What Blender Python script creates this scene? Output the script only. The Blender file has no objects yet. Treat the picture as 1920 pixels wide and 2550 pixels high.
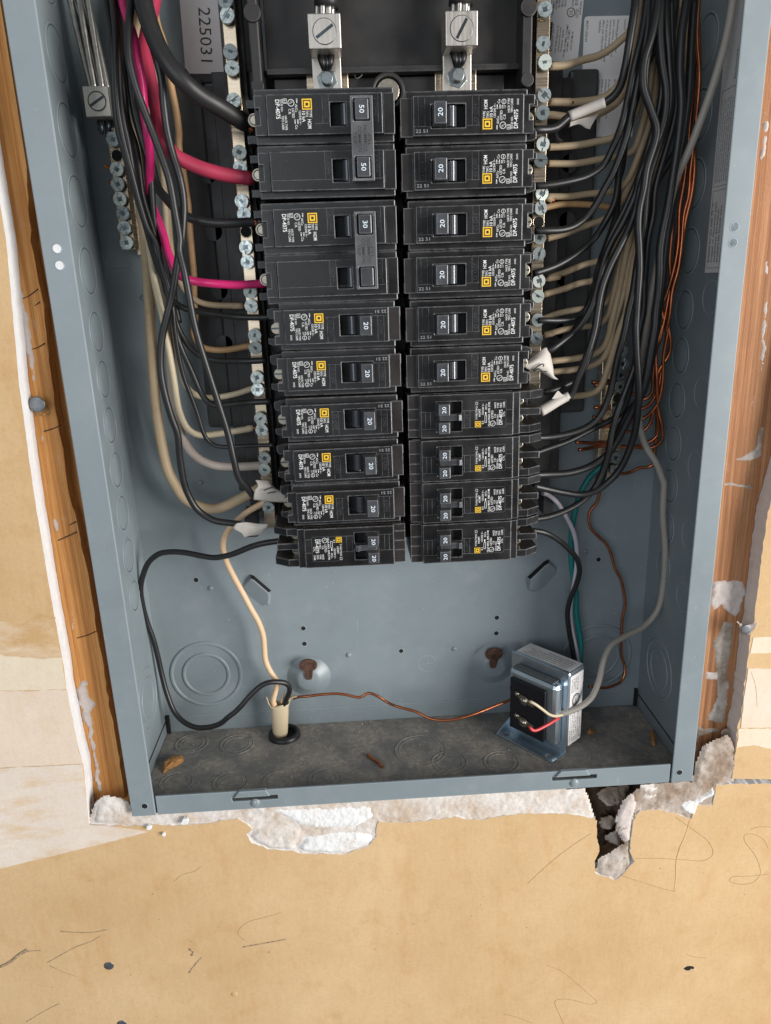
import bpy, math, random
from mathutils import Vector, Matrix, noise
from mathutils.geometry import tessellate_polygon

# All lengths below are millimetres (x right, y into the wall, z up); S turns them into metres.
S = 0.001
SC = bpy.context.scene
COL = SC.collection

# ---------------------------------------------------------------- camera
cd = bpy.data.cameras.new('camera')
cam = bpy.data.objects.new('camera', cd)
COL.objects.link(cam)
cr = Matrix(((0.998031,0.047383,-0.041090),(-0.053173,0.291855,-0.954983),(-0.033257,0.955288,0.293800)))
cam.matrix_world = Matrix.Translation(Vector((-30.73,-403.27,318.79)) * S) @ cr.to_4x4()
cd.sensor_fit = 'HORIZONTAL'
cd.sensor_width = 36.0
cd.lens = 1850.04 / 1920.0 * 36.0
cd.clip_start = 0.01
cd.clip_end = 20
SC.camera = cam

# ---------------------------------------------------------------- light
w = bpy.data.worlds.new('World')
SC.world = w
w.use_nodes = True
bg = w.node_tree.nodes['Background']
bg.inputs['Color'].default_value = (0.90, 0.94, 1.0, 1)
bg.inputs['Strength'].default_value = 0.19

def area(name, loc, target, sx, sy, power, col):
    ld = bpy.data.lights.new(name, 'AREA')
    ld.shape = 'RECTANGLE'
    ld.size, ld.size_y = sx, sy
    ld.energy = power
    ld.color = col
    o = bpy.data.objects.new(name, ld)
    COL.objects.link(o)
    o.location = loc
    d = Vector(target) - Vector(loc)
    o.rotation_euler = d.to_track_quat('-Z', 'Y').to_euler()
    return o
area('window_light', (1.75, -1.30, 0.28), (0, 0.05, 0.12), 1.0, 1.3, 66, (1.0, 0.98, 0.95))
area('door_light', (-0.9, -1.9, 0.55), (0, 0, 0.15), 1.4, 1.2, 12, (0.86, 0.93, 1.0))

vs = SC.view_settings
vs.view_transform = 'Standard'
vs.look = 'None'
vs.exposure = 0.16
vs.gamma = 1.0
vs.use_curve_mapping = False
try:
    SC.cycles.max_bounces = 8
    SC.cycles.use_denoising = True
except Exception:
    pass

# ---------------------------------------------------------------- materials
class NT:
    def __init__(self, name):
        self.m = bpy.data.materials.new(name)
        self.m.use_nodes = True
        self.t = self.m.node_tree
        self.b = self.t.nodes['Principled BSDF']
        self.tc = None
    def n(self, kind, **kw):
        nd = self.t.nodes.new(kind)
        for k, v in kw.items():
            if k in nd.inputs.keys() if not k.startswith('_') else False:
                nd.inputs[k].default_value = v
        return nd
    def link(self, a, b):
        self.t.links.new(a, b)
    def pos(self, scale=(1, 1, 1), world=True):
        if world:
            g = self.t.nodes.new('ShaderNodeNewGeometry')
            out = g.outputs['Position']
        else:
            g = self.t.nodes.new('ShaderNodeTexCoord')
            out = g.outputs['Object']
        mp = self.t.nodes.new('ShaderNodeMapping')
        mp.inputs['Scale'].default_value = scale
        self.link(out, mp.inputs['Vector'])
        return mp.outputs['Vector']
    def noise(self, vec, scale, detail=4, rough=0.55):
        nd = self.t.nodes.new('ShaderNodeTexNoise')
        nd.inputs['Scale'].default_value = scale
        nd.inputs['Detail'].default_value = detail
        nd.inputs['Roughness'].default_value = rough
        self.link(vec, nd.inputs['Vector'])
        return nd.outputs['Fac']
    def ramp(self, fac, stops):
        r = self.t.nodes.new('ShaderNodeValToRGB')
        el = r.color_ramp.elements
        el[0].position, el[0].color = stops[0][0], c4(stops[0][1])
        el[1].position, el[1].color = stops[-1][0], c4(stops[-1][1])
        for p, c in stops[1:-1]:
            e = el.new(p)
            e.color = c4(c)
        self.link(fac, r.inputs['Fac'])
        return r.outputs['Color']
    def mix(self, fac, a, b, mode='MIX'):
        x = self.t.nodes.new('ShaderNodeMix')
        x.data_type = 'RGBA'
        x.blend_type = mode
        for sock, v in ((x.inputs['Factor'], fac), (x.inputs[6], a), (x.inputs[7], b)):
            if hasattr(v, 'is_output'):
                self.link(v, sock)
            elif isinstance(v, (int, float)):
                sock.default_value = v
            else:
                sock.default_value = c4(v)
        return x.outputs[2]
    def bump(self, h, strength=0.3, dist=0.0004):
        b = self.t.nodes.new('ShaderNodeBump')
        b.inputs['Strength'].default_value = strength
        b.inputs['Distance'].default_value = dist
        self.link(h, b.inputs['Height'])
        self.link(b.outputs['Normal'], self.b.inputs['Normal'])
    def set(self, color=None, rough=None, metal=None, spec=None):
        for k, v in (('Base Color', color), ('Roughness', rough), ('Metallic', metal), ('Specular IOR Level', spec)):
            if v is None:
                continue
            if hasattr(v, 'is_output'):
                self.link(v, self.b.inputs[k])
            elif k == 'Base Color':
                self.b.inputs[k].default_value = c4(v)
            else:
                self.b.inputs[k].default_value = v
        return self.m

def c4(c):
    if isinstance(c, (int, float)):
        return (c, c, c, 1)
    return (c[0], c[1], c[2], 1)

def edge_mask(t, radius=0.0007, lo=0.004, hi=0.10):
    bv = t.t.nodes.new('ShaderNodeBevel')
    bv.samples = 4
    bv.inputs['Radius'].default_value = radius
    ge = t.t.nodes.new('ShaderNodeNewGeometry')
    dt = t.t.nodes.new('ShaderNodeVectorMath')
    dt.operation = 'DOT_PRODUCT'
    t.link(bv.outputs['Normal'], dt.inputs[0])
    t.link(ge.outputs['Normal'], dt.inputs[1])
    mr = t.t.nodes.new('ShaderNodeMapRange')
    mr.inputs['From Min'].default_value = 1 - lo
    mr.inputs['From Max'].default_value = 1 - hi
    t.link(dt.outputs['Value'], mr.inputs['Value'])
    return mr.outputs['Result']

def plain(name, col, rough=0.5, metal=0.0, var=0.12, scale=300, bump=0.0, spec=None):
    t = NT(name)
    v = t.pos()
    n = t.noise(v, scale)
    dark = tuple(c * (1 - var) for c in col)
    lite = tuple(min(1, c * (1 + var)) for c in col)
    colr = t.ramp(n, [(0.3, dark), (0.7, lite)])
    t.set(colr, rough, metal, spec)
    if bump:
        t.bump(t.noise(v, scale * 3), bump)
    return t.m

def plastic(name, col, rough, dust=(0.10, 0.095, 0.09), edge=(0.36, 0.36, 0.375), dustamt=0.22, edgeamt=1.0):
    t = NT(name)
    v = t.pos()
    n = t.noise(v, 900, 6, 0.7)
    big = t.noise(v, 60, 3)
    base = t.ramp(big, [(0.3, tuple(c * 0.75 for c in col)), (0.7, tuple(c * 1.35 for c in col))])
    sp = t.ramp(n, [(0.58, 0.0), (0.72, 1.0)])
    mlt = t.t.nodes.new('ShaderNodeMath')
    mlt.operation = 'MULTIPLY'
    mlt.inputs[1].default_value = dustamt
    t.link(sp, mlt.inputs[0])
    c1 = t.mix(mlt.outputs[0], base, dust)
    em = edge_mask(t)
    sc = t.noise(v, 240, 5, 0.75)
    scr = t.ramp(sc, [(0.30, 0.15), (0.58, 1.0)])
    m2 = t.t.nodes.new('ShaderNodeMath')
    m2.operation = 'MULTIPLY'
    t.link(em, m2.inputs[0])
    t.link(scr, m2.inputs[1])
    m3 = t.t.nodes.new('ShaderNodeMath')
    m3.operation = 'MULTIPLY'
    m3.inputs[1].default_value = edgeamt
    t.link(m2.outputs[0], m3.inputs[0])
    c2 = t.mix(m3.outputs[0], c1, edge)
    ge = t.t.nodes.new('ShaderNodeNewGeometry')
    sx = t.t.nodes.new('ShaderNodeSeparateXYZ')
    t.link(ge.outputs['Normal'], sx.inputs[0])
    upm = t.ramp(sx.outputs['Z'], [(0.55, 0.0), (0.9, 1.0)])
    dn = t.ramp(t.noise(v, 700, 5, 0.8), [(0.40, 0.10), (0.62, 1.0)])
    mu = t.t.nodes.new('ShaderNodeMath')
    mu.operation = 'MULTIPLY'
    t.link(upm, mu.inputs[0])
    t.link(dn, mu.inputs[1])
    mu2 = t.t.nodes.new('ShaderNodeMath')
    mu2.operation = 'MULTIPLY'
    mu2.inputs[1].default_value = 0.55
    t.link(mu.outputs[0], mu2.inputs[0])
    c2 = t.mix(mu2.outputs[0], c2, (0.17, 0.145, 0.12))
    rr = t.ramp(big, [(0.3, rough - 0.08), (0.7, rough + 0.12)])
    t.set(c2, rr)
    t.bump(n, 0.12, 0.0002)
    return t.m

def brushed(name, col, rough=0.3, axis=2, var=0.2):
    t = NT(name)
    sc = [900, 900, 900]
    sc[axis] = 40
    v = t.pos(tuple(sc))
    n = t.noise(v, 1.0, 4, 0.6)
    c = t.ramp(n, [(0.25, tuple(x * (1 - var) for x in col)), (0.75, tuple(min(1, x * (1 + var)) for x in col))])
    r = t.ramp(n, [(0.2, rough - 0.08), (0.8, rough + 0.12)])
    t.set(c, r, 1.0)
    t.bump(n, 0.1, 0.0001)
    return t.m

def paint_mat(name, dusty=False):
    t = NT(name)
    v = t.pos()
    fine = t.noise(v, 1400, 3)
    big = t.noise(v, 14, 4)
    c = t.ramp(big, [(0.3, (0.205, 0.243, 0.262)), (0.7, (0.236, 0.278, 0.297))])
    spk = t.ramp(t.noise(v, 420, 2, 0.4), [(0.74, 0.0), (0.78, 1.0)])
    c = t.mix(spk, c, (0.36, 0.40, 0.41))
    if dusty:
        d1 = t.ramp(t.noise(v, 38, 6, 0.65), [(0.42, 0.0), (0.58, 1.0)])
        d2 = t.ramp(t.noise(v, 330, 6, 0.75), [(0.25, (0.21, 0.187, 0.163)), (0.55, (0.35, 0.312, 0.27)), (0.75, (0.58, 0.515, 0.44))])
        dk = t.mix(0.35, (0.13, 0.14, 0.145), d2)
        c = t.mix(d1, dk, d2)
        wspk = t.ramp(t.noise(v, 650, 2, 0.5), [(0.76, 0.0), (0.80, 0.7)])
        c = t.mix(wspk, c, (0.42, 0.37, 0.31))
        t.set(c, 0.85)
        t.bump(t.noise(v, 500, 6, 0.7), 0.5, 0.0008)
    else:
        sm = t.noise(v, 45, 7, 0.7)
        c = t.mix(t.ramp(sm, [(0.50, 0.0), (0.75, 0.28)]), c, (0.34, 0.35, 0.345))
        c = t.mix(t.ramp(t.noise(v, 26, 6, 0.7), [(0.52, 0.0), (0.72, 0.30)]), c, (0.175, 0.195, 0.20))
        scr = t.noise(t.pos((700, 700, 45)), 1.0, 3, 0.5)
        c = t.mix(t.ramp(scr, [(0.72, 0.0), (0.76, 0.5)]), c, (0.40, 0.43, 0.44))
        em = edge_mask(t, 0.0006)
        c = t.mix(em, c, (0.36, 0.41, 0.43))
        t.set(c, t.ramp(sm, [(0.3, 0.30), (0.75, 0.50)]))
        t.bump(fine, 0.05, 0.0002)
    return t.m

def wood_mat(name, dark, mid, lite, dusty=0.6):
    t = NT(name)
    warp = t.noise(t.pos((22, 22, 3.0)), 1.0, 3, 0.5)
    mp = t.t.nodes.new('ShaderNodeVectorMath')
    mp.operation = 'MULTIPLY_ADD'
    cv = t.t.nodes.new('ShaderNodeCombineXYZ')
    t.link(warp, cv.inputs[0])
    mp.inputs[1].default_value = (3.2, 0, 0)
    t.link(cv.outputs[0], mp.inputs[0])
    t.link(t.pos((330, 60, 1.6)), mp.inputs[2])
    rings = t.noise(mp.outputs[0], 1.3, 5, 0.55)
    c = t.ramp(rings, [(0.30, dark), (0.46, mid), (0.56, lite), (0.66, mid), (0.74, dark)])
    fib = t.noise(t.pos((1300, 900, 26)), 1.0, 5, 0.75)
    c = t.mix(t.ramp(fib, [(0.25, 0.55), (0.55, 0.0)]), c, tuple(x * 0.55 for x in dark))
    c = t.mix(t.ramp(fib, [(0.55, 0.0), (0.85, 0.4)]), c, tuple(min(1, x * 1.25) for x in lite))
    big = t.noise(t.pos((30, 30, 10)), 1.0, 5, 0.6)
    c = t.mix(t.ramp(big, [(0.45, 0.0), (0.8, 0.6)]), c, tuple(x * 0.6 for x in dark))
    dz = t.ramp(t.noise(t.pos((170, 170, 60)), 1.0, 6, 0.8), [(0.60, 0.0), (0.74, dusty)])
    c = t.mix(dz, c, (0.60, 0.49, 0.41))
    t.set(c, 0.72)
    t.bump(fib, 0.5, 0.0012)
    return t.m

def paper_mat(name, base, lite, stain, smear=None):
    t = NT(name)
    v = t.pos()
    big = t.noise(v, 9, 6, 0.6)
    fib = t.noise(v, 620, 5, 0.75)
    mid = t.noise(v, 55, 5, 0.65)
    c = t.ramp(big, [(0.28, base), (0.72, lite)])
    c = t.mix(t.ramp(mid, [(0.55, 0.0), (0.76, 0.45)]), c, stain)
    c = t.mix(t.ramp(fib, [(0.30, 0.26), (0.56, 0.0)]), c, tuple(x * 0.66 for x in base))
    rib = t.noise(t.pos((420, 420, 70)), 1.0, 5, 0.7)
    c = t.mix(t.ramp(rib, [(0.42, 0.0), (0.72, 0.18)]), c, tuple(min(1, x * 1.10) for x in lite))
    c = t.mix(t.ramp(t.noise(v, 22, 7, 0.7), [(0.55, 0.0), (0.72, 0.40)]), c, tuple(x * k for x, k in zip(lite, (1.06, 1.06, 1.08))))
    c = t.mix(t.ramp(t.noise(v, 260, 4, 0.8), [(0.68, 0.0), (0.76, 0.55)]), c, tuple(min(1, x * 1.25) for x in lite))
    if smear:
        sm = t.noise(t.pos((1, 1, 3)), 30, 8, 0.7)
        c = t.mix(t.ramp(sm, [(smear[0], 0.0), (smear[1], 0.8)]), c, smear[2])
    drip = t.noise(t.pos((60, 60, 14)), 1.0, 6, 0.65)
    c = t.mix(t.ramp(drip, [(0.57, 0.0), (0.74, 0.30)]), c, tuple(x * k for x, k in zip(stain, (1.0, 0.86, 0.7))))
    t.set(c, 0.92, spec=0.15)
    t.bump(t.noise(v, 800, 6, 0.8), 0.22, 0.0005)
    return t.m

def gypsum_mat(name, a, b, dirt, lo=0.5, hi=0.72):
    t = NT(name)
    v = t.pos()
    n = t.noise(v, 160, 8, 0.7)
    c = t.ramp(n, [(0.3, a), (0.7, b)])
    dn = t.noise(v, 42, 7, 0.7)
    c = t.mix(t.ramp(dn, [(lo, 0.0), (hi, 0.85)]), c, dirt)
    t.set(c, 0.95, spec=0.1)
    t.bump(t.noise(v, 520, 9, 0.75), 0.5, 0.0012)
    return t.m

M = {}
M['paint'] = paint_mat('grey_enamel')
M['floor'] = paint_mat('dusty_enamel', True)
M['black'] = plastic('black_phenolic', (0.0078, 0.0074, 0.0076), 0.31)
M['brown'] = plastic('brown_black_phenolic', (0.017, 0.0125, 0.011), 0.38)
M['handle'] = plastic('handle_plastic', (0.050, 0.052, 0.057), 0.22, edgeamt=0.6)
M['hub'] = plain('polished_hub', (0.10, 0.105, 0.115), 0.16, 0.35, 0.1, 200)
M['groove_shade'] = plain('knockout_groove_shade', (0.10, 0.118, 0.125), 0.6)  # darkened enamel, painted shadow of the gap round each knockout
M['tie'] = plastic('tie_plastic', (0.075, 0.078, 0.082), 0.42)
M['base'] = plastic('base_plastic', (0.020, 0.018, 0.017), 0.45, edgeamt=0.25, dustamt=0.15)
M['pan'] = plastic('dark_grey_plastic', (0.052, 0.052, 0.050), 0.55, edgeamt=0.2, dustamt=0.1)
M['void'] = plain('dark_opening', (0.006, 0.006, 0.006), 0.8)
M['stickerblack'] = plain('black_label', (0.006, 0.0055, 0.0055), 0.38, var=0.2)
M['ink_white'] = plain('white_ink', (0.82, 0.82, 0.80), 0.5, var=0.06)
M['ink_blue'] = plain('pale_ink', (0.72, 0.80, 0.88), 0.5, var=0.05)
M['ink_grey'] = plain('grey_ink', (0.33, 0.34, 0.35), 0.5)
M['ink_black'] = plain('black_ink', (0.03, 0.028, 0.028), 0.6)
M['pencil'] = plain('pencil', (0.36, 0.235, 0.12), 0.9, var=0.4, scale=900)
M['scuff'] = plain('dark_scuff', (0.37, 0.27, 0.165), 0.9, var=0.5, scale=900)
M['yellow'] = plain('yellow_ink', (0.82, 0.50, 0.03), 0.5, var=0.05)
M['tin'] = brushed('tinned_bar', (0.56, 0.455, 0.335), 0.24, 0)
M['alu'] = brushed('aluminium_lug', (0.66, 0.61, 0.55), 0.40, 2, 0.1)
M['steel'] = plain('zinc_screw', (0.44, 0.485, 0.47), 0.36, 1.0, 0.3, 400)
def tarnish(name, a, b, rough):
    t = NT(name)
    oi = t.t.nodes.new('ShaderNodeObjectInfo')
    c = t.ramp(oi.outputs['Random'], [(0.0, a), (0.5, tuple((x + y) / 2 for x, y in zip(a, b))), (1.0, b)])
    n = t.noise(t.pos(), 420, 5, 0.7)
    c = t.mix(t.ramp(n, [(0.45, 0.0), (0.7, 0.7)]), c, tuple(x * 0.45 for x in b))
    t.set(c, t.ramp(n, [(0.3, rough - 0.06), (0.7, rough + 0.18)]), 1.0)
    return t.m
M['steel'] = tarnish('zinc_screw', (0.56, 0.60, 0.56), (0.30, 0.335, 0.34), 0.33)
M['slot'] = plain('screw_recess', (0.10, 0.12, 0.13), 0.35, 1.0, 0.3, 500)
M['nickel'] = plain('nickel_screw', (0.40, 0.355, 0.285), 0.36, 1.0, 0.15, 500)
M['strand'] = plain('aluminium_strand', (0.52, 0.50, 0.46), 0.35, 1.0, 0.2, 300)
M['copper'] = plain('bare_copper', (0.52, 0.175, 0.08), 0.36, 1.0, 0.28, 120)
M['zinc'] = plain('zinc_shell', (0.60, 0.69, 0.76), 0.29, 0.95, 0.12, 90)
M['core'] = plain('lamination', (0.16, 0.17, 0.17), 0.6, 0.6, 0.5, 1500, 0.4)
M['board'] = plain('terminal_board', (0.010, 0.010, 0.013), 0.45)
M['sticker'] = plain('paper_label', (0.88, 0.845, 0.83), 0.55, var=0.05, scale=60)
M['sticker_grey'] = plain('foil_label', (0.74, 0.72, 0.70), 0.45, var=0.08, scale=60)
M['tape'] = plain('cloth_tape', (0.58, 0.53, 0.475), 0.6, var=0.07, scale=200, bump=0.15)
M['rust'] = plain('rusty_opening', (0.075, 0.036, 0.022), 0.9, var=0.6, scale=350, bump=0.5)
def wire_mat(name, col, rough=0.33, dirt=0.35, dirtcol=(0.25, 0.17, 0.10), lo=0.55):
    t = NT(name)
    v = t.pos()
    n = t.noise(v, 75, 6, 0.7)
    c = t.mix(t.ramp(n, [(lo, 0.0), (0.8, dirt)]), col, dirtcol)
    t.set(c, rough)
    t.bump(t.noise(v, 260, 3), 0.10, 0.0005)
    return t.m
M['w_black'] = wire_mat('black_insulation', (0.0145, 0.014, 0.0142), 0.40, 0.22, (0.07, 0.065, 0.06))
M['w_blackmatte'] = wire_mat('thick_black_insulation', (0.017, 0.016, 0.016), 0.46, 0.4, (0.09, 0.085, 0.08))
M['w_beige'] = wire_mat('beige_insulation', (0.46, 0.345, 0.215), 0.5, 0.55, (0.24, 0.13, 0.055))
M['w_tan'] = wire_mat('tan_insulation', (0.44, 0.26, 0.12), 0.5, 0.6, (0.30, 0.13, 0.04))
M['w_cream'] = wire_mat('cream_insulation', (0.60, 0.50, 0.34), 0.45, 0.3, (0.42, 0.30, 0.17))
M['w_peach'] = wire_mat('peach_insulation', (0.72, 0.50, 0.31), 0.45, 0.3, (0.55, 0.33, 0.17))
M['w_pinkgrey'] = wire_mat('pinkish_insulation', (0.50, 0.42, 0.36), 0.5, 0.3)
M['w_pink'] = wire_mat('pink_insulation', (0.54, 0.02, 0.135), 0.28, 0.25, (0.40, 0.02, 0.10))
M['w_red'] = wire_mat('red_insulation', (0.38, 0.032, 0.07), 0.46, 0.4, (0.28, 0.02, 0.05))
M['w_teal'] = wire_mat('green_insulation', (0.006, 0.17, 0.165), 0.35, 0.2, (0.004, 0.10, 0.09))
M['w_lilac'] = wire_mat('white_insulation', (0.60, 0.54, 0.60), 0.4, 0.15)
M['w_grey'] = wire_mat('grey_jacket', (0.34, 0.31, 0.27), 0.45, 0.3)
M['w_darkgrey'] = wire_mat('dark_grey_jacket', (0.15, 0.14, 0.13), 0.45, 0.3)
M['w_scarlet'] = wire_mat('scarlet_insulation', (0.60, 0.05, 0.06), 0.4, 0.2)
M['sheath'] = wire_mat('cable_sheath', (0.58, 0.47, 0.31), 0.55, 0.75, (0.30, 0.25, 0.19), 0.5)
M['rubber'] = plain('black_bushing', (0.012, 0.012, 0.013), 0.42)
M['wood'] = wood_mat('fir_stud', (0.50, 0.185, 0.038), (0.72, 0.31, 0.080), (0.82, 0.42, 0.14), 0.5)
M['wood2'] = wood_mat('weathered_stud', (0.29, 0.115, 0.045), (0.46, 0.20, 0.082), (0.55, 0.275, 0.13), 0.75)
M['paper'] = paper_mat('tan_drywall_paper', (0.545, 0.352, 0.175), (0.685, 0.48, 0.27), (0.50, 0.28, 0.11))
M['paper2'] = paper_mat('tan_drywall_paper_smeared', (0.53, 0.33, 0.15), (0.62, 0.415, 0.215), (0.50, 0.29, 0.12), (0.40, 0.72, (0.78, 0.66, 0.53)))
M['mud1'] = paper_mat('cream_joint_compound', (0.70, 0.59, 0.445), (0.77, 0.67, 0.525), (0.66, 0.51, 0.34))
M['mud2'] = paper_mat('pinkish_joint_compound', (0.71, 0.56, 0.43), (0.77, 0.64, 0.52), (0.66, 0.48, 0.33))
M['mud3'] = paper_mat('chalky_joint_compound', (0.69, 0.585, 0.495), (0.77, 0.68, 0.59), (0.65, 0.50, 0.36), (0.50, 0.68, (0.66, 0.46, 0.27)))
M['gyp'] = gypsum_mat('gypsum_core', (0.64, 0.575, 0.515), (0.80, 0.76, 0.72), (0.50, 0.36, 0.25), 0.45, 0.68)
M['gypwhite'] = gypsum_mat('clean_gypsum', (0.78, 0.765, 0.75), (0.88, 0.88, 0.88), (0.64, 0.56, 0.47), 0.50, 0.75)
M['gypdirty'] = gypsum_mat('dirty_gypsum', (0.44, 0.37, 0.315), (0.64, 0.575, 0.52), (0.27, 0.185, 0.125), 0.42, 0.62)
M['gypedge'] = gypsum_mat('gypsum_edge', (0.76, 0.75, 0.75), (0.86, 0.86, 0.86), (0.70, 0.64, 0.58), 0.60, 0.85)
M['gypedge2'] = gypsum_mat('pink_plaster_shaded_edge', (0.60, 0.52, 0.48), (0.68, 0.60, 0.56), (0.45, 0.36, 0.29), 0.58, 0.8)  # pinkish plaster; also paints shade into the right drywall's cut edge
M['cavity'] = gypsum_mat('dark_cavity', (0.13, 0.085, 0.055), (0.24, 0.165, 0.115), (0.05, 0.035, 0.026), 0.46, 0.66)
M['chip'] = plain('wood_chip', (0.42, 0.21, 0.07), 0.85, var=0.4, scale=500, bump=0.5)
M['nail'] = plain('nail_head', (0.20, 0.21, 0.22), 0.42, 0.8, 0.3, 300)
M['crumb'] = plain('crumb', (0.50, 0.44, 0.37), 0.9, var=0.15, scale=500)

# ---------------------------------------------------------------- mesh helpers
class MB:
    def __init__(self):
        self.v = []
        self.f = []
        self.mi = []
        self.sm = []
    def add(self, vs, fs, mi=0, smooth=False):
        o = len(self.v)
        self.v.extend([tuple(p) for p in vs])
        for f in fs:
            self.f.append([i + o for i in f])
            self.mi.append(mi)
            self.sm.append(smooth)
    def box(self, x0, x1, y0, y1, z0, z1, mi=0):
        vs = [(x0, y0, z0), (x1, y0, z0), (x1, y1, z0), (x0, y1, z0), (x0, y0, z1), (x1, y0, z1), (x1, y1, z1), (x0, y1, z1)]
        self.add(vs, [(0, 3, 2, 1), (4, 5, 6, 7), (0, 1, 5, 4), (1, 2, 6, 5), (2, 3, 7, 6), (3, 0, 4, 7)], mi)
    def prism(self, poly, y0, y1, mi=0):
        """poly: (x, z) outline, extruded from y0 to y1"""
        n = len(poly)
        a = sum(poly[i][0] * poly[(i + 1) % n][1] - poly[(i + 1) % n][0] * poly[i][1] for i in range(n))
        if a < 0:
            poly = poly[::-1]
        vs = [(p[0], y0, p[1]) for p in poly] + [(p[0], y1, p[1]) for p in poly]
        tri = tessellate_polygon([[Vector((p[0], p[1], 0)) for p in poly]])
        fs = []
        for t in tri:
            A, B, Cc = [poly[i] for i in t]
            ar = (B[0] - A[0]) * (Cc[1] - A[1]) - (Cc[0] - A[0]) * (B[1] - A[1])
            t = tuple(t) if ar > 0 else tuple(t)[::-1]
            fs.append(t)
            fs.append(tuple(i + n for i in t[::-1]))
        if n <= 8:
            fs = [tuple(range(n)), tuple(range(2 * n - 1, n - 1, -1))] if convex(poly) else fs
        for i in range(n):
            j = (i + 1) % n
            fs.append((i, i + n, j + n, j))
        self.add(vs, fs, mi)
    def wedge(self, poly, z0, z1, mi=0):
        """poly: (x, y) outline, extruded from z0 to z1"""
        t = MB()
        t.prism(poly, z0, z1, mi)
        self.add([(x, z, y) for x, y, z in t.v], [tuple(f)[::-1] for f in t.f], mi)
    def cyl(self, c, d, r, h, n=16, mi=0, r2=None, smooth=True):
        c = Vector(c)
        d = Vector(d).normalized()
        a = d.orthogonal().normalized()
        b = d.cross(a)
        r2 = r if r2 is None else r2
        vs = []
        for k, rr in ((0, r), (h, r2)):
            for i in range(n):
                t = 2 * math.pi * i / n
                vs.append(c + d * k + (a * math.cos(t) + b * math.sin(t)) * rr)
        self.add(vs, [tuple(range(n - 1, -1, -1)), tuple(range(n, 2 * n))], mi)
        o = len(self.v) - 2 * n
        for i in range(n):
            j = (i + 1) % n
            self.f.append([o + i, o + j, o + n + j, o + n + i])
            self.mi.append(mi)
            self.sm.append(smooth)
    def torus(self, c, d, R, r, n=36, k=8, squash=1.0, mi=0):
        c = Vector(c)
        d = Vector(d).normalized()
        a = d.orthogonal().normalized()
        b = d.cross(a)
        vs = []
        for i in range(n):
            t = 2 * math.pi * i / n
            e = a * math.cos(t) + b * math.sin(t)
            for j in range(k):
                s = 2 * math.pi * j / k
                vs.append(c + e * (R + r * math.cos(s)) + d * (r * squash * math.sin(s)))
        fs = []
        for i in range(n):
            for j in range(k):
                fs.append((i * k + j, ((i + 1) % n) * k + j, ((i + 1) % n) * k + (j + 1) % k, i * k + (j + 1) % k))
        self.add(vs, fs, mi, True)
    def lathe(self, c, d, prof, n=32, mi=0, smooth=True):
        """prof: (radius, height along d)"""
        c = Vector(c)
        d = Vector(d).normalized()
        a = d.orthogonal().normalized()
        b = d.cross(a)
        vs = []
        for rr, h in prof:
            for i in range(n):
                t = 2 * math.pi * i / n
                vs.append(c + d * h + (a * math.cos(t) + b * math.sin(t)) * max(rr, 1e-3))
        fs = []
        for k in range(len(prof) - 1):
            for i in range(n):
                j = (i + 1) % n
                fs.append((k * n + i, k * n + j, (k + 1) * n + j, (k + 1) * n + i))
        self.add(vs, fs, mi, smooth)
    def tube(self, pts, r, n=12, step=2.2, mi=0, caps=True, rend=None, wob=0.0, seed=0):
        P = spline(pts, step)
        if wob:
            P = [p + Vector((noise.noise(Vector((i * 0.07, seed, 0))), noise.noise(Vector((i * 0.07, seed, 5))), noise.noise(Vector((i * 0.07, seed, 9))))) * wob for i, p in enumerate(P)]
        vs = []
        T0 = (P[1] - P[0]).normalized()
        a = T0.orthogonal().normalized()
        m = len(P)
        for i, p in enumerate(P):
            T = (P[min(i + 1, m - 1)] - P[max(i - 1, 0)]).normalized()
            a = (a - T * a.dot(T)).normalized()
            b = T.cross(a)
            rr = r if rend is None else r + (rend - r) * i / (m - 1)
            for k in range(n):
                t = 2 * math.pi * k / n
                vs.append(p + (a * math.cos(t) + b * math.sin(t)) * rr)
        fs = []
        for i in range(m - 1):
            for k in range(n):
                l = (k + 1) % n
                fs.append((i * n + k, i * n + l, (i + 1) * n + l, (i + 1) * n + k))
        self.add(vs, fs, mi, True)
        if caps:
            o = len(self.v) - len(vs)
            self.f.append([o + k for k in range(n - 1, -1, -1)])
            self.f.append([o + (m - 1) * n + k for k in range(n)])
            self.mi += [mi, mi]
            self.sm += [False, False]
    def text(self, s, cap, o, ex=(1, 0, 0), ey=(0, 0, 1), align='L', width=None, mi=0, bold=0.0):
        vs, fs, wd = text_geo(s, bold)
        ex = Vector(ex).normalized()
        ey = Vector(ey).normalized()
        k = cap / CAP
        kx = k if width is None else width / wd
        off = {'L': 0, 'C': -wd / 2, 'R': -wd}[align]
        o = Vector(o)
        self.add([o + ex * ((x + off) * kx) + ey * (y * k) for x, y in vs], fs, mi)
    def build(self, name, mats, parent=None, bevel=0, seg=2, label=None):
        me = bpy.data.meshes.new(name)
        me.from_pydata([(p[0] * S, p[1] * S, p[2] * S) for p in self.v], [], self.f)
        if isinstance(mats, str):
            mats = [mats]
        for m in mats:
            me.materials.append(M[m])
        me.polygons.foreach_set('material_index', self.mi)
        me.polygons.foreach_set('use_smooth', self.sm)
        me.update()
        o = bpy.data.objects.new(name, me)
        COL.objects.link(o)
        if parent is not None:
            o.parent = parent
        if bevel:
            bm = o.modifiers.new('bevel', 'BEVEL')
            bm.width = bevel * S
            bm.segments = seg
            bm.limit_method = 'ANGLE'
            bm.angle_limit = math.radians(40)
        if label:
            o['label'] = label
        return o

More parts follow.
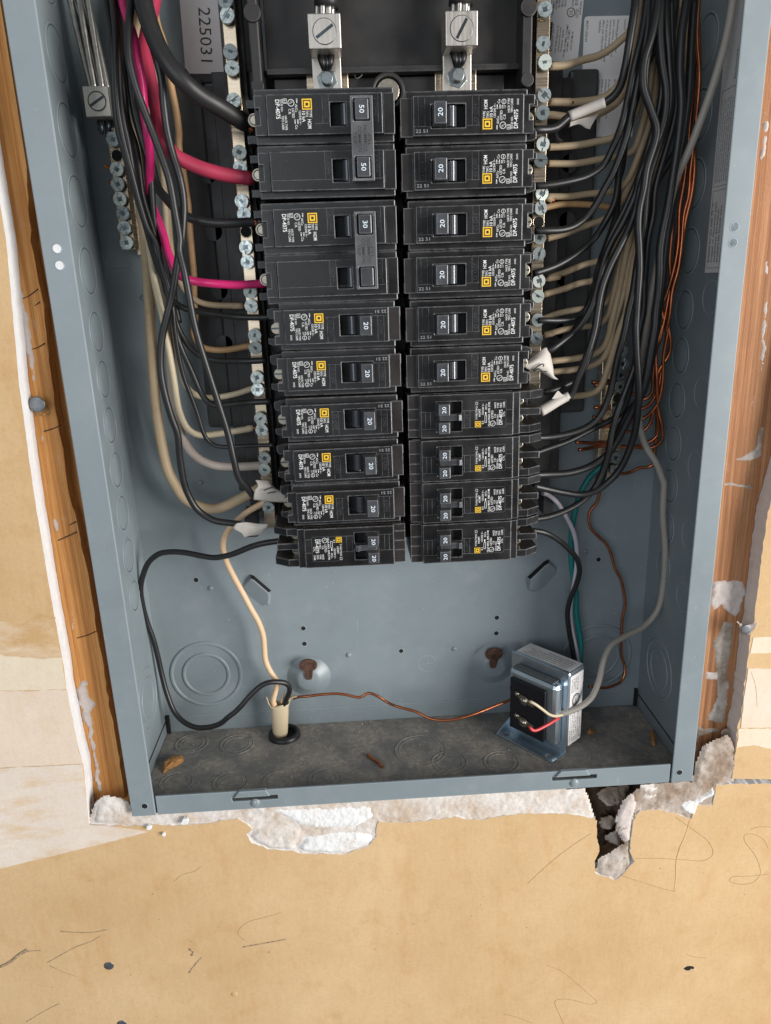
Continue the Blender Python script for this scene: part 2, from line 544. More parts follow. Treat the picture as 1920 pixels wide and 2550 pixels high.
def convex(poly):
    n = len(poly)
    for i in range(n):
        A, B, Cc = poly[i], poly[(i + 1) % n], poly[(i + 2) % n]
        if (B[0] - A[0]) * (Cc[1] - B[1]) - (B[1] - A[1]) * (Cc[0] - B[0]) < -1e-6:
            return False
    return True

def spline(pts, step):
    P = [Vector(p) for p in pts]
    if len(P) == 2:
        P = [P[0], (P[0] + P[1]) / 2, P[1]]
    P = [P[0] * 2 - P[1]] + P + [P[-1] * 2 - P[-2]]
    out = []
    for i in range(1, len(P) - 2):
        p0, p1, p2, p3 = P[i - 1:i + 3]
        t0 = 0.0
        t1 = t0 + max((p1 - p0).length, 1e-4) ** 0.5
        t2 = t1 + max((p2 - p1).length, 1e-4) ** 0.5
        t3 = t2 + max((p3 - p2).length, 1e-4) ** 0.5
        k = max(2, int((p2 - p1).length / step))
        for j in range(k):
            t = t1 + (t2 - t1) * j / k
            a1 = p0 * ((t1 - t) / (t1 - t0)) + p1 * ((t - t0) / (t1 - t0))
            a2 = p1 * ((t2 - t) / (t2 - t1)) + p2 * ((t - t1) / (t2 - t1))
            a3 = p2 * ((t3 - t) / (t3 - t2)) + p3 * ((t - t2) / (t3 - t2))
            b1 = a1 * ((t2 - t) / (t2 - t0)) + a2 * ((t - t0) / (t2 - t0))
            b2 = a2 * ((t3 - t) / (t3 - t1)) + a3 * ((t - t1) / (t3 - t1))
            out.append(b1 * ((t2 - t) / (t2 - t1)) + b2 * ((t - t1) / (t2 - t1)))
    out.append(P[-2])
    return out

_TG = {}
def text_geo(s, bold=0.0):
    key = (s, bold)
    if key in _TG:
        return _TG[key]
    cu = bpy.data.curves.new('lettering', 'FONT')
    cu.body = s
    cu.resolution_u = 2
    cu.fill_mode = 'FRONT'
    cu.offset = bold
    ob = bpy.data.objects.new('lettering', cu)
    COL.objects.link(ob)
    dg = bpy.context.evaluated_depsgraph_get()
    me = ob.evaluated_get(dg).to_mesh()
    vs = [(v.co.x, v.co.y) for v in me.vertices]
    fs = [tuple(p.vertices) for p in me.polygons]
    ob.evaluated_get(dg).to_mesh_clear()
    bpy.data.objects.remove(ob)
    bpy.data.curves.remove(cu)
    wd = max([x for x, y in vs] or [1])
    _TG[key] = (vs, fs, wd)
    return _TG[key]
CAP = max(y for x, y in text_geo('H')[0])

def empty(name, loc, label=None, cat=None, group=None):
    o = bpy.data.objects.new(name, None)
    COL.objects.link(o)
    o.empty_display_size = 0.005
    o.location = Vector(loc) * S
    tag(o, label, cat, group)
    return o

def tag(o, label=None, cat=None, group=None, kind=None):
    for k, v in (('label', label), ('category', cat), ('group', group), ('kind', kind)):
        if v:
            o[k] = v
    return o

def jag(poly, step=2.0, amp=0.8, seed=0, closed=False):
    """break a polyline into short uneven steps"""
    out = []
    n = len(poly)
    rng = random.Random(seed)
    for i in range(n if closed else n - 1):
        a, b = Vector(poly[i]), Vector(poly[(i + 1) % n])
        L = (b - a).length
        k = max(1, int(L / step))
        d = (b - a).normalized()
        nrm = Vector((-d.y, d.x))
        for j in range(k):
            p = a + (b - a) * (j / k)
            q = noise.noise(Vector((p.x * 0.17, p.y * 0.17, seed))) * amp * 1.3 + rng.uniform(-amp, amp) * 0.5
            out.append(tuple(p + nrm * (q if j or (i and not closed) or closed else 0)))
    if not closed:
        out.append(tuple(poly[-1]))
    return out

def xz(pts):
    return [(p[0], p[2]) for p in pts]

def inside(x, z, poly):
    c = False
    n = len(poly)
    j = n - 1
    for i in range(n):
        xi, zi = poly[i]
        xj, zj = poly[j]
        if (zi > z) != (zj > z) and x < (xj - xi) * (z - zi) / (zj - zi) + xi:
            c = not c
        j = i
    return c

def edge_dist(x, z, poly):
    best = 1e9
    n = len(poly)
    for i in range(n):
        ax, az = poly[i]
        bx, bz = poly[(i + 1) % n]
        dx, dz = bx - ax, bz - az
        L = dx * dx + dz * dz
        t = 0 if L == 0 else max(0, min(1, ((x - ax) * dx + (z - az) * dz) / L))
        d = math.hypot(x - ax - dx * t, z - az - dz * t)
        best = min(best, d)
    return best

def crust(poly, ybase, height, rough, cell=1.4, seed=0, rim=3.0, slope=None, freq=0.12):
    """a rough, uneven skin over an outline in the wall plane; returns a MB"""
    xs = [p[0] for p in poly]
    zs = [p[1] for p in poly]
    x0, x1, z0, z1 = min(xs), max(xs), min(zs), max(zs)
    nx, nz = int((x1 - x0) / cell) + 2, int((z1 - z0) / cell) + 2
    idx = {}
    mb = MB()
    vs = []
    fs = []
    def vert(i, j):
        if (i, j) in idx:
            return idx[(i, j)]
        x = x0 + i * cell + noise.noise(Vector((i * 0.9, j * 0.9, seed))) * cell * 0.35
        z = z0 + j * cell + noise.noise(Vector((i * 0.9, j * 0.9, seed + 7))) * cell * 0.35
        d = edge_dist(x, z, poly) if inside(x, z, poly) else 0.0
        e = min(1.0, d / rim)
        e = e * e * (3 - 2 * e)
        q = noise.fractal(Vector((x * freq, z * freq, seed * 3.1)), 0.8, 2.1, 5)
        q2 = noise.fractal(Vector((x * freq * 4, z * freq * 4, seed * 1.7)), 0.6, 2.1, 4)
        y = ybase - height * e - rough * (q + 0.7 * q2) * (0.35 + 0.65 * e) + (1 - e) * 0.5
        if slope:
            y += slope(x, z)
        idx[(i, j)] = len(vs)
        vs.append((x, y, z))
        return idx[(i, j)]
    for i in range(nx):
        for j in range(nz):
            cx, cz = x0 + (i + 0.5) * cell, z0 + (j + 0.5) * cell
            if inside(cx, cz, poly):
                fs.append((vert(i, j), vert(i + 1, j), vert(i + 1, j + 1), vert(i, j + 1)))
    mb.add(vs, fs, 0, True)
    return mb

# ================================================================ the setting: drywall, studs, cavity
def slab(name, poly, y0, y1, face, side, parent=None):
    mb = MB()
    mb.prism(poly, y0, y1, 0)
    n = len(poly)
    for i in range(len(mb.f) - n, len(mb.f)):
        mb.mi[i] = 1
    return mb.build(name, [face, side], parent)

left_cut = xz([(-189.0,4.0,408.0),(-199.5,4.0,345.6),(-205.5,4.0,276.5),(-207.7,4.0,226.0),(-208.3,4.0,202.7),(-208.7,4.0,169.5),(-208.9,4.0,141.5),(-208.7,4.0,106.2),(-209.6,4.0,90.6),(-208.6,4.0,47.5),(-207.5,4.0,37.6),(-210.9,4.0,-8.0)])
left_cut = [(-197.0, 760.0)] + left_cut[1:]
left_cut = jag(left_cut, 3.0, 0.14, 3)
torn = xz([(-210.9,4.0,-8.0),(-192.6,4.0,-9.5),(-173.3,4.0,-10.2),(-144.0,4.0,-12.2),(-130.9,4.0,-11.4),(-115.4,4.0,-9.2),(-108.0,4.0,-18.0),(-111.7,4.0,-22.4),(-108.5,4.0,-29.4),(-99.0,4.0,-34.8),(-81.4,4.0,-38.3),(-78.2,4.0,-40.2),(-48.2,4.0,-43.3),(-31.1,4.0,-37.2),(-27.5,4.0,-31.7),(-26.7,4.0,-25.1),(-24.8,4.0,-18.8),(-25.0,4.0,-18.8),(-8.4,4.0,-21.4),(8.4,4.0,-20.4),(26.3,4.0,-19.8),(42.0,4.0,-23.0),(56.6,4.0,-20.8),(75.8,4.0,-19.9),(98.6,4.0,-22.4),(119.9,4.0,-27.4),(121.7,4.0,-40.8),(124.2,4.0,-54.9),(121.1,4.0,-63.0),(122.2,4.0,-73.0),(136.1,4.0,-80.2),(142.9,4.0,-74.8),(149.3,4.0,-65.3),(145.3,4.0,-56.6),(145.7,4.0,-37.2),(147.9,4.0,-26.5),(146.5,4.0,-28.8),(150.2,4.0,-24.0),(162.8,4.0,-23.6),(174.7,4.0,-28.3),(185.6,4.0,-33.2),(188.2,4.0,-21.5),(199.9,4.0,-23.4),(200.7,4.0,-7.7),(211.9,4.0,-7.2),(238.3,4.0,-10.5)])
torn = torn[:-1] + [(330.0, torn[-1][1] - 4)]
torn = jag(torn, 2.2, 0.75, 11)
poly = [(-420.0, 760.0)] + left_cut + torn[1:] + [(330.0, -300.0), (-420.0, -300.0)]
wall = slab('wall', poly, 4.0, 16.6, 'paper', 'gypedge')
tag(wall, 'tan paper-faced drywall left of and below the open panel', None, None, 'structure')

right_cut = xz([(211.1,4.0,-3.2),(211.3,4.0,14.0),(210.5,4.0,37.0),(211.9,4.0,46.5),(211.7,4.0,79.9),(211.7,4.0,101.4),(213.0,4.0,111.8),(212.8,4.0,126.4),(212.3,4.0,150.7),(213.3,4.0,181.8)])
right_cut = jag(right_cut + [(217.0, 205.0), (221.0, 255.0), (226.0, 330.0), (230.0, 760.0)], 3.0, 0.6, 5)
poly = right_cut + [(420.0, 760.0), (420.0, right_cut[0][1] - 6), (right_cut[0][0] + 30, right_cut[0][1] - 3.0)]
wall_r = slab('wall', poly, 4.3, 16.9, 'paper', 'gypedge2')  # cut edge coloured as it looks in shade, darker than the left one
tag(wall_r, 'tan drywall with pale filler bands right of the panel', None, None, 'structure')

# filler bands on the drywall (thin sheets, each proud of the one below)
def sheet(pts, yf, mat, parent, name='joint_compound', amp=0.5, seed=1, th=0.5):
    mb = MB()
    mb.prism(jag(xz(pts), 3.0, amp, seed, True), yf, yf + th)
    return mb.build(name, mat, parent)
sheet([(-263.0,4.0,139.7),(-238.7,4.0,137.8),(-230.4,4.0,134.3),(-220.6,4.0,140.2),(-209.8,4.0,138.6),(-210.2,4.0,126.6),(-209.5,4.0,112.4),(-222.6,4.0,112.2),(-244.4,4.0,116.1),(-267.5,4.0,117.0)], 3.92, 'paper2', wall, amp=1.6, seed=2, th=0.2)
sheet([(-267.2,4.0,118.2),(-244.3,4.0,116.4),(-222.5,4.0,112.7),(-209.2,4.0,112.6),(-209.7,4.0,91.2),(-248.6,4.0,92.9),(-272.1,4.0,93.6)], 3.80, 'mud1', wall, amp=0.5, seed=3, th=0.35)
sheet([(-272.1,4.0,93.4),(-248.7,4.0,92.5),(-209.3,4.0,90.9),(-208.8,4.0,47.5),(-208.0,4.0,38.9),(-258.4,4.0,39.4),(-279.0,4.0,39.1)], 3.70, 'mud2', wall, amp=0.35, seed=4, th=0.45)
sheet([(-279.1,4.0,38.5),(-258.4,4.0,39.1),(-208.1,4.0,38.5),(-211.1,4.0,-7.0),(-192.6,4.0,-9.7),(-174.0,4.0,-15.1),(-205.1,4.0,-22.1),(-238.6,4.0,-29.4),(-272.2,4.0,-36.3),(-294.4,4.0,-40.3)], 3.55, 'mud3', wall, amp=0.3, seed=5, th=0.6)
sheet([(213.5,4.3,100.1),(228.3,4.3,100.2),(248.1,4.3,99.6),(249.8,4.3,87.7),(229.7,4.3,88.9),(213.0,4.3,89.2)], 4.05, 'mud1', wall_r, amp=0.5, seed=6, th=0.4)
sheet([(212.7,4.3,79.1),(231.1,4.3,77.4),(251.4,4.3,75.9),(257.3,4.3,32.9),(212.7,4.3,35.7),(212.3,4.3,57.6)], 3.95, 'mud2', wall_r, amp=0.4, seed=7, th=0.5)
sheet([(212.3,4.3,35.1),(257.4,4.3,32.2),(250.2,4.3,17.8),(234.9,4.3,18.6),(222.5,4.3,21.8),(215.8,4.3,21.2),(211.5,4.3,20.8),(211.2,4.3,34.3)], 3.98, 'mud1', wall_r, amp=0.7, seed=8, th=0.4)

# the exposed gypsum core under the box and along the tear
core = xz([(-212.7,6.0,-10.4),(-208.2,6.0,2.0),(-203.9,6.0,9.4),(-196.5,6.0,13.0),(-188.4,6.0,10.2),(-183.2,6.0,4.7),(-181.5,6.0,-2.6)])
core += [(-160.0, -1.5), (0.0, -1.5), (70.0, -1.5)]
core += xz([(112.6,6.0,-5.1),(115.2,6.0,-12.2),(120.3,6.0,-28.7),(121.6,6.0,-32.9),(99.3,6.0,-27.1),(76.4,6.0,-24.0),(57.1,6.0,-25.5),(42.4,6.0,-28.1),(26.5,6.0,-24.8),(8.5,6.0,-25.2),(-8.4,6.0,-26.2),(-25.1,6.0,-23.5),(-24.4,6.0,-25.6),(-25.3,6.0,-35.0),(-31.2,6.0,-42.1),(-48.4,6.0,-47.5),(-79.7,6.0,-44.3),(-99.5,6.0,-39.3),(-111.2,6.0,-32.2),(-114.3,6.0,-23.9),(-110.7,6.0,-20.2),(-116.1,6.0,-13.8),(-131.6,6.0,-15.9),(-144.8,6.0,-16.5),(-174.4,6.0,-14.3),(-193.8,6.0,-13.7)])
o = crust(core, 5.3, 0.7, 0.5, 1.1, 4, 1.5, None, 0.26).build('gypsum_core', 'gyp', wall)
o['label'] = 'rough white gypsum exposed under the box'
for k, (pl, hh, mt) in enumerate((
        (xz([(-111.9,5.0,-23.3),(-105.3,5.0,-17.1),(-88.7,5.0,-15.7),(-74.7,5.0,-19.5),(-74.0,5.0,-26.2),(-79.0,5.0,-33.9),(-81.0,5.0,-39.2),(-98.1,5.0,-36.5),(-107.5,5.0,-29.6)]), 3.6, 'gyp'),
        (xz([(-78.9,5.0,-33.3),(-72.9,5.0,-26.3),(-56.2,5.0,-25.0),(-37.3,5.0,-25.1),(-28.0,5.0,-29.9),(-28.7,5.0,-35.2),(-40.2,5.0,-41.1),(-48.2,5.0,-43.9),(-76.1,5.0,-41.0),(-79.4,5.0,-37.3)]), 4.4, 'gypwhite'),
        (xz([(-98.7,5.0,-3.1),(-66.1,5.0,-5.0),(-27.6,5.0,-5.9),(-26.9,5.0,-16.5),(-39.4,5.0,-23.6),(-67.2,5.0,-22.8),(-78.0,5.0,-19.2),(-88.4,5.0,-10.5)]), 2.4, 'gypwhite'),
        (xz([(-209.3,5.0,-7.4),(-205.4,5.0,7.8),(-199.3,5.0,13.1),(-191.0,5.0,11.8),(-184.2,5.0,7.5),(-182.5,5.0,-4.3),(-192.9,5.0,-9.4)]), 3.2, 'gyp'))):
    c = crust(pl, 4.6, hh * 0.42, 0.45, 0.9, 20 + k, 5.0, None, 0.3).build('plaster_lump', mt, wall)
# dirty mud at the lower right corner and over the right stud
pl = xz([(138.5,8.0,-18.2),(144.9,8.0,-10.6),(151.5,8.0,-5.8),(151.7,8.0,-6.2),(163.0,8.0,-4.4),(184.9,8.0,-5.3),(186.3,8.0,10.4),(190.3,8.0,23.1),(205.5,8.0,29.7),(214.1,8.0,17.5),(213.8,8.0,-6.1),(203.1,8.0,-9.3),(202.7,8.0,-28.2),(190.9,8.0,-27.3),(188.5,8.0,-39.5),(175.8,8.0,-34.3),(164.9,8.0,-29.4),(153.3,8.0,-29.9),(150.3,8.0,-36.5),(146.1,8.0,-43.1),(146.3,8.0,-65.6),(151.6,8.0,-73.2),(141.5,8.0,-83.9),(130.7,8.0,-83.0),(123.2,8.0,-75.1),(124.9,8.0,-62.4),(131.8,8.0,-58.7),(141.9,8.0,-51.1),(135.3,8.0,-39.5),(135.3,8.0,-28.5),(139.7,8.0,-15.3)])
crust(pl, 5.6, 1.0, 0.8, 1.1, 31, 2.5, None, 0.22).build('gypsum_core', 'gypdirty', wall_r)
pl2 = xz([(138.9,6.0,-15.0),(145.5,6.0,-10.2),(148.3,6.0,-18.4),(146.2,6.0,-30.4),(145.7,6.0,-48.3),(142.2,6.0,-49.4),(137.0,6.0,-40.7),(134.6,6.0,-29.5)])
crust(pl2, 5.0, 1.0, 0.5, 1.2, 33, 2.0).build('plaster_lump', 'gypedge2', wall_r)
pl3 = xz([(150.5,5.0,-5.1),(162.9,5.0,-4.7),(162.6,5.0,-14.7),(155.9,5.0,-18.2),(148.8,5.0,-15.0)])
crust(pl3, 5.6, 1.0, 0.8, 1.2, 35, 3.0).build('plaster_lump', 'gyp', wall_r)
pl4 = xz([(174.5,5.0,-20.9),(189.1,5.0,-16.7),(199.8,5.0,-8.1),(201.1,5.0,-14.9),(190.8,5.0,-22.2),(188.8,5.0,-32.2),(180.9,5.0,-28.2)])
crust(pl4, 5.0, 1.6, 0.9, 1.0, 36, 2.5).build('plaster_lump', 'gypwhite', wall_r)

# what lies behind the hole and behind the wall
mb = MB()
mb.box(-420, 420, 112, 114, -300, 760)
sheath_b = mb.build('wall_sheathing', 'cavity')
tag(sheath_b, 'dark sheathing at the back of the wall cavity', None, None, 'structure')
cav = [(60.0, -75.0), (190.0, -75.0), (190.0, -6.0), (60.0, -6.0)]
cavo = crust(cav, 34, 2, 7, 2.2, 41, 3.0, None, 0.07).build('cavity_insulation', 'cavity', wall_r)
for k, (c, sz) in enumerate((((136.3,20.0,-23.0), 9), ((142.8,22.0,-21.6), 7), ((136.7,24.0,-48.7), 6), ((141.5,22.0,-60.3), 6))):
    mb = MB()
    rr = random.Random(k)
    pl = [(c[0] + sz * (0.9 + 0.3 * rr.random()) * math.cos(a), c[2] + sz * (0.6 + 0.4 * rr.random()) * math.sin(a)) for a in [i * 0.57 for i in range(11)]]
    crust(pl, c[1], 6, 3.0, 1.1, 50 + k, 5.0, None, 0.2).build('torn_paper_lump', 'gypdirty', wall_r)

# studs
def stud(name, poly, y0, y1, label, seed, mat='wood'):
    mb = MB()
    mb.prism(poly, y0, y1)
    o = mb.build(name, mat, None, 0.5)
    tag(o, label, 'stud')
    return o
edge = jag(xz([(-188.4,17.0,382.7),(-192.0,17.0,346.1),(-191.7,17.0,326.9),(-191.1,17.0,313.5),(-192.2,17.0,299.1),(-193.1,17.0,278.6),(-194.0,17.0,257.4),(-193.3,17.0,235.5),(-194.2,17.0,213.0),(-192.2,17.0,192.3),(-191.8,17.0,177.1),(-190.3,17.0,157.5),(-191.2,17.0,123.2),(-189.9,17.0,103.2),(-190.8,17.0,76.3),(-190.1,17.0,54.0),(-190.1,17.0,20.6),(-189.8,17.0,2.4)]), 5, 0.5, 9)
edge = [(edge[0][0], 760.0)] + edge + [(edge[-1][0] + 1.0, -40.0)]
st = stud('wood_stud', edge + [(-300.0, -40.0), (-300.0, 760.0)], 17.0, 108.0, 'orange brown wooden stud along the left side of the panel', 1)
mb = MB()
mb.box(-240, -182.2, 25, 108, -45, 760)
inner = mb.build('splintered_edge', 'wood', st)
nicks = [[(-203.0,17.0,316.7),(-197.9,17.0,318.5),(-192.8,17.0,322.3)], [(-199.0,17.0,312.2),(-196.0,17.0,313.3),(-192.8,17.0,315.2)], [(-201.9,17.0,245.6),(-197.3,17.0,247.6),(-192.3,17.0,250.0)], [(-197.8,17.0,190.2),(-194.9,17.0,191.5),(-192.1,17.0,192.8)], [(-203.9,17.0,182.5),(-199.6,17.0,184.2),(-193.5,17.0,186.2)], [(-203.4,17.0,118.7),(-197.6,17.0,120.4),(-191.4,17.0,123.2)], [(-200.9,17.0,291.3),(-198.3,17.0,292.0),(-193.8,17.0,294.3)]]
for q in nicks:
    mb = MB()
    mb.tube([(p[0], 17.0, p[2]) for p in q], 0.38, 6, 1.0, wob=1.3, seed=q[0][2])
    mb.build('saw_nick', 'rust', st)
# plaster smeared on the stud beside the cut drywall edge
sm = jag(xz([(-204.5,16.0,346.4),(-199.0,16.0,346.2),(-200.8,16.0,327.2),(-199.9,16.0,313.9),(-199.5,16.0,299.5),(-200.8,16.0,274.8),(-204.4,16.0,270.8),(-205.4,16.0,291.6),(-205.2,16.0,315.6)]), 2.0, 1.2, 13, True)
crust(sm, 17.3, 0.9, 0.5, 1.1, 60, 2.0).build('plaster_smear', 'gypedge2', st)
sm = jag(xz([(-204.8,16.0,253.7),(-202.6,16.0,249.3),(-204.3,16.0,207.7),(-202.9,16.0,189.4),(-203.8,16.0,155.7),(-202.2,16.0,130.5),(-204.6,16.0,112.0),(-206.5,16.0,120.4),(-204.5,16.0,150.8),(-206.4,16.0,189.6),(-205.3,16.0,217.3)]), 2.0, 1.2, 14, True)
crust(sm, 17.3, 0.8, 0.5, 1.1, 61, 2.0).build('plaster_smear', 'gypedge2', st)
sm = jag(xz([(-208.0,15.0,90.5),(-201.6,15.0,89.0),(-201.8,15.0,78.2),(-197.5,15.0,72.4),(-202.0,15.0,67.2),(-202.7,15.0,56.2),(-203.3,15.0,29.4),(-204.3,15.0,7.6),(-208.7,15.0,6.6),(-206.6,15.0,35.9),(-207.2,15.0,53.4),(-210.4,15.0,80.9)]), 2.0, 1.2, 15, True)
crust(sm, 17.0, 1.2, 0.9, 0.9, 62, 2.5).build('plaster_smear', 'gypedge2', st)

rst = stud('wood_stud', [(183.0, -60.0), (260.0, -60.0), (260.0, 760.0), (183.0, 760.0)], 17.6, 108.0, 'reddish brown wooden stud between the panel and the right drywall', 2, 'wood2')
for k, q in enumerate(([(190.3,16.0,134.4),(207.0,16.0,134.5),(211.0,16.0,133.8),(213.9,16.0,125.3),(211.5,16.0,111.6),(208.0,16.0,106.5),(198.0,16.0,116.7),(193.4,16.0,112.7),(190.4,16.0,118.1)],
                       [(200.5,16.0,106.9),(208.3,16.0,104.3),(208.4,16.0,84.6),(208.1,16.0,67.9),(210.5,16.0,44.9),(208.9,16.0,29.8),(196.0,16.0,33.0),(201.5,16.0,51.2),(198.8,16.0,68.5),(194.6,16.0,89.9)],
                       [(190.9,15.0,70.7),(201.2,15.0,70.0),(202.9,15.0,63.1),(192.6,15.0,63.8)],
                       [(194.9,16.0,210.9),(206.3,16.0,209.4),(213.4,16.0,212.9),(213.1,16.0,231.4),(209.1,16.0,233.4),(208.2,16.0,217.8),(202.0,16.0,214.3)],
                       [(191.1,16.0,29.8),(205.0,16.0,27.7),(212.6,16.0,24.8),(208.9,16.0,24.1),(193.1,16.0,21.3),(193.2,16.0,6.9),(190.1,16.0,9.7),(189.2,16.0,28.1)], [(200.7,16.0,334.1),(205.9,16.0,309.7),(207.6,16.0,284.6),(208.8,16.0,267.3),(206.2,16.0,258.6),(204.0,16.0,284.7),(203.7,16.0,309.8)], [(192.0,16.0,406.5),(195.0,16.0,399.3),(196.8,16.0,377.3),(192.7,16.0,372.9),(192.1,16.0,392.1)], [(184.0,16.0,198.0),(199.1,16.0,198.2),(209.8,16.0,195.8),(210.2,16.0,191.9),(194.8,16.0,194.6)])):
    pl = jag(xz(q), 2.0, 1.0, 70 + k, True)
    crust(pl, 17.7, 0.9, 0.7, 1.0, 70 + k, 2.0, None, 0.2).build('plaster_smear', ('gypedge2', 'gypdirty', 'gypedge2', 'gypdirty', 'gypdirty', 'gypedge2', 'gypedge2', 'gypdirty')[k], rst)

# ================================================================ the open metal box
box = empty('electrical_panel_box', (0, 0, 0), 'open grey steel breaker panel box set in the wall', 'panel box')
ZT = 760.0
def bx(name, a, mat='paint', bevel=0.35, parent=box):
    mb = MB()
    mb.box(*a)
    return mb.build(name, mat, parent, bevel)
back = bx('back_panel', (-180.6, 180.6, 90.8, 92.4, 0, ZT))
wl = bx('side_wall', (-180.7, -179.2, 1.5, 90.7, 0.3, ZT))
wr = bx('side_wall', (179.2, 180.7, 1.5, 90.7, 0.3, ZT))
flr = bx('floor_panel', (-179.1, 179.1, 1.7, 90.7, 0.4, 2.0), 'floor')
bx('top_panel', (-179.1, 179.1, 1.7, 90.7, ZT - 2, ZT))
ll = bx('front_lip', (-181.4, -166.3, 0, 1.4, 0, ZT), bevel=0.6)
rl = bx('front_lip', (167.7, 181.9, 0, 1.4, 0, ZT), bevel=0.6)

def holed(mb, x0, x1, z0, z1, holes, y0, y1, mi=0):
    """a plate in the x-z plane with rectangular openings"""
    X = sorted({x0, x1} | {h[0] for h in holes} | {h[1] for h in holes})
    Z = sorted({z0, z1} | {h[2] for h in holes} | {h[3] for h in holes})
    solid = {}
    for i in range(len(X) - 1):
        for j in range(len(Z) - 1):
            cx, cz = (X[i] + X[i + 1]) / 2, (Z[j] + Z[j + 1]) / 2
            solid[(i, j)] = not any(h[0] < cx < h[1] and h[2] < cz < h[3] for h in holes)
    ids = {}
    vs = []
    def v(i, j, k):
        if (i, j, k) not in ids:
            ids[(i, j, k)] = len(vs)
            vs.append((X[i], (y0, y1)[k], Z[j]))
        return ids[(i, j, k)]
    fs = []
    for (i, j), s in solid.items():
        if not s:
            continue
        fs.append((v(i, j, 0), v(i + 1, j, 0), v(i + 1, j + 1, 0), v(i, j + 1, 0)))
        fs.append((v(i, j, 1), v(i, j + 1, 1), v(i + 1, j + 1, 1), v(i + 1, j, 1)))
        if not solid.get((i - 1, j)):
            fs.append((v(i, j, 0), v(i, j + 1, 0), v(i, j + 1, 1), v(i, j, 1)))
        if not solid.get((i + 1, j)):
            fs.append((v(i + 1, j, 0), v(i + 1, j, 1), v(i + 1, j + 1, 1), v(i + 1, j + 1, 0)))
        if not solid.get((i, j - 1)):
            fs.append((v(i, j, 0), v(i, j, 1), v(i + 1, j, 1), v(i + 1, j, 0)))
        if not solid.get((i, j + 1)):
            fs.append((v(i, j + 1, 0), v(i + 1, j + 1, 0), v(i + 1, j + 1, 1), v(i, j + 1, 1)))
    mb.add(vs, fs, mi)

mb = MB()
holed(mb, -165.2, 166.4, 0.2, 13.9, [(-117.5, -88.5, 6.4, 9.6), (88.7, 118.0, 6.8, 10.0)], 0.2, 1.7)
bl = mb.build('front_lip', 'paint', box, 0.3)
for x, dz in ((-103.0, 0.0), (103.3, 0.4)):
    mb = MB()
    mb.prism([(x - 13, 10.0 + dz), (x + 10, 10.0 + dz), (x + 7.5, 14.6), (x - 9.5, 14.6)], -1.3, 1.6)
    mb.lathe((x, 0.3, 4.4), (0, -1, 0), [(3.2, 0), (2.6, 0.8), (1.4, 1.3), (0, 1.4)], 14)
    mb.build('cover_catch', 'paint', bl, 0.5)

def knock(mb, c, d, R, r=0.55, sq=0.55):
    mb.torus(c, d, R, r, 40, 8, sq)
# knockouts of the side walls
for side, xw, d, parent in ((-1, -179.2, (1, 0, 0), wl), (1, 179.2, (-1, 0, 0), wr)):
    lst = [(480, 14.2), (442.7, 14.2), (405.5, 14.2), (369.0, 14.2), (331.5, 13.5), (297.0, 12.0), (269.0, 11.5), (240.8, 11.5), (212.5, 11.5), (184.0, 11.5), (155.0, 11.5), (126.5, 10.5)]
    for z, R in lst:
        mb = MB()
        knock(mb, (xw, 60.0 if side < 0 else 64.0, z), d, R)
        mb.lathe((xw, 60.0 if side < 0 else 64.0, z), d, [(R - 1.5, 0), (R - 3, 0.35), (0, 0.45)], 28)
        kk = mb.build('knockout', 'paint', parent)
        mb = MB()
        mb.torus((xw, 60.0 if side < 0 else 64.0, z), d, R - 0.9, 0.32, 40, 6, 0.6)
        mb.build('groove_shade_ring', 'groove_shade', kk)  # dark ring stands for the shadow in the groove
    if side > 0:
        for z in (455, 405, 352, 305, 250, 205, 160, 118):
            mb = MB()
            knock(mb, (xw, 31.0, z), d, 9.5, 0.4, 0.5)
            mb.build('knockout', 'paint', parent)
    mb = MB()
    knock(mb, (xw, 57.5, 51.0), d, 21.0, 0.9)
    knock(mb, (xw, 57.5, 51.0), d, 14.0, 0.9)
    mb.build('knockout', 'paint', parent)
# seam along the foot of the side walls
for xw in (-178.9, 178.9):
    mb = MB()
    mb.box(xw - 0.25, xw + 0.25, 4, 88, 12.0, 12.6)
    mb.build('seam', 'void', box)
    mb = MB()
    mb.box(xw * 0.991 - 1.0, xw * 0.991 + 1.0, 88.0, 90.6, 2.05, 16.5)
    mb.build('corner_slot', 'void', box)
# back panel: concentric knockouts, holes, rivets, marks, louvres, keyholes
for x, z in ((-145.5, 48.5), (146.0, 45.5)):
    mb = MB()
    mb.torus((x, 90.8, z), (0, -1, 0), 25.2, 1.5, 56, 10, 0.55)
    mb.torus((x, 90.8, z), (0, -1, 0), 16.3, 1.4, 48, 10, 0.55)
    mb.build('concentric_knockout', 'paint', back)
for x, z, r in ((-72.2, 81.4, 1.7), (-72.2, 69.0, 1.7), (69.6, 81.6, 1.7), (69.4, 69.0, 1.7), (-1.5, 58.8, 1.6)) + (((-145.0,90.8,123.3)[0], (-145.0,90.8,123.3)[2], 1.7), ((143.2,90.8,123.3)[0], (143.2,90.8,123.3)[2], 1.7), ((-144.8,90.8,202.1)[0], (-144.8,90.8,202.1)[2], 1.5)):
    mb = MB()
    mb.cyl((x, 90.72, z), (0, 1, 0), r, 0.1, 18)
    h = mb.build('screw_hole', 'void', back)
    mb = MB()
    mb.torus((x, 90.8, z), (0, -1, 0), r + 0.25, 0.3, 20, 6, 0.5)
    mb.build('hole_rim', 'paint', h)
for p in ((-135.5,90.8,116.4), (-40.3,90.8,57.9), (38.2,90.8,58.2), (133.2,90.8,129.9), (-157.2,90.8,315.3), (-134.3,90.8,194.0)):
    mb = MB()
    mb.lathe((p[0], 90.9, p[2]), (0, -1, 0), [(2.1, 0), (1.8, 0.6), (1.0, 1.1), (0, 1.25)], 16)
    mb.build('rivet', 'paint', back)
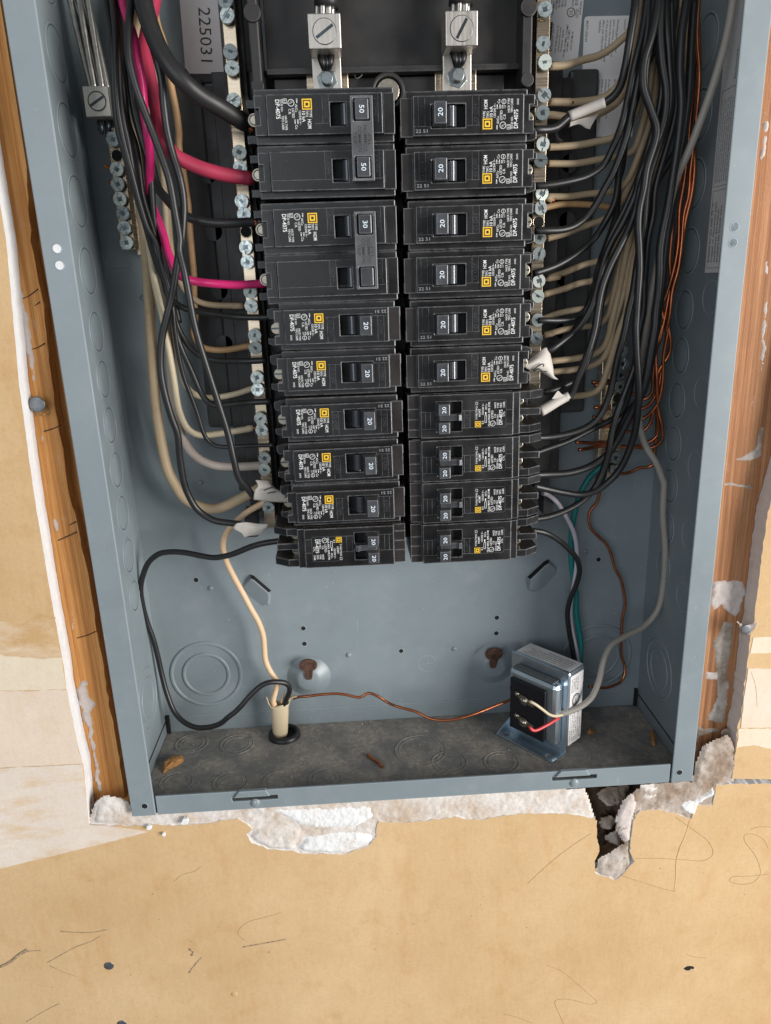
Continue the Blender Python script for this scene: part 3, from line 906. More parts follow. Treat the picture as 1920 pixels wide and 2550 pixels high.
for p, R in (((17.6,90.7,47.4), 6.6), ((-169.6,90.7,334.9), 8.0)):
    mb = MB()
    mb.torus((p[0], 90.8, p[2]), (0, -1, 0), R, 0.3, 36, 6, 0.6)
    mb.box(p[0] - R * 0.72, p[0] + R * 0.72, 90.5, 90.85, p[2] - 0.3, p[2] + 0.3)
    mb.box(p[0] - 0.3, p[0] + 0.3, 90.55, 90.85, p[2] + 0.3, p[2] + R * 0.75)
    mb.box(p[0] - R * 0.45, p[0] + R * 0.45, 90.5, 90.85, p[2] - R * 0.42, p[2] - R * 0.36)
    mb.build('earth_symbol', 'paint', back)
for sgn, hp in ((-1, [(-113.6,90.8,117.1),(-106.9,90.8,125.3),(-104.5,90.8,124.2),(-93.2,90.8,112.1),(-93.4,90.8,107.0),(-94.7,90.8,101.1),(-99.7,90.8,99.9),(-108.4,90.8,107.8)]), (1, [(91.8,90.8,102.0),(91.6,90.8,112.3),(103.7,90.8,123.9),(107.0,90.8,125.4),(112.8,90.8,119.5),(112.8,90.8,114.1),(102.1,90.8,101.4),(97.0,90.8,100.3)])):
    pl = xz(hp)
    n = len(pl)
    cx = sum(p[0] for p in pl) / n
    cz = sum(p[1] for p in pl) / n
    ax = Vector((0.72 * -sgn, 0.69)).normalized()
    vs = [(p[0], 91.0, p[1]) for p in pl]
    top = []
    for p in pl:
        q = (cx + (p[0] - cx) * 0.86, cz + (p[1] - cz) * 0.86)
        s = (q[0] - cx) * ax.x + (q[1] - cz) * ax.y
        top.append((q[0], 90.8 - max(0.25, 2.3 + s * 0.33), q[1]))
    mb = MB()
    fs = [tuple(range(n, 2 * n))] + [(i, (i + 1) % n, n + (i + 1) % n, n + i) for i in range(n)]
    mb.add(vs + top, fs, 0, False)
    lv = mb.build('louvre', 'paint', back, 0.6)
    up = sorted(range(n), key=lambda i: -((pl[i][0] - cx) * ax.x + (pl[i][1] - cz) * ax.y))[:3]
    up = sorted(up)
    mb = MB()
    q = [pl[i] for i in up]
    t3 = [top[i] for i in up]
    off = Vector((ax.x, ax.y)) * 0.35
    a = [(p[0] + off.x, 90.5, p[1] + off.y) for p in q]
    b = [(t[0] + off.x, t[1] + 0.5, t[2] + off.y) for t in t3]
    m_ = len(a)
    mb.add(a + b, [(i, i + 1, m_ + i + 1, m_ + i) for i in range(m_ - 1)])
    mb.build('louvre_opening', 'void', lv)
for pc, ph, ps in (((-70.6,90.8,41.9), (-70.1,84.5,54.6), (-70.1,84.5,44.6)), ((67.5,90.8,44.0), (66.4,84.5,55.5), (65.9,84.5,45.6))):
    mb = MB()
    mb.lathe((pc[0], 90.9, pc[2]), (0, -1, 0), [(16.5, 0), (14.8, 0.7), (9.6, 4.4), (8.2, 5.4), (6.5, 5.9), (0, 5.95)], 40)
    dome = mb.build('keyhole_dome', 'paint', back)
    mb = MB()
    pl = [(ph[0] + 6.6 * math.cos(a), ph[2] + 4.9 * math.sin(a)) for a in [math.radians(-62 + i * (304 / 22)) for i in range(23)]]
    pl += [(ps[0] - 2.6, ps[2] + 1.0), (ps[0] - 1.7, ps[2] - 1.4), (ps[0] + 1.7, ps[2] - 1.4), (ps[0] + 2.6, ps[2] + 1.0)][::1]
    mb.prism(pl, 83.8, 85.2)
    mb.build('keyhole', 'rust', dome)
# step line low on the back panel
mb = MB()
mb.box(-179, 179, 90.3, 90.85, 14.6, 15.1)
mb.build('back_crease', 'paint', back)
# floor knockouts
for p, R in (((-159.8,29.8,2.0), 11), ((-123.0,26.2,2.0), 11.5), ((-90.1,23.9,2.0), 11), ((-59.6,23.6,2.0), 11), ((-158.2,74.1,2.0), 11.5), ((-124.5,69.6,2.0), 12), ((26.0,33.5,2.0), 12), ((61.7,30.0,2.0), 12), ((7.6,49.0,2.0), 18), ((112.3,34.5,2.0), 14), ((94.8,40.2,2.0), 13)):
    mb = MB()
    mb.torus((p[0], p[1], 2.0), (0, 0, 1), R, 0.6, 40, 8, 0.5)
    mb.torus((p[0], p[1], 2.0), (0, 0, 1), R - 3.0, 0.45, 40, 8, 0.5)
    mb.build('knockout', 'floor', flr)
# holes and screws in the lips
for x, z, m in ((-173.6, 341.0, 'gypedge'), (-173.6, 333.0, 'gypedge'), (173.6, 341.0, 'slot'), (173.6, 333.0, 'slot')):
    mb = MB()
    mb.cyl((x, -0.05, z), (0, 1, 0), 2.15, 0.2, 20)
    h = mb.build('mounting_hole', m, ll if x < 0 else rl)
    mb = MB()
    mb.torus((x, 0.0, z), (0, -1, 0), 2.3, 0.28, 24, 6, 0.6)
    mb.build('hole_rim', 'paint', h)
for x in (-172.6, 172.6):
    mb = MB()
    mb.cyl((x, -0.06, 7.5), (0, 1, 0), 1.9, 0.2, 18)
    h = mb.build('corner_hole', 'void', ll if x < 0 else rl)
    mb = MB()
    mb.torus((x, 0.0, 7.5), (0, -1, 0), 2.1, 0.3, 22, 6, 0.6)
    mb.build('hole_rim', 'paint', h)

# stickers -------------------------------------------------------
def quad_sticker(name, pts, mat, label, th=0.15, parent=back):
    mb = MB()
    mb.prism(xz(pts), pts[0][1] - th, pts[0][1])
    return mb.build(name, mat, parent, 0.0, label=label)
s1 = quad_sticker('sticker', [(-115.8,88.0,488.6),(-115.8,88.0,475.6),(-116.5,88.0,441.8),(-114.3,88.0,438.7),(-90.7,88.0,438.2),(-89.0,88.0,488.2)], 'sticker', 'white sticker printed 225031')
mb = MB()
a, b = Vector((-105.8,87.7,472.2)), Vector((-107.0,87.7,444.7))
mb.text('225031', 6.6, a, (b - a), (Vector((-(b - a).z, 0, (b - a).x)) * -1 * -1), 'L', (b - a).length, bold=-0.004)
mb.build('print', 'ink_black', s1)
mb = MB()
mb.prism(xz([(-114.6,90.0,489.2),(-116.7,90.0,439.1),(-114.7,90.0,438.8),(-114.7,90.0,434.4),(-93.5,90.0,434.2),(-92.6,90.0,438.4),(-88.9,90.0,438.5),(-86.8,90.0,488.8)]), 88.2, 90.5)
mb.build('sticker_tray', 'pan', back)
s2 = quad_sticker('sticker', [(91.7,89.8,478.2),(116.2,89.8,477.8),(116.1,89.8,472.4),(113.8,89.8,440.4),(92.7,89.8,441.5)], 'sticker', 'white sticker listing breaker types beside the right neutral bar')
mb = MB()
def up(txt, p0, p1, cap, mbx, align='L'):
    a, b = Vector(p0), Vector(p1)
    d = (b - a)
    d.y = 0
    mbx.text(txt, cap, (a.x, a.y, a.z), d, (-d.z, 0, d.x), align, d.length, bold=0.004)
for txt, q in (('Use only Square D', [(100.4,89.6,445.1),(102.0,89.6,459.7)]), ('accessories and', [(102.3,89.6,446.0),(103.5,89.6,458.6)]), ('breaker types:', [(104.0,89.6,446.1),(105.1,89.6,457.8)]), ('HOM, HOMA, HOMP,', [(105.7,89.6,443.1),(107.8,89.6,460.2)]), ('HOMT, QOM1', [(107.7,89.6,445.9),(108.8,89.6,457.0)]), ('and QOM1A', [(109.8,89.6,446.8),(110.9,89.6,456.4)]), ('by Schneider Electric', [(98.2,89.6,446.4),(99.2,89.6,460.5)]), ('HOMC', [(98.4,89.6,464.8),(99.4,89.6,471.9)]), ('HOMC', [(100.5,89.6,468.0),(101.1,89.6,473.6)]), ('Breaker', [(102.1,89.6,468.7),(102.5,89.6,474.7)]), ('Bus', [(104.0,89.6,468.9),(104.3,89.6,473.2)]), ('Box', [(105.7,89.6,469.2),(105.9,89.6,472.5)])):
    up(txt, q[0], q[1], 1.15, mb)
for txt, q, cp in (('LISTED', [(113.1,89.6,463.2),(113.2,89.6,468.0)], 1.6), ('01', [(112.7,89.6,469.5),(112.9,89.6,472.0)], 1.9), ('PANELBOARD', [(110.3,89.6,469.2),(110.4,89.6,477.8)], 1.1), ('ZAV41900', [(114.6,89.6,464.7),(115.3,89.6,471.6)], 1.2)):
    up(txt, q[0], q[1], cp, mb)
c = Vector((108.8,89.6,466.2))
mb.torus(c, (0, 1, 0), 2.25, 0.22, 30, 6, 0.3)
mb.text('UL', 2.0, c + Vector((0.9, -0.05, -1.3)), (0.1, 0, 1), (-1, 0, 0.1), 'L', 2.6)
mb.prism(xz([(95.9,89.6,461.7),(98.3,89.6,461.3),(97.1,89.6,446.8),(95.5,89.6,447.6)]), 89.6, 89.64)
mb.build('print', 'ink_black', s2)
s3 = quad_sticker('sticker', [(119.2,90.5,464.3),(149.8,90.5,464.2),(150.8,90.5,449.8),(149.7,90.5,399.7),(118.7,90.5,400.4),(117.5,90.5,401.5),(117.3,90.5,402.9),(117.0,90.5,462.5),(117.5,90.5,463.8)], 'sticker', 'white warning sticker behind the right hand wires')
mb = MB()
def down(txt, p0, cap, mbx, k=None):
    a = Vector(p0)
    mbx.text(txt, cap, a, (-0.035, 0, -1), (1, 0, -0.035), 'L', k, bold=0.004)
yy = 90.3
for txt, p in (('control', (141.0,90.3,462.4)), ('Allowing gypsum based', (136.7,90.3,462.5)), ('paint, solvents or spray to', (134.4,90.3,462.3)), ('contact the metallic parts', (132.4,90.3,462.4)), ('of this product may adversely', (130.3,90.3,462.3)), ('affect user safety and impair', (128.2,90.3,462.3)), ('reliability', (126.1,90.3,462.3))):
    down(txt, p, 1.25, mb)
down('40271-650-03', (118.3,90.3,462.2), 1.35, mb)
for txt, p in (('evite que los', (139.2,90.3,431.5)), ('de seguridad', (136.7,90.3,431.4)), ('Al permitir que las partes no', (133.2,90.3,431.3)), ('metalicas del producto', (131.2,90.3,431.3)), ('entren en contacto con pintura,', (129.1,90.3,431.4)), ('solventes a base de yeso en', (127.1,90.3,431.3)), ('derivados se pueden la', (124.9,90.3,431.3)), ('afectar', (122.5,90.3,431.3)), ('seguridad', (120.5,90.3,431.3)), ('la confiabilidad', (118.3,90.3,431.4))):
    down(txt, p, 1.25, mb)
mb.build('print', 'ink_black', s3)
# sticker on the inner face of the right wall
mb = MB()
mb.box(178.7, 179.0, 3.0, 39.6, 318.5, 470)
s4 = mb.build('sticker', 'sticker_grey', wr, label='grey instruction sticker on the inside of the right wall')
mb = MB()
for k, t in enumerate(('Suitable for use with 75 \u00b0C', 'Copper or Aluminum main', 'conductors. See branch', 'breakers for branch wire', 'ratings.')):
    mb.text(t, 2.0, (178.6, 35.4 - 3.3 * k, 324.0), (0, 0, 1), (0, 1, 0), 'L', bold=0.006)
rr = random.Random(4)
for k in range(7):
    t = ' '.join('tighten branch neutral wire torque minimum lbs in. bar terminal equipment ground one size only per hole see table'.split()[(k * 3 + j) % 19] for j in range(9))
    mb.text(t, 1.1, (178.6, 35.5 - 2.2 * k, 366.0), (0, 0, 1), (0, 1, 0), 'L', 42 - rr.random() * 3, bold=0.003)
for k in range(3):
    mb.text(('Enclosure', 'Type 1', 'Indoor')[k], 1.6, (178.6, 24.0 - 4 * k, 415.0), (0, 0, 1), (0, 1, 0), 'L', 14)
for a in ((321.0, 362.0), (364.0, 412.0)):
    mb.box(178.62, 178.68, 37.6, 37.8, a[0], a[1])
    mb.box(178.62, 178.68, 3.2, 37.6, a[1] - 0.2, a[1])
    mb.box(178.62, 178.68, 3.2, 37.6, a[0], a[0] + 0.2)
mb.build('print', 'ink_black', s4)

# ================================================================ black interior assembly
inter = empty('interior_assembly', (0, 80, 300), 'black plastic interior that carries the breakers', 'panel interior')
def ib(name, a, mat='base', bevel=0.6, parent=inter):
    mb = MB()
    a = (a[0], a[1], a[2] - 80, a[3] - 80, a[4] - 300, a[5] - 300)
    mb.box(*a)
    return mb.build(name, mat, parent, bevel)
base = ib('base_tray', (-100, 101, 74, 84, 176, 436))
ib('bus_support', (-64, 64, 60, 73.9, 158, 428))
for x0, x1 in ((-107, -100.1), (101.1, 108)):
    ib('tray_edge', (x0, x1, 78, 84, 190, 430), 'base')
for x0, x1 in ((-124, -107.1), (108.1, 126)):
    ib('tray_wing', (x0, x1, 84.5, 90.2, 232, 436), 'pan', 2.0)
for z in (384, 352, 318, 286):
    for x in (-107.5, 107.8):
        mb = MB()
        mb.cyl((x, -2.0, z - 300), (0, 1, 0), 5.5, 6.0, 20)
        mb.build('tray_boss', 'pan', inter, 0.4)
ib('foot', (-104, -96, 70, 84, 160, 178))
ib('foot', (96, 103, 70, 84, 166, 180))
top = ib('upper_cover', (-67, 72, 60, 66, 430.5, 560), 'base')
ib('cover_ledge', (-67, 72, 52, 59.9, 428.6, 431.5), 'base', 0.4, top)
for x in (-71.5, 73.0):
    p = ib('side_post', (x - 2.6, x + 2.6, 44, 66, 421, 560), 'base', 0.8)
    mb = MB()
    mb.cyl((x, 42 - 80, 455 - 300), (0, 1, 0), 4.4, 4, 16)
    mb.build('post_boss', 'base', p, 0.3)
    mb = MB()
    mb.cyl((x, 42 - 80, 421 - 300), (0, 1, 0), 3.4, 4, 16)
    mb.build('post_boss', 'base', p, 0.3)
mb = MB()
p = (-1.7,52.0,419.3)
mb.lathe((p[0], p[1] - 80, p[2] - 300), (0, -1, 0), [(9.5, -8), (9.5, 0), (7.2, 0), (7.2, -3)], 30)
bs = mb.build('screw_boss', 'base', inter)
mb = MB()
mb.cyl((p[0], p[1] - 79, p[2] - 300), (0, -1, 0), 6.2, 1.5, 20)
mb.build('mounting_screw', 'nickel', bs, 0.3)
mb = MB()
mb.tube([Vector(q) - Vector((0, 80, 300)) for q in [(-22.2,58.0,431.7),(-19.7,57.0,429.9),(-16.3,56.0,430.3),(-15.6,55.0,428.2),(-18.7,54.0,426.2),(-19.8,56.0,428.9)]], 0.35, 5, 0.6)
mb.build('plastic_flash', 'pan', inter)

# main lugs and the service cables
def lug(px, name_label, cable_label, side):
    r = empty('main_lug', (px, 60, 425), name_label, 'lug', 'main lugs on the bus tongues')
    def L(name, a, mat, bevel=0.4, parent=r):
        mb = MB()
        mb.box(a[0], a[1], a[2] - 60, a[3] - 60, a[4] - 425, a[5] - 425)
        return mb.build(name, mat, parent, bevel)
    L('bus_tongue', (-11.5, 11.5, 57, 59.6, 408, 429), 'tin')
    L('lug_strap', (-7.8, 7.8, 51, 55, 414, 447), 'alu')
    blk = L('lug_block', (-8.4, 8.4, 34, 52, 435.5, 451.5), 'alu', 0.5)
    mb = MB()
    mb.cyl((0, -26.4, 18.3), (0, 1, 0), 6.0, 0.8, 28)
    sc = mb.build('set_screw', 'alu', r, 0.2)
    mb = MB()
    mb.torus((0, -26.2, 18.3), (0, -1, 0), 5.7, 0.45, 32, 6, 0.5)
    mb.build('screw_rim', 'slot', sc)
    d = Vector((0.83, 0, 0.55)) if side < 0 else Vector((0.5, 0, 0.86))
    n = Vector((-d.z, 0, d.x))
    a = Vector((0, -26.5, 18.3))
    mb = MB()
    q = [a - d * 5.2 - n * 0.75, a + d * 5.2 - n * 0.75, a + d * 5.2 + n * 0.75, a - d * 5.2 + n * 0.75]
    mb.prism([(v.x, v.z) for v in q], -26.5, -26.3)
    mb.build('slot', 'slot', sc)
    mb = MB()
    mb.cyl((0, -4.0, 0), (0, -1, 0), 6.8, 1.2, 30)
    ws = mb.build('washer', 'steel', r, 0.2)
    mb = MB()
    mb.cyl((0, -5.2, 0), (0, -1, 0), 5.9, 4.0, 6, smooth=False)
    mb.build('hex_nut', 'steel', r, 0.4)
    mb = MB()
    mb.cyl((0, -5, 0), (0, -1, 0), 3.0, 9.5, 20)
    for k in range(5):
        mb.torus((0, -9.5 - k, 0), (0, 1, 0), 2.95, 0.3, 20, 6)
    mb.build('stud_bolt', 'steel', r, 0.2)
    mb = MB()
    for k in range(3):
        mb.tube([(-3.0 + 3 * k, -12, 11), (-2.6 + 2.6 * k, -15, 9.0 - (k % 2)), (-2 + 2 * k, -16, 6.5), (-1.2 + 1.2 * k, -13, 5.0)], 1.9, 8, 1.0)
    mb.build('anti_oxide_blob', 'rubber', r)
    c = empty('service_cable', (px, 45, 452), cable_label, 'cable')
    lean = 1.5 if side < 0 else 0.8
    mb = MB()
    mb.tube([(lean * 1.0, -2, 4.2), (lean * 2, -3, 22), (lean * 4, -4, 60), (lean * 6, 0, 110)], 6.4, 18, 3)
    ins = mb.build('insulation', 'w_blackmatte', c)
    for k in range(7):
        ang = k * 2 * math.pi / 7
        ox, oy = 3.9 * math.cos(ang), 3.9 * math.sin(ang)
        mb = MB()
        mb.tube([(ox, oy - 2, -2), (ox + 0.4, oy - 2, 4), (ox * 0.9 + lean, oy - 2, 11)], 1.7, 9, 1.2)
        mb.build('strand', 'strand', c)
    return r
lug(-34.6, 'square aluminium lug feeding the left bus, beside the left neutral bar', 'thick black service cable entering the left lug', -1)
lug(36.2, 'square aluminium lug feeding the right bus, beside the right neutral bar', 'thick black service cable entering the right lug', 1)

# ================================================================ screws, neutral bars, ground bars
def screw_mesh(R=3.9, kind=0):
    mb = MB()
    mb.cyl((0, 0, 0), (0, -1, 0), R * 0.62, 3.2, 14, 0)
    mb.cyl((0, -2.2, 0), (0, -1, 0), R, 1.0, 24, 0)
    mb.cyl((0, -3.2, 0), (0, -1, 0), R * 0.93, 0.2, 24, 0)
    s1 = 0.75
    for sz in (-1, 1):
        a0 = math.asin(s1 / R)
        pl = [(R * 0.97 * math.cos(a0 + (math.pi - 2 * a0) * k / 12), sz * R * 0.97 * math.sin(a0 + (math.pi - 2 * a0) * k / 12)) for k in range(13)]
        if kind:
            pl += [(-R * 0.42, sz * s1), (-R * 0.32, sz * R * 0.42), (R * 0.32, sz * R * 0.42), (R * 0.42, sz * s1)]
        mb.prism(pl, -4.1, -3.3, 0)
    mb.box(-R * 0.30, R * 0.30, -3.5, -3.42, -R * 0.30, R * 0.30, 1)
    o = mb.build('screw', ['steel', 'slot'], None, 0.18, 1)
    me = o.data
    bpy.data.objects.remove(o)
    return me
SCREW = [screw_mesh(3.9, 0), screw_mesh(3.9, 1), screw_mesh(3.5, 1)]
SR = random.Random(8)
def place_screw(parent, loc, kind=0, tilt=0.10, scale=1.0):
    o = bpy.data.objects.new('screw', SCREW[kind])
    COL.objects.link(o)
    o.parent = parent
    o.location = Vector(loc) * S
    o.rotation_euler = (SR.uniform(-tilt, tilt), SR.uniform(0, 3.14), SR.uniform(-tilt, tilt))
    o.scale = (scale,) * 3
    return o

def term_bar(name, loc, wx, dp, z0, z1, mat, screws, label, kind, holes=(), proud=0.0, sc=1.0):
    r = empty(name, loc, label, 'terminal bar')
    mb = MB()
    mb.box(-wx / 2, wx / 2, 0, dp, z0 - loc[2], z1 - loc[2])
    bar = mb.build('bar', mat, r, 0.5)
    for (x, z) in screws:
        place_screw(r, (x, -proud + 0.2, z - loc[2]), kind if not isinstance(kind, tuple) else kind[int(z) % len(kind)], 0.10, sc)
    for z in holes:
        mb = MB()
        mb.cyl((0, -0.06, z - loc[2]), (0, 1, 0), 3.2, 0.3, 20)
        h = mb.build('empty_hole', 'void', r)
        mb = MB()
        mb.torus((0, 0, z - loc[2]), (0, -1, 0), 3.3, 0.35, 24, 6, 0.6)
        mb.build('hole_rim', mat, h)
    return r
sl = [(-85.2,53.0,463.7),(-85.1,53.0,457.0),(-85.0,53.0,440.1),(-85.1,53.0,432.1),(-85.5,53.0,416.5),(-84.9,53.0,391.2),(-85.2,53.0,383.4),(-85.0,53.0,366.2),(-84.8,53.0,358.9),(-85.0,53.0,341.6),(-85.0,53.0,341.4),(-85.1,53.0,333.4),(-85.5,53.0,316.8),(-84.9,53.0,308.9),(-84.9,53.0,292.1),(-84.7,53.0,284.5),(-85.2,53.0,267.1),(-85.0,53.0,259.7),(-85.0,53.0,242.3),(-84.6,53.0,235.0),(-84.5,53.0,217.5),(-84.4,53.0,210.1),(-85.0,53.0,185.3)]
sr = [(83.9,53.0,457.0),(83.9,53.0,440.6),(83.5,53.0,432.1),(83.4,53.0,415.8),(82.8,53.0,407.0),(82.8,53.0,391.0),(82.1,53.0,382.2),(82.6,53.0,365.2),(82.4,53.0,357.4),(82.3,53.0,341.1),(83.5,53.0,332.5),(83.9,53.0,333.2),(83.0,53.0,317.2),(82.7,53.0,308.4),(82.0,53.0,294.6),(82.9,53.0,284.1),(80.9,53.0,268.5)]
zs = sorted({round(p[2], 1) for p in sl})
zs = [z for i, z in enumerate(zs) if i == 0 or z - zs[i - 1] > 5]
zl = [p[2] for p in sorted(sl, key=lambda p: p[2])]
def thin(v, gap):
    out = []
    for z in sorted(v):
        if not out or z - out[-1] > gap:
            out.append(z)
    return out
nb_l = term_bar('neutral_bar', (-85.6, 57.0, 300), 7.4, 9.0, 170, 520, 'tin', [(random.Random(int(z)).uniform(-0.4, 0.4), z) for z in thin([p[2] for p in sl], 5)] + [(0, 470), (0, 484)], 'long tinned neutral bar with screws left of the breakers', (0, 1), [(-85.2,57.0,350.1)[2]], 0.8)
nb_r = term_bar('neutral_bar', (84.6, 57.0, 300), 7.4, 9.0, 250, 520, 'tin', [(random.Random(int(z)).uniform(-0.4, 0.4), z) for z in thin([p[2] for p in sr], 5)] + [(0, 470), (0, 486)], 'long tinned neutral bar with screws right of the breakers', (0, 1), [(83.1,57.0,350.2)[2]], 0.8)
for nb, sg in ((nb_l, -1), (nb_r, 1)):
    mb = MB()
    mb.box(-6.2, 6.2, 9.1, 17.0, -125 if sg < 0 else -55, 220)
    mb.build('bar_holder', 'base', nb, 0.4)

gb = term_bar('ground_bar', (-157.4, 72.0, 375), 8.2, 8.0, 343, 409, 'tin', [(random.Random(int(p[2])).uniform(-0.5, 0.5), p[2]) for p in [(-156.2,69.0,401.9),(-156.1,69.0,386.2),(-155.9,69.0,378.5),(-156.1,69.0,370.5),(-155.8,69.0,362.7),(-155.5,69.0,354.7),(-155.8,69.0,347.1)]], 'short ground bar with lug on the back wall at the upper left', 1, [(-155.6,72.0,394.1)[2]], 0.5)
mb = MB()
mb.box(3.0, 9.2, 6.0, 15.0, -35, 32)
mb.build('bar_foot', 'tin', gb, 0.4)
lg = empty('ground_lug', (-162.0, 80, 420), 'square aluminium lug at the top of the left ground bar', 'lug')
mb = MB()
mb.box(-6.9, 6.9, -18, 0, -7.6, 7.6)
mb.build('lug_block', 'alu', lg, 0.5)
mb = MB()
mb.cyl((0.3, -18.4, 0), (0, 1, 0), 5.0, 0.8, 28)
s_ = mb.build('set_screw', 'alu', lg, 0.2)
mb = MB()
mb.torus((0.3, -18.3, 0), (0, -1, 0), 4.7, 0.4, 32, 6, 0.5)
d = Vector((0.85, 0, 0.5))
n = Vector((-0.5, 0, 0.85))
q = [d * -4.6 - n * 0.7, d * 4.6 - n * 0.7, d * 4.6 + n * 0.7, d * -4.6 + n * 0.7]
mb.prism([(v.x + 0.3, v.z) for v in q], -18.5, -18.3)
mb.build('slot', 'slot', s_)
mb = MB()
for k in range(5):
    mb.cyl((-3.4 + k * 1.9, -7 - (k % 2) * 3, -7.4), (0, 0, -1), 1.1, 5.5 + (k * 7 % 5), 8)
mb.build('strand_ends', 'slot', lg)
gc = empty('ground_cable', (-162.0, 70, 428), 'bare stranded aluminium ground cable running down into the left lug', 'cable')
for k in range(7):
    a = k * 2 * math.pi / 6
    ox, oy = (0, 0) if k == 6 else (4.0 * math.cos(a), 4.0 * math.sin(a))
    mb = MB()
    pts = []
    for j in range(7):
        aa = a + j * 0.22
        q = (0, 0) if k == 6 else (4.2 * math.cos(aa) * (1 + 0.06 * j), 3.4 * math.sin(aa))
        pts.append((q[0] - 1.5 * j + 0.6, q[1], -2 + 13 * j))
    mb.tube(pts, 1.75, 9, 3)
    mb.build('strand', 'strand', gc)
rg_s = [(random.Random(int(p[2])).uniform(-0.6, 0.6), p[2]) for p in [(145.0,69.0,273.0),(144.6,69.0,264.8),(143.7,69.0,257.8),(143.2,69.0,250.1),(141.1,69.0,235.1),(144.3,69.0,225.7),(142.7,69.0,219.0),(141.5,69.0,203.5),(141.0,69.0,195.2)]]
rgb = term_bar('ground_bar', (143.5, 72.0, 235), 8.2, 8.0, 189, 280, 'tin', [(x, z) for x, z in rg_s], 'ground bar behind the wires at the lower right with many bare copper wires', 1, [(143.7,72.0,242.5)[2]], 0.5)
mb = MB()
mb.box(-9.2, -3.0, 6.0, 15.0, -44, 44)
mb.build('bar_foot', 'tin', rgb, 0.4)

# ================================================================ circuit breakers
UP, RT = (0, 0, 1), (-1, 0, 0)       # lettering that reads upward on a right-hand breaker
def vt(mb, s, u, v0, v1, cap, y=-0.42, mi=0, bold=0.0):
    mb.text(s, cap, (u + cap / 2, y, v0), UP, RT, 'L', v1 - v0, mi, bold)

def logo(mb, u, v, s, y=-0.45, mi=0):
    """square emblem: an outer frame and a D inside"""
    h = s / 2
    t = s * 0.11
    holed(mb, u - h, u + h, v - h, v + h, [(u - h + t, u + h - t, v - h + t, v + h - t)], y - 0.02, y + 0.02, mi)
    a = h - t * 1.9
    # the D lies on its back, reading upward
    pl_o = [(u + a, v - a), (u + a, v + a * 0.78), (u + a * 0.78, v + a), (u - a * 0.78, v + a), (u - a, v + a * 0.78), (u - a, v - a)]
    k = 0.45
    pl_i = [(u + (p[0] - u) * k, v + (p[1] - v) * k) for p in pl_o]
    n = len(pl_o)
    vs = [(p[0], y, p[1]) for p in pl_o] + [(p[0], y, p[1]) for p in pl_i]
    fs = []
    for i in range(n):
        j = (i + 1) % n
        fs.append((i, j, n + j, n + i))
    mb.add(vs, fs, mi)

def ul(mb, u, v, r, y=-0.44):
    mb.torus((u, y + 0.05, v), (0, -1, 0), r, r * 0.09, 26, 6, 0.3)
    mb.text('U', r * 0.75, (u + r * 0.1, y, v - r * 0.62), UP, RT, 'L', r * 0.52, bold=0.004)
    mb.text('L', r * 0.75, (u + r * 0.6, y, v - r * 0.02), UP, RT, 'L', r * 0.45, bold=0.004)

def label_single(sw=True):
    w_, ye = MB(), MB()
    logo(ye, 44.6, -4.5, 5.0)
    vt(w_, 'TYPE', 42.9, -1.8, 1.5, 1.25)
    vt(w_, 'TIPO', 44.75, -1.8, 1.3, 1.25)
    vt(w_, 'HOM', 43.7, 2.3, 6.6, 1.85, bold=0.006)
    vt(w_, '10 kA', 46.5, -1.8, 3.6, 1.6, bold=0.006)
    vt(w_, '120/240 V~', 48.3, -1.8, 4.9, 1.15)
    for u, v in ((49.6, -6.4), (49.6, 3.1), (51.0, 3.1)):
        holed(w_, u - 0.3, u + 0.3, v - 0.7, v + 0.4, [(u - 0.16, u + 0.16, v - 0.55, v + 0.25)], -0.45, -0.42)
        w_.box(u - 0.18, u + 0.18, -0.45, -0.42, v + 0.4, v + 1.3)
    vt(w_, 'AI/Cu', 50.0, -4.6, -1.1, 1.2)
    vt(w_, 'Cu', 50.4, 4.8, 6.7, 1.3)
    ul(w_, 52.6, -5.3, 1.55)
    vt(w_, 'LISTED', 51.7, -2.9, 1.7, 1.2)
    vt(w_, 'C.B.', 53.4, -2.6, 0.0, 1.2)
    if sw:
        vt(w_, '117', 53.6, 2.5, 4.1, 0.9)
        vt(w_, '828', 52.3, 2.5, 4.1, 0.9)
        w_.torus((53.0, -0.4, 5.7), (0, -1, 0), 1.1, 0.12, 22, 6, 0.3)
        w_.box(52.9, 53.1, -0.44, -0.41, 4.8, 6.6)
        vt(w_, 'SWD', 60.3, 4.1, 6.9, 1.0)
    vt(w_, 'HACR TYPE', 55.6, 0.5, 7.1, 1.15)
    vt(w_, 'TIPO CARR', 57.2, 0.5, 7.0, 1.15)
    holed(w_, 54.7, 56.6, -7.2, -5.0, [(54.87, 56.43, -7.03, -5.17)], -0.45, -0.42)
    vt(w_, '61', 55.65, -6.8, -5.4, 1.0)
    vt(w_, 'ISSUE NO.', 57.3, -7.0, -1.2, 1.05)
    vt(w_, 'DP-4075', 59.4, -7.0, 1.9, 2.1, bold=0.008)
    return w_, ye

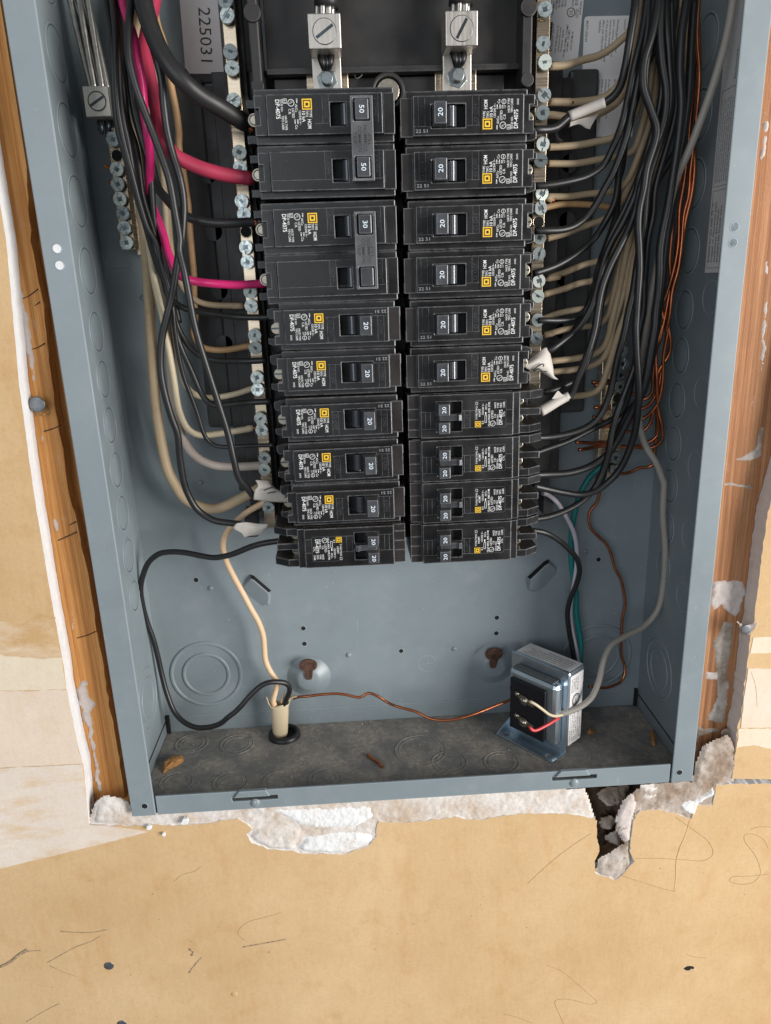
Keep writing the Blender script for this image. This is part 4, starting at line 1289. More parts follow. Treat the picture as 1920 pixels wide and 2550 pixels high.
def label_tandem():
    w_, ye = MB(), MB()
    logo(ye, 40.0, -5.3, 3.5)
    vt(w_, 'TYPE/TIPO', 39.2, -2.7, 5.2, 1.0)
    holed(w_, 38.6, 39.9, 5.9, 7.5, [(38.75, 39.75, 6.05, 7.35)], -0.45, -0.42)
    vt(w_, 'HOMT', 40.9, -1.0, 3.6, 1.2, bold=0.004)
    vt(w_, '51', 42.8, -5.5, -3.6, 1.1)
    vt(w_, '120/240 V~', 42.8, -0.2, 6.6, 1.15)
    holed(w_, 43.9, 45.1, -4.6, -0.4, [(44.1, 44.9, -4.4, -0.6)], -0.45, -0.42)
    w_.box(44.2, 44.8, -0.45, -0.42, 0.0, 1.6)
    vt(w_, 'AI/Cu', 44.6, 2.9, 6.2, 1.1)
    vt(w_, '10 kA MAX. RMS SYM.', 46.4, -7.0, 7.4, 1.15, bold=0.004)
    ul(w_, 48.6, -5.2, 1.5)
    vt(w_, 'LISTED', 48.2, -2.6, 2.4, 1.2)
    vt(w_, 'C.B.', 49.8, -2.0, 0.4, 1.1)
    vt(w_, 'HACR', 49.9, 3.6, 7.0, 1.15)
    vt(w_, 'TYPE', 51.6, 3.6, 6.6, 1.15)
    vt(w_, 'TIPO', 53.3, 3.6, 6.6, 1.15)
    vt(w_, 'CARR', 55.0, 3.8, 7.2, 1.15)
    vt(w_, 'ISSUE NO.', 51.4, -6.2, 0.2, 1.1)
    vt(w_, 'DP-4075', 53.2, -6.2, 2.6, 1.9, bold=0.008)
    vt(w_, 'CTL', 55.0, -1.4, 1.6, 1.15)
    return w_, ye

def round_rect(x0, x1, z0, z1, r, n=4):
    out = []
    for cx, cz, a0 in ((x1 - r, z1 - r, 0), (x0 + r, z1 - r, 90), (x0 + r, z0 + r, 180), (x1 - r, z0 + r, 270)):
        for k in range(n + 1):
            a = math.radians(a0 + 90 * k / n)
            out.append((cx + r * math.cos(a), cz + r * math.sin(a)))
    return out

def mark(parent, s, u, cap, y, v0, v1, mat='ink_blue'):
    mb = MB()
    vt(mb, s, u, v0, v1, cap, y, 0, 0.006)
    return mb.build('rating_mark', mat, parent)

def toggle(root, u0, v0, v1, s, d=9.0, barrel=True):
    """one rocker handle: a square-ended block on a round hub"""
    mb = MB()
    vs = []
    for v in (v0, v1):
        vs += [(u0, 4.5, v), (u0 + 0.2, -d, v), (u0 + 6.6, -d + 0.3, v), (u0 + 8.6, 4.5, v)]
    mb.add(vs, [(0, 1, 2, 3), (7, 6, 5, 4), (0, 4, 5, 1), (1, 5, 6, 2), (2, 6, 7, 3), (3, 7, 4, 0)])
    h = mb.build('handle', 'handle', root, 0.45)
    c = (v0 + v1) / 2
    hw = min(2.0, (v1 - v0) * 0.30)
    if s:
        mark(h, s, u0 + 3.3, 2.4 if v1 - v0 > 8 else 2.2, -d - 0.12, c - hw, c + hw)
    if barrel:
        mb = MB()
        n = 10
        pl = []
        for k in range(n + 1):
            a = math.radians(20 + 120 * k / n)
            pl.append((u0 + 10.4 + 3.0 * math.cos(a), 4.6 - 4.2 * math.sin(a)))
        vs = [(p[0], p[1], v0 + 0.4) for p in pl] + [(p[0], p[1], v1 - 0.4) for p in pl]
        m_ = len(pl)
        mb.add(vs, [(i, i + 1, m_ + i + 1, m_ + i) for i in range(m_ - 1)], 0, True)
        mb.build('handle_hub', 'hub', h)
    return h

def terminal(root, v, wide=True, deep=0.0, copper=True):
    """clamp arms and screw at the wire end of a single-pole breaker"""
    mb = MB()
    mb.prism([(63.7, 9.2 + v), (69.6, 9.2 + v), (69.6, 4.4 + v), (67.0, 4.4 + v), (67.0, -2.6 + v), (69.2, -2.6 + v), (69.2, -9.2 + v), (63.7, -9.2 + v)], 1.6, 12.0)
    mb.build('terminal_cover', 'black', root, 0.3)
    mb = MB()
    mb.prism([(64, 10.6 + v), (71.5, 10.6 + v), (74.5, 9.4 + v), (74.5, 6.2 + v), (67, 6.2 + v), (67, -4.2 + v), (73, -4.2 + v), (74.2, -6.0 + v), (74.2, -9.4 + v), (70, -10.6 + v), (64, -10.6 + v)], 15.0, 34.0)
    mb.build('terminal_yoke', 'black', root, 0.4)
    mb = MB()
    mb.cyl((69.4, 16.5, 1.0 + v), (0, 1, 0), 3.3, 10, 20)
    t = mb.build('terminal_screw', 'nickel', root, 0.3)
    mb = MB()
    mb.box(66.4, 72.4, 16.38, 16.48, 0.5 + v, 1.5 + v)
    mb.build('slot', 'slot', t)

def ribs(mb, us, v0, v1, y=-0.10, w_=0.14):
    for u in us:
        mb.box(u - w_ / 2, u + w_ / 2, y, 0.05, v0, v1)

def single_pole(sw=True):
    r = empty('circuit_breaker', (0, 0, 0))
    mb = MB()
    mb.box(2.4, 66.6, 5.0, 46.0, -12.6, 12.6)
    body = mb.build('body', 'black', r, 0.7)
    mb = MB()
    mb.box(0, 6.2, 2.6, 30.0, -9.3, 8.9)
    mb.box(-0.3, 0.02, 3.0, 29, -9.0, -4.0)
    mb.build('end_block', 'brown', r, 0.35)
    mb = MB()
    holed(mb, 6.3, 63.6, -9.3, 9.3, [(15.7, 33.2, -5.7, 5.2)], 0.0, 5.2)
    fp = mb.build('face_plate', 'black', r, 0.4)
    mb = MB()
    ribs(mb, (9.0, 12.4, 36.8, 40.2), -4.9, 9.0)
    mb.box(33.4, 41.0, -0.1, 0.05, -4.95, -4.8)
    mb.box(6.6, 15.5, -0.1, 0.05, -4.95, -4.8)
    mb.build('moulded_line', 'black', fp)
    mb = MB()
    vt(mb, 'I ON', 10.7, -2.5, 4.5, 2.0, -0.1)
    mb.build('moulded_lettering', 'handle', fp)
    mb = MB()
    vt(mb, 'O OFF', 38.5, -3.5, 5.5, 2.1, -0.1)
    mb.build('moulded_lettering', 'handle', fp)
    mb = MB()
    mb.text('22 51', 1.55, (7.4, -0.08, -7.8), (1, 0, 0), (0, 0, 1), 'L', 6.2)
    mb.build('date_mark', 'ink_grey', fp)
    mb = MB()
    mb.box(15.8, 33.1, 4.6, 4.95, -5.6, 5.1)
    mb.build('handle_well', 'void', r)
    toggle(r, 15.9, -5.3, 5.0, '20')
    mb = MB()
    mb.prism(round_rect(41.2, 62.9, -8.4, 8.6, 1.0), -0.30, -0.02)
    lp = mb.build('label_plate', 'stickerblack', r)
    w_, ye = label_single(sw)
    w_.build('print', 'ink_white', lp)
    ye.build('emblem', 'yellow', lp)
    terminal(r, 0.0)
    return r

def tandem():
    r = empty('circuit_breaker', (0, 0, 0))
    mb = MB()
    mb.box(2.0, 61.0, 5.0, 46.0, -12.5, 12.5)
    mb.build('body', 'black', r, 0.4)
    mb = MB()
    mb.box(0, 6.9, 3.2, 40.0, -12.4, 12.2)
    for v in (-8.0, -2.0, 4.0):
        mb.box(-0.25, 6.0, 3.0, 3.15, v, v + 0.2)
    mb.build('end_block', 'brown', r, 0.35)
    mb = MB()
    holed(mb, 7.0, 60.6, -12.5, 12.3, [(16.2, 30.6, 1.4, 8.2), (16.2, 30.6, -9.0, -2.2)], 0.0, 5.2)
    fp = mb.build('face_plate', 'black', r, 0.35)
    mb = MB()
    ribs(mb, (9.8, 12.6, 32.0, 35.4), -7.2, 2.6)
    mb.box(7.2, 16.0, -0.1, 0.05, 2.6, 2.74)
    mb.box(7.2, 16.0, -0.1, 0.05, -7.3, -7.16)
    mb.box(30.8, 38.0, -0.1, 0.05, -7.3, -7.16)
    mb.box(30.8, 38.0, -0.1, 0.05, 2.6, 2.74)
    for v in (2.4, -6.0):
        mb.box(56.6, 60.4, -0.1, 0.05, v, v + 0.14)
    out = round_rect(38.1, 56.4, -7.6, 8.4, 1.2)
    inn = round_rect(38.3, 56.2, -7.4, 8.2, 1.1)
    n = len(out)
    mb.add([(p[0], -0.12, p[1]) for p in out] + [(p[0], -0.12, p[1]) for p in inn], [(i, (i + 1) % n, n + (i + 1) % n, n + i) for i in range(n)])
    mb.build('moulded_line', 'tie', fp)
    mb = MB()
    vt(mb, 'O OFF', 33.7, -6.3, 0.8, 1.7, -0.1)
    mb.build('moulded_lettering', 'handle', fp)
    mb = MB()
    mb.box(16.3, 30.5, 4.6, 4.95, 1.5, 8.1)
    mb.box(16.3, 30.5, 4.6, 4.95, -8.9, -2.3)
    mb.build('handle_well', 'void', r)
    toggle(r, 16.2, 1.5, 8.0, '20', 8.2, False)
    toggle(r, 16.2, -8.9, -2.4, '20', 8.2, False)
    mb = MB()
    vs = []
    for v in (-2.2, 1.4):
        vs += [(16.4, -0.05, v), (17.5, -3.0, v), (27.2, -3.6, v), (28.2, -5.0, v), (30.2, -4.4, v), (30.4, -0.05, v)]
    mb.add(vs, [tuple(range(6)), tuple(range(11, 5, -1))] + [(i, i + 6, (i + 1) % 6 + 6, (i + 1) % 6) for i in range(6)])
    mb.build('handle_bridge', 'handle', r, 0.3)
    w_, ye = label_tandem()
    w_.build('print', 'ink_white', fp)
    ye.build('emblem', 'yellow', fp)
    # forked wire terminals
    mb = MB()
    mb.prism([(60.7, 12.3), (60.7, -12.4), (64.6, -12.4), (64.6, 12.3)], 1.2, 40.0)
    mb.build('terminal_cover', 'black', r, 0.3)
    mb = MB()
    mb.wedge([(64.7, 3.4), (71.0, 3.4), (79.6, 9.5), (79.6, 34.0), (64.7, 34.0)], 7.4, 12.3)
    mb.wedge([(64.7, 5.6), (77.8, 5.6), (77.8, 34.0), (64.7, 34.0)], -2.2, 2.0)
    mb.wedge([(64.7, 3.4), (71.0, 3.4), (79.2, 9.5), (79.2, 34.0), (64.7, 34.0)], -12.3, -7.6)
    mb.box(64.7, 76.0, 30, 34, -7.5, 7.5)
    mb.build('terminal_fork', 'black', r, 0.4)
    for v in (5.2, -5.0):
        mb = MB()
        mb.cyl((66.6, 12.0, v), (0, 1, 0), 2.7, 12, 18)
        t = mb.build('terminal_screw', 'nickel', r, 0.3)
        mb = MB()
        mb.box(64.6, 68.8, 11.9, 11.98, v - 0.4, v + 0.4)
        mb.build('slot', 'slot', t)
    return r

def two_pole(amps, pitch):
    r = empty('circuit_breaker', (0, 0, 0))
    h = pitch / 2
    for v, k in ((-h, -1), (h, 1)):
        mb = MB()
        mb.box(0.3, 71.8, 4.6, 46.0, v - 12.75 if k < 0 else v - 12.95, v + 12.95 if k < 0 else v + 12.6)
        mb.build('body', 'black', r, 0.6)
        mb = MB()
        mb.box(0.0, 6.0, 1.8, 20.0, v - 9.6, v + 9.6)
        mb.build('end_block', 'black', r, 0.35)
        mb = MB()
        mb.prism([(65.5, v + 9.2), (71.6, v + 9.2), (71.6, v + 4.2), (69.0, v + 4.2), (69.0, v - 3.6), (71.4, v - 3.6), (71.4, v - 9.4), (65.5, v - 9.4)], 1.6, 12.0)
        mb.build('terminal_cover', 'black', r, 0.3)
    # local v runs upside down on the left-hand column: pole +h is the lower one there
    for k, v in enumerate((-h, h)):
        mb = MB()
        holed(mb, 6.3, 65.2, v - 9.4, v + 9.4, [(11.9, 22.8, v - 5.2, v + 5.2), (24.9, 33.0, v - 5.2, v + 5.6)], 0.0, 4.7)
        fp = mb.build('face_plate', 'black', r, 0.35)
        mb = MB()
        ribs(mb, (8.6, 36.9, 33.6), v - 9.0, v + 4.2)
        mb.box(7.0, 64.8, -0.1, 0.05, v + 4.2, v + 4.34) if k == 1 else mb.box(33.3, 41.0, -0.1, 0.05, v + 4.2, v + 4.34)
        mb.build('moulded_line', 'black', fp)
        mb = MB()
        vt(mb, 'O/OFF', 35.3, v - 8.0, v + 2.0, 2.0, -0.1)
        mb.build('moulded_lettering', 'handle', fp)
        mb = MB()
        vt(mb, 'I ON', 9.9, v - 7.0, v + 1.0, 1.5, -0.1)
        mb.build('moulded_lettering', 'handle', fp)
        mb = MB()
        mb.box(12.0, 32.9, 4.2, 4.5, v - 5.1, v + 5.1)
        mb.build('handle_well', 'void', r)
        mb = MB()
        n = 10
        pl = []
        for j in range(n + 1):
            a = math.radians(10 + 130 * j / n)
            pl.append((25.4 + 2.6 * math.cos(a), 4.0 - 3.4 * math.sin(a)))
        m_ = len(pl)
        mb.add([(p[0], p[1], v - 4.9) for p in pl] + [(p[0], p[1], v + 4.9) for p in pl], [(i, i + 1, m_ + i + 1, m_ + i) for i in range(m_ - 1)], 0, True)
        mb.build('handle_hub', 'hub', r)
        mb = MB()
        mb.box(13.8, 20.6, -10.0, 2.2, v - 4.7, v + 4.7)
        hd = mb.build('handle', 'handle', r, 0.5)
        if not (amps == '30' and k == 1):
            mark(hd, amps, 17.2, 2.4, -10.12, v - 1.9, v + 1.9)
    # handle tie
    mb = MB()
    holed(mb, 11.6, 22.9, -h - 6.3, h + 6.3, [(13.2, 21.4, -h - 5.1, -h + 5.1), (13.2, 21.4, h - 5.1, h + 5.1)], -8.6, -4.5)
    tie = mb.build('handle_tie', 'tie', r, 0.35)
    mb = MB()
    for s, u, a, b, fl in (('COMMON', 18.6, -6.0, 6.0, 1), ('TRIP', 21.0, -3.2, 2.4, 1), ('COMMON', 15.8, -6.0, 6.0, -1), ('TRIP', 13.6, -2.4, 3.2, -1)):
        if fl > 0:
            mb.text(s, 1.7, (u + 0.85, -8.68, a), UP, RT, 'L', b - a, 0, 0.004)
        else:
            mb.text(s, 1.7, (u - 0.85, -8.68, b), (0, 0, -1), (1, 0, 0), 'L', b - a, 0, 0.004)
    mb.build('moulded_lettering', 'ink_black', tie)
    mb = MB()
    mb.prism(round_rect(41.0, 62.0, -h - 8.4, -h + 8.7, 1.0), -0.30, -0.02)
    lp = mb.build('label_plate', 'stickerblack', r)
    w_, ye = label_single(False)
    for q in (w_, ye):
        q.v = [(x, y, z - h) for x, y, z in q.v]
    w_.build('print', 'ink_white', lp)
    ye.build('emblem', 'yellow', lp)
    for v in (-h, h):
        mb = MB()
        mb.prism([(71.9, v + 10.5), (77.5, v + 10.5), (77.5, v + 6.5), (71.9, v + 6.5)], 16, 34)
        mb.prism([(71.9, v - 6.5), (77.0, v - 6.5), (77.0, v - 10.5), (71.9, v - 10.5)], 16, 34)
        mb.build('terminal_yoke', 'black', r, 0.4)
        mb = MB()
        mb.cyl((73.0, 13.5, v - 0.5), (0, 1, 0), 3.4, 10, 22)
        t = mb.build('terminal_screw', 'nickel', r, 0.3)
        mb = MB()
        mb.torus((73.0, 13.5, v - 0.5), (0, 1, 0), 2.4, 0.3, 22, 6, 0.5)
        mb.build('slot', 'slot', t)
    return r

def copy_tree(o, parent=None):
    c = o.copy()
    COL.objects.link(c)
    if parent is not None:
        c.parent = parent
    for ch in list(o.children):
        copy_tree(ch, c)
    return c

ORD = ['first', 'second', 'third', 'fourth', 'fifth', 'sixth', 'seventh', 'eighth', 'ninth', 'tenth']
FACE_Y = 18.0
proto_s, proto_t = single_pole(), tandem()
used = set()
BR = random.Random(3)
def put(proto, side, zc, label, group):
    if proto.name in used:
        o = copy_tree(proto)
    else:
        o = proto
        used.add(proto.name)
    j = BR.uniform(-0.25, 0.25)
    o.location = Vector((2.4 + j if side > 0 else -0.9 + j, FACE_Y + BR.uniform(-0.3, 0.3), zc)) * S
    o.rotation_euler = (BR.uniform(-0.006, 0.006), (0 if side > 0 else math.pi) + BR.uniform(-0.004, 0.004), BR.uniform(-0.006, 0.006))
    tag(o, label, 'circuit breaker', group)
    return o
RZ = [400.1, 374.1, 347.8, 322.4, 296.6, 270.8, 244.9, 218.6, 193.2, 167.5]
LZ = [402.2, 375.6, 348.6, 322.7, 297.2, 271.6, 245.3, 219.6, 194.1, 168.0]
GS, GT = 'single-pole breakers', 'tandem breakers'
for i in range(6):
    put(proto_s, 1, RZ[i], 'black breaker with one white 20 handle, %s from the top of the right column' % ORD[i], GS)
for i in range(6, 10):
    put(proto_t, 1, RZ[i], 'black tandem breaker with two small 20 handles, %s from the top of the right column' % ORD[i], GT)
for i in range(4, 9):
    put(proto_s, -1, LZ[i], 'black breaker with one blue-white 20 handle, %s below the double breakers in the left column' % ORD[i - 4], GS)
put(proto_t, -1, LZ[9], 'black tandem breaker with two 20 handles at the foot of the left column', GT)
d50 = two_pole('50', 26.4)
put(d50, -1, (LZ[0] + LZ[1]) / 2, 'black double breaker with tied 50 handles at the top of the left column', 'two-pole breakers')
d30 = two_pole('30', 26.0)
put(d30, -1, (LZ[2] + LZ[3]) / 2, 'black double breaker with tied 30 handles below the 50 breaker', 'two-pole breakers')

# ================================================================ wires
def wire(label, pts, r, mat, bare=0.0, bare_r=None, name='wire', cat='wire', group=None, bare_end=0, wob=0.25, strand=False):
    """one wire; 'bare' mm of copper show at its first point"""
    sd = len(label) * 1.7 + pts[0][2]
    if not bare:
        mb = MB()
        mb.tube(pts, r, 12, 2.2, wob=wob, seed=sd)
        o = mb.build(name, mat)
        return tag(o, label, cat, group)
    root = empty(name, pts[0], label, cat, group)
    o0 = Vector(pts[0])
    P_ = [Vector(p) - o0 for p in pts]
    d = (P_[1] - P_[0]).normalized()
    Q = [P_[0] + d * bare] + P_[1:]
    mb = MB()
    mb.tube(Q, r, 12, 2.2, wob=0.0)
    mb.build('insulation', mat, root)
    br = bare_r or r * 0.5
    if strand:
        for k in range(7):
            a = k * 2 * math.pi / 6
            off = Vector((0, 0, 0)) if k == 6 else (d.orthogonal().normalized() * math.cos(a) + d.cross(d.orthogonal().normalized()) * math.sin(a)) * br * 0.66
            mb = MB()
            mb.tube([P_[0] + off, P_[0] + d * (bare + 1.5) + off], br * 0.34, 8, 1.0)
            mb.build('copper_strand', 'copper', root)
    else:
        mb = MB()
        mb.tube([P_[0], P_[0] + d * (bare + 1.5)], br, 10, 1.0)
        mb.build('bare_end', 'copper', root)
    return root

# ---- left side, thick ones
wire('thick matte black wire curving down to the left 50 breaker', [(-74.4,38.0,399.8),(-79.6,36.0,402.6),(-85.0,30.0,405.4),(-91.6,24.0,408.7),(-98.4,20.0,412.1),(-105.4,16.0,417.7),(-111.4,16.0,424.9),(-116.1,18.0,433.2),(-119.0,20.0,441.1),(-121.1,22.0,448.9),(-122.3,24.0,455.5),(-124.6,34.0,475.2),(-125.5,45.0,502.0)], 4.5, 'w_blackmatte', 9, 2.6, strand=True)
wire('thick dark red wire curving down to the left 50 breaker', [(-75.3,40.0,374.5),(-78.3,38.0,375.6),(-84.2,36.0,376.2),(-93.3,34.0,377.7),(-102.2,32.0,380.1),(-109.4,32.0,383.1),(-116.2,31.0,386.8),(-120.4,30.0,392.5),(-122.1,32.0,397.5),(-123.7,34.0,407.2),(-125.3,36.0,417.2),(-126.8,38.0,426.0),(-128.4,42.0,437.2),(-127.8,48.0,447.0),(-126.2,54.0,456.9),(-124.1,58.0,466.3),(-122.0,62.0,483.8)], 3.7, 'w_red', 4, 2.2)
wire('glossy pink wire curving down to the left 30 breaker', [(-71.7,40.0,321.3),(-73.6,39.0,321.2),(-89.3,36.0,320.8),(-98.8,34.0,321.5),(-106.1,34.0,322.3),(-112.6,35.0,323.3),(-118.5,36.0,325.0),(-123.5,38.0,328.3),(-126.2,40.0,334.6),(-128.4,42.0,340.4),(-130.0,44.0,348.9),(-132.1,45.0,356.1),(-134.4,46.0,363.1),(-135.0,44.0,369.8),(-132.8,40.0,378.2),(-130.1,34.0,386.1),(-128.6,28.0,398.2),(-128.8,27.0,407.4),(-128.4,27.0,421.4),(-128.9,26.0,429.1),(-129.6,27.0,439.2),(-132.0,30.0,447.9),(-134.4,34.0,455.7),(-136.3,40.0,462.7),(-137.2,50.0,483.7)], 2.3, 'w_pink', 3, 1.5)
wire('black stranded wire sagging sideways to the 30 breaker', [(-70.7,41.0,353.9),(-73.1,40.0,353.7),(-81.8,39.0,353.7),(-89.0,38.0,353.4),(-97.3,38.0,353.5),(-103.7,39.0,354.2),(-111.0,40.0,356.0),(-116.1,42.0,357.9),(-122.3,46.0,362.3),(-127.4,50.0,367.9),(-132.5,54.0,374.5),(-134.7,56.0,385.5),(-137.2,58.0,399.9),(-139.0,60.0,415.7),(-138.7,64.0,439.2),(-137.4,68.0,469.7)], 2.5, 'w_black', 7, 1.6, strand=True)

# ---- left side, two long free black wires in front
wire('shiny black wire running down in front to the white tag beside the ninth left breaker', [(-92.9,41.0,196.0),(-95.2,37.0,202.4),(-99.0,32.0,210.2),(-100.6,29.0,222.3),(-102.0,28.0,235.5),(-104.9,26.0,252.2),(-109.3,24.0,274.5),(-113.3,22.0,297.6),(-114.9,21.0,316.4),(-116.0,21.0,328.4),(-117.7,22.0,340.2),(-116.9,22.0,344.2),(-117.7,22.0,358.0),(-118.8,22.0,373.0),(-120.8,22.0,382.6),(-124.6,22.0,396.4),(-127.6,21.0,407.5),(-130.0,20.0,417.0),(-131.7,20.0,428.0),(-131.6,22.0,438.6),(-130.3,26.0,449.7),(-129.7,30.0,457.5),(-127.9,45.0,495.6)], 2.0, 'w_black')
wire('black wire swinging left in front of the beige wires to the lowest white tag', [(-103.0,44.0,177.8),(-108.6,46.0,178.0),(-120.3,48.0,180.0),(-129.1,48.0,187.3),(-133.6,46.0,199.2),(-134.6,44.0,207.8),(-134.6,41.0,223.0),(-133.7,38.0,237.7),(-135.6,36.0,248.3),(-137.6,34.0,265.7),(-137.5,33.0,279.0),(-134.9,32.0,292.7),(-129.9,31.0,306.1),(-126.8,31.0,314.2),(-122.4,30.0,328.7),(-118.9,29.0,339.8),(-118.3,29.0,340.7),(-115.3,28.0,353.0),(-113.8,28.0,364.5),(-114.4,27.0,375.7),(-116.7,27.0,386.9),(-118.0,26.0,397.6),(-118.1,25.0,408.1),(-117.7,24.0,421.8),(-119.5,24.0,432.1),(-122.3,26.0,441.5),(-125.5,30.0,450.8),(-127.8,34.0,458.7),(-128.5,48.0,496.8)], 2.1, 'w_black')

# ---- left bundle of black wires
B1 = 'black wires of the left bundle'
wire('black wire turning in to the first 20 breaker below the doubles', [(-73.2,41.0,302.5),(-81.5,42.0,302.5),(-94.6,45.0,303.3),(-108.0,50.0,305.3),(-118.9,54.0,307.1),(-125.4,56.0,308.8),(-129.5,57.0,311.2),(-132.7,57.0,314.8),(-130.7,56.0,325.3),(-131.5,54.0,332.7),(-132.8,50.0,343.2),(-134.0,46.0,354.8),(-134.8,44.0,363.9),(-134.1,42.0,388.8),(-136.3,42.0,400.9),(-138.0,42.0,412.0),(-139.0,42.0,423.0),(-138.7,44.0,441.3),(-138.1,50.0,464.0),(-136.6,56.0,493.3)], 1.8, 'w_black', group=B1)
wire('black wire turning in to the second 20 breaker below the doubles', [(-78.3,42.0,278.2),(-86.3,43.0,278.0),(-97.1,46.0,278.1),(-108.1,50.0,278.5),(-116.4,53.0,280.3),(-122.2,55.0,283.7),(-126.1,56.0,288.5),(-129.1,56.0,294.3),(-131.0,56.0,300.6),(-131.9,55.0,308.8),(-132.9,54.0,325.4),(-133.8,50.0,335.1),(-134.9,46.0,346.9),(-136.5,42.0,358.2),(-137.9,40.0,369.4),(-137.6,37.0,392.7),(-140.0,36.0,403.6),(-140.4,36.0,418.1),(-139.7,36.0,432.2),(-139.4,38.0,446.6),(-139.3,42.0,461.5),(-138.3,50.0,491.1)], 1.85, 'w_black', group=B1)
wire('black wire turning in to the third 20 breaker below the doubles', [(-77.0,41.0,254.1),(-85.6,42.0,253.9),(-96.6,45.0,253.1),(-106.1,48.0,252.1),(-113.4,50.0,252.2),(-117.7,52.0,255.2),(-121.0,53.0,261.1),(-123.4,53.0,268.7),(-126.2,53.0,277.3),(-128.9,53.0,285.7),(-130.4,52.0,293.6),(-130.7,50.0,300.9),(-131.4,48.0,309.0),(-132.1,46.0,325.3),(-134.1,44.0,334.0),(-136.5,40.0,346.6),(-137.9,36.0,357.8),(-139.3,34.0,368.8),(-140.1,32.0,394.1),(-140.9,31.0,404.1),(-141.1,31.0,417.0),(-140.0,32.0,431.2),(-139.6,34.0,445.4),(-140.8,40.0,460.8),(-140.2,48.0,490.3)], 1.85, 'w_black', group=B1)
wire('thin black wire turning in to the fourth 20 breaker below the doubles', [(-77.2,41.0,227.8),(-98.4,46.0,226.8),(-106.1,47.0,226.5),(-113.6,48.0,227.4),(-118.0,48.0,230.8),(-120.2,47.0,236.3),(-122.3,46.0,247.9),(-124.8,44.0,259.3),(-127.2,42.0,270.6),(-128.3,40.0,285.0),(-128.4,38.0,298.9),(-128.0,37.0,308.3),(-128.9,37.0,319.2),(-131.0,37.0,333.2),(-132.7,36.0,345.3),(-135.8,35.0,351.8),(-138.4,33.0,366.5),(-140.0,31.0,380.6),(-141.8,30.0,395.3),(-142.3,29.0,409.5),(-141.1,29.0,427.0),(-139.6,31.0,444.6),(-140.5,36.0,459.6),(-141.2,46.0,489.6)], 1.35, 'w_black', group=B1)
wire('outermost black wire of the left bundle passing the ground lug', [(-134.1,62.0,312.3),(-135.5,60.0,318.9),(-135.8,58.0,325.9),(-136.8,54.0,330.4),(-138.5,50.0,342.4),(-139.5,46.0,354.0),(-141.2,42.0,366.6),(-142.8,40.0,378.1),(-144.0,38.0,389.2),(-145.5,37.0,400.2),(-145.2,36.0,414.6),(-143.6,36.0,432.3),(-143.3,38.0,446.7),(-144.7,42.0,461.5),(-145.3,50.0,491.2)], 1.8, 'w_black', group=B1)
wire('black wire squeezed between the pink wire and the left bundle', [(-130.7,62.0,300.3),(-131.4,60.0,313.7),(-130.8,58.0,323.8),(-132.8,54.0,330.3),(-133.7,48.0,344.6),(-134.3,44.0,356.0),(-132.3,40.0,383.2),(-134.2,38.0,396.4),(-136.1,38.0,406.8),(-136.9,38.0,418.4),(-136.7,38.0,429.1),(-138.5,42.0,444.2),(-138.8,48.0,463.3),(-137.8,56.0,493.3)], 1.9, 'w_black', group=B1)

# ---- left beige wires
wire('heavy beige neutral wire sweeping round the bottom left under the white tag', [(-88.4,58.0,197.9),(-103.0,60.0,190.1),(-120.9,65.0,182.6),(-132.2,68.0,183.8),(-140.9,69.0,188.9),(-146.9,70.0,199.4),(-150.2,70.0,209.0),(-151.9,69.0,229.5),(-151.7,68.0,257.0),(-149.5,66.0,285.4),(-147.1,64.0,312.6),(-145.2,62.0,334.3),(-144.2,60.0,352.1),(-144.4,60.0,364.5),(-142.6,60.0,384.6),(-141.3,62.0,408.5),(-139.7,64.0,431.8),(-138.1,66.0,454.5),(-134.7,70.0,491.6)], 3.3, 'w_beige')
wire('cream wire bending in to the neutral bar beside the third 20 breaker', [(-89.2,58.0,235.8),(-91.6,58.0,235.6),(-105.2,59.0,233.7),(-115.1,60.0,232.4),(-125.8,61.0,232.1),(-132.1,61.0,236.1),(-135.9,60.0,247.1),(-136.7,58.0,269.1),(-137.3,56.0,291.2),(-138.9,56.0,308.1),(-140.8,56.0,325.5),(-141.7,58.0,340.0),(-142.8,60.0,356.2),(-142.5,62.0,372.8),(-140.3,64.0,401.0),(-138.0,66.0,432.2),(-135.4,70.0,470.2)], 2.0, 'w_cream', 6)
wire('pinkish white wire bending in to the neutral bar beside the fourth 20 breaker', [(-87.2,58.0,211.5),(-107.7,61.0,211.0),(-119.5,63.0,212.3),(-129.2,65.0,216.8),(-135.7,66.0,225.4),(-139.2,66.0,237.4),(-139.6,65.0,257.0),(-139.0,64.0,275.9),(-137.7,64.0,303.3),(-137.7,64.0,329.8),(-138.5,65.0,347.0),(-140.2,66.0,360.8),(-138.8,68.0,393.7),(-131.7,72.0,470.8)], 2.7, 'w_pinkgrey')
wire('beige wire bending in to the neutral bar just below the pink wire', [(-88.5,58.0,309.0),(-91.2,58.0,309.0),(-101.3,59.0,309.4),(-111.8,60.0,310.4),(-117.4,60.0,312.2),(-121.3,60.0,315.2),(-125.1,60.0,319.1),(-127.5,60.0,324.7),(-129.7,60.0,332.8),(-130.5,62.0,342.7),(-130.5,64.0,359.9),(-131.1,66.0,381.1),(-133.3,68.0,409.4),(-130.1,72.0,470.8)], 1.8, 'w_beige', 9)
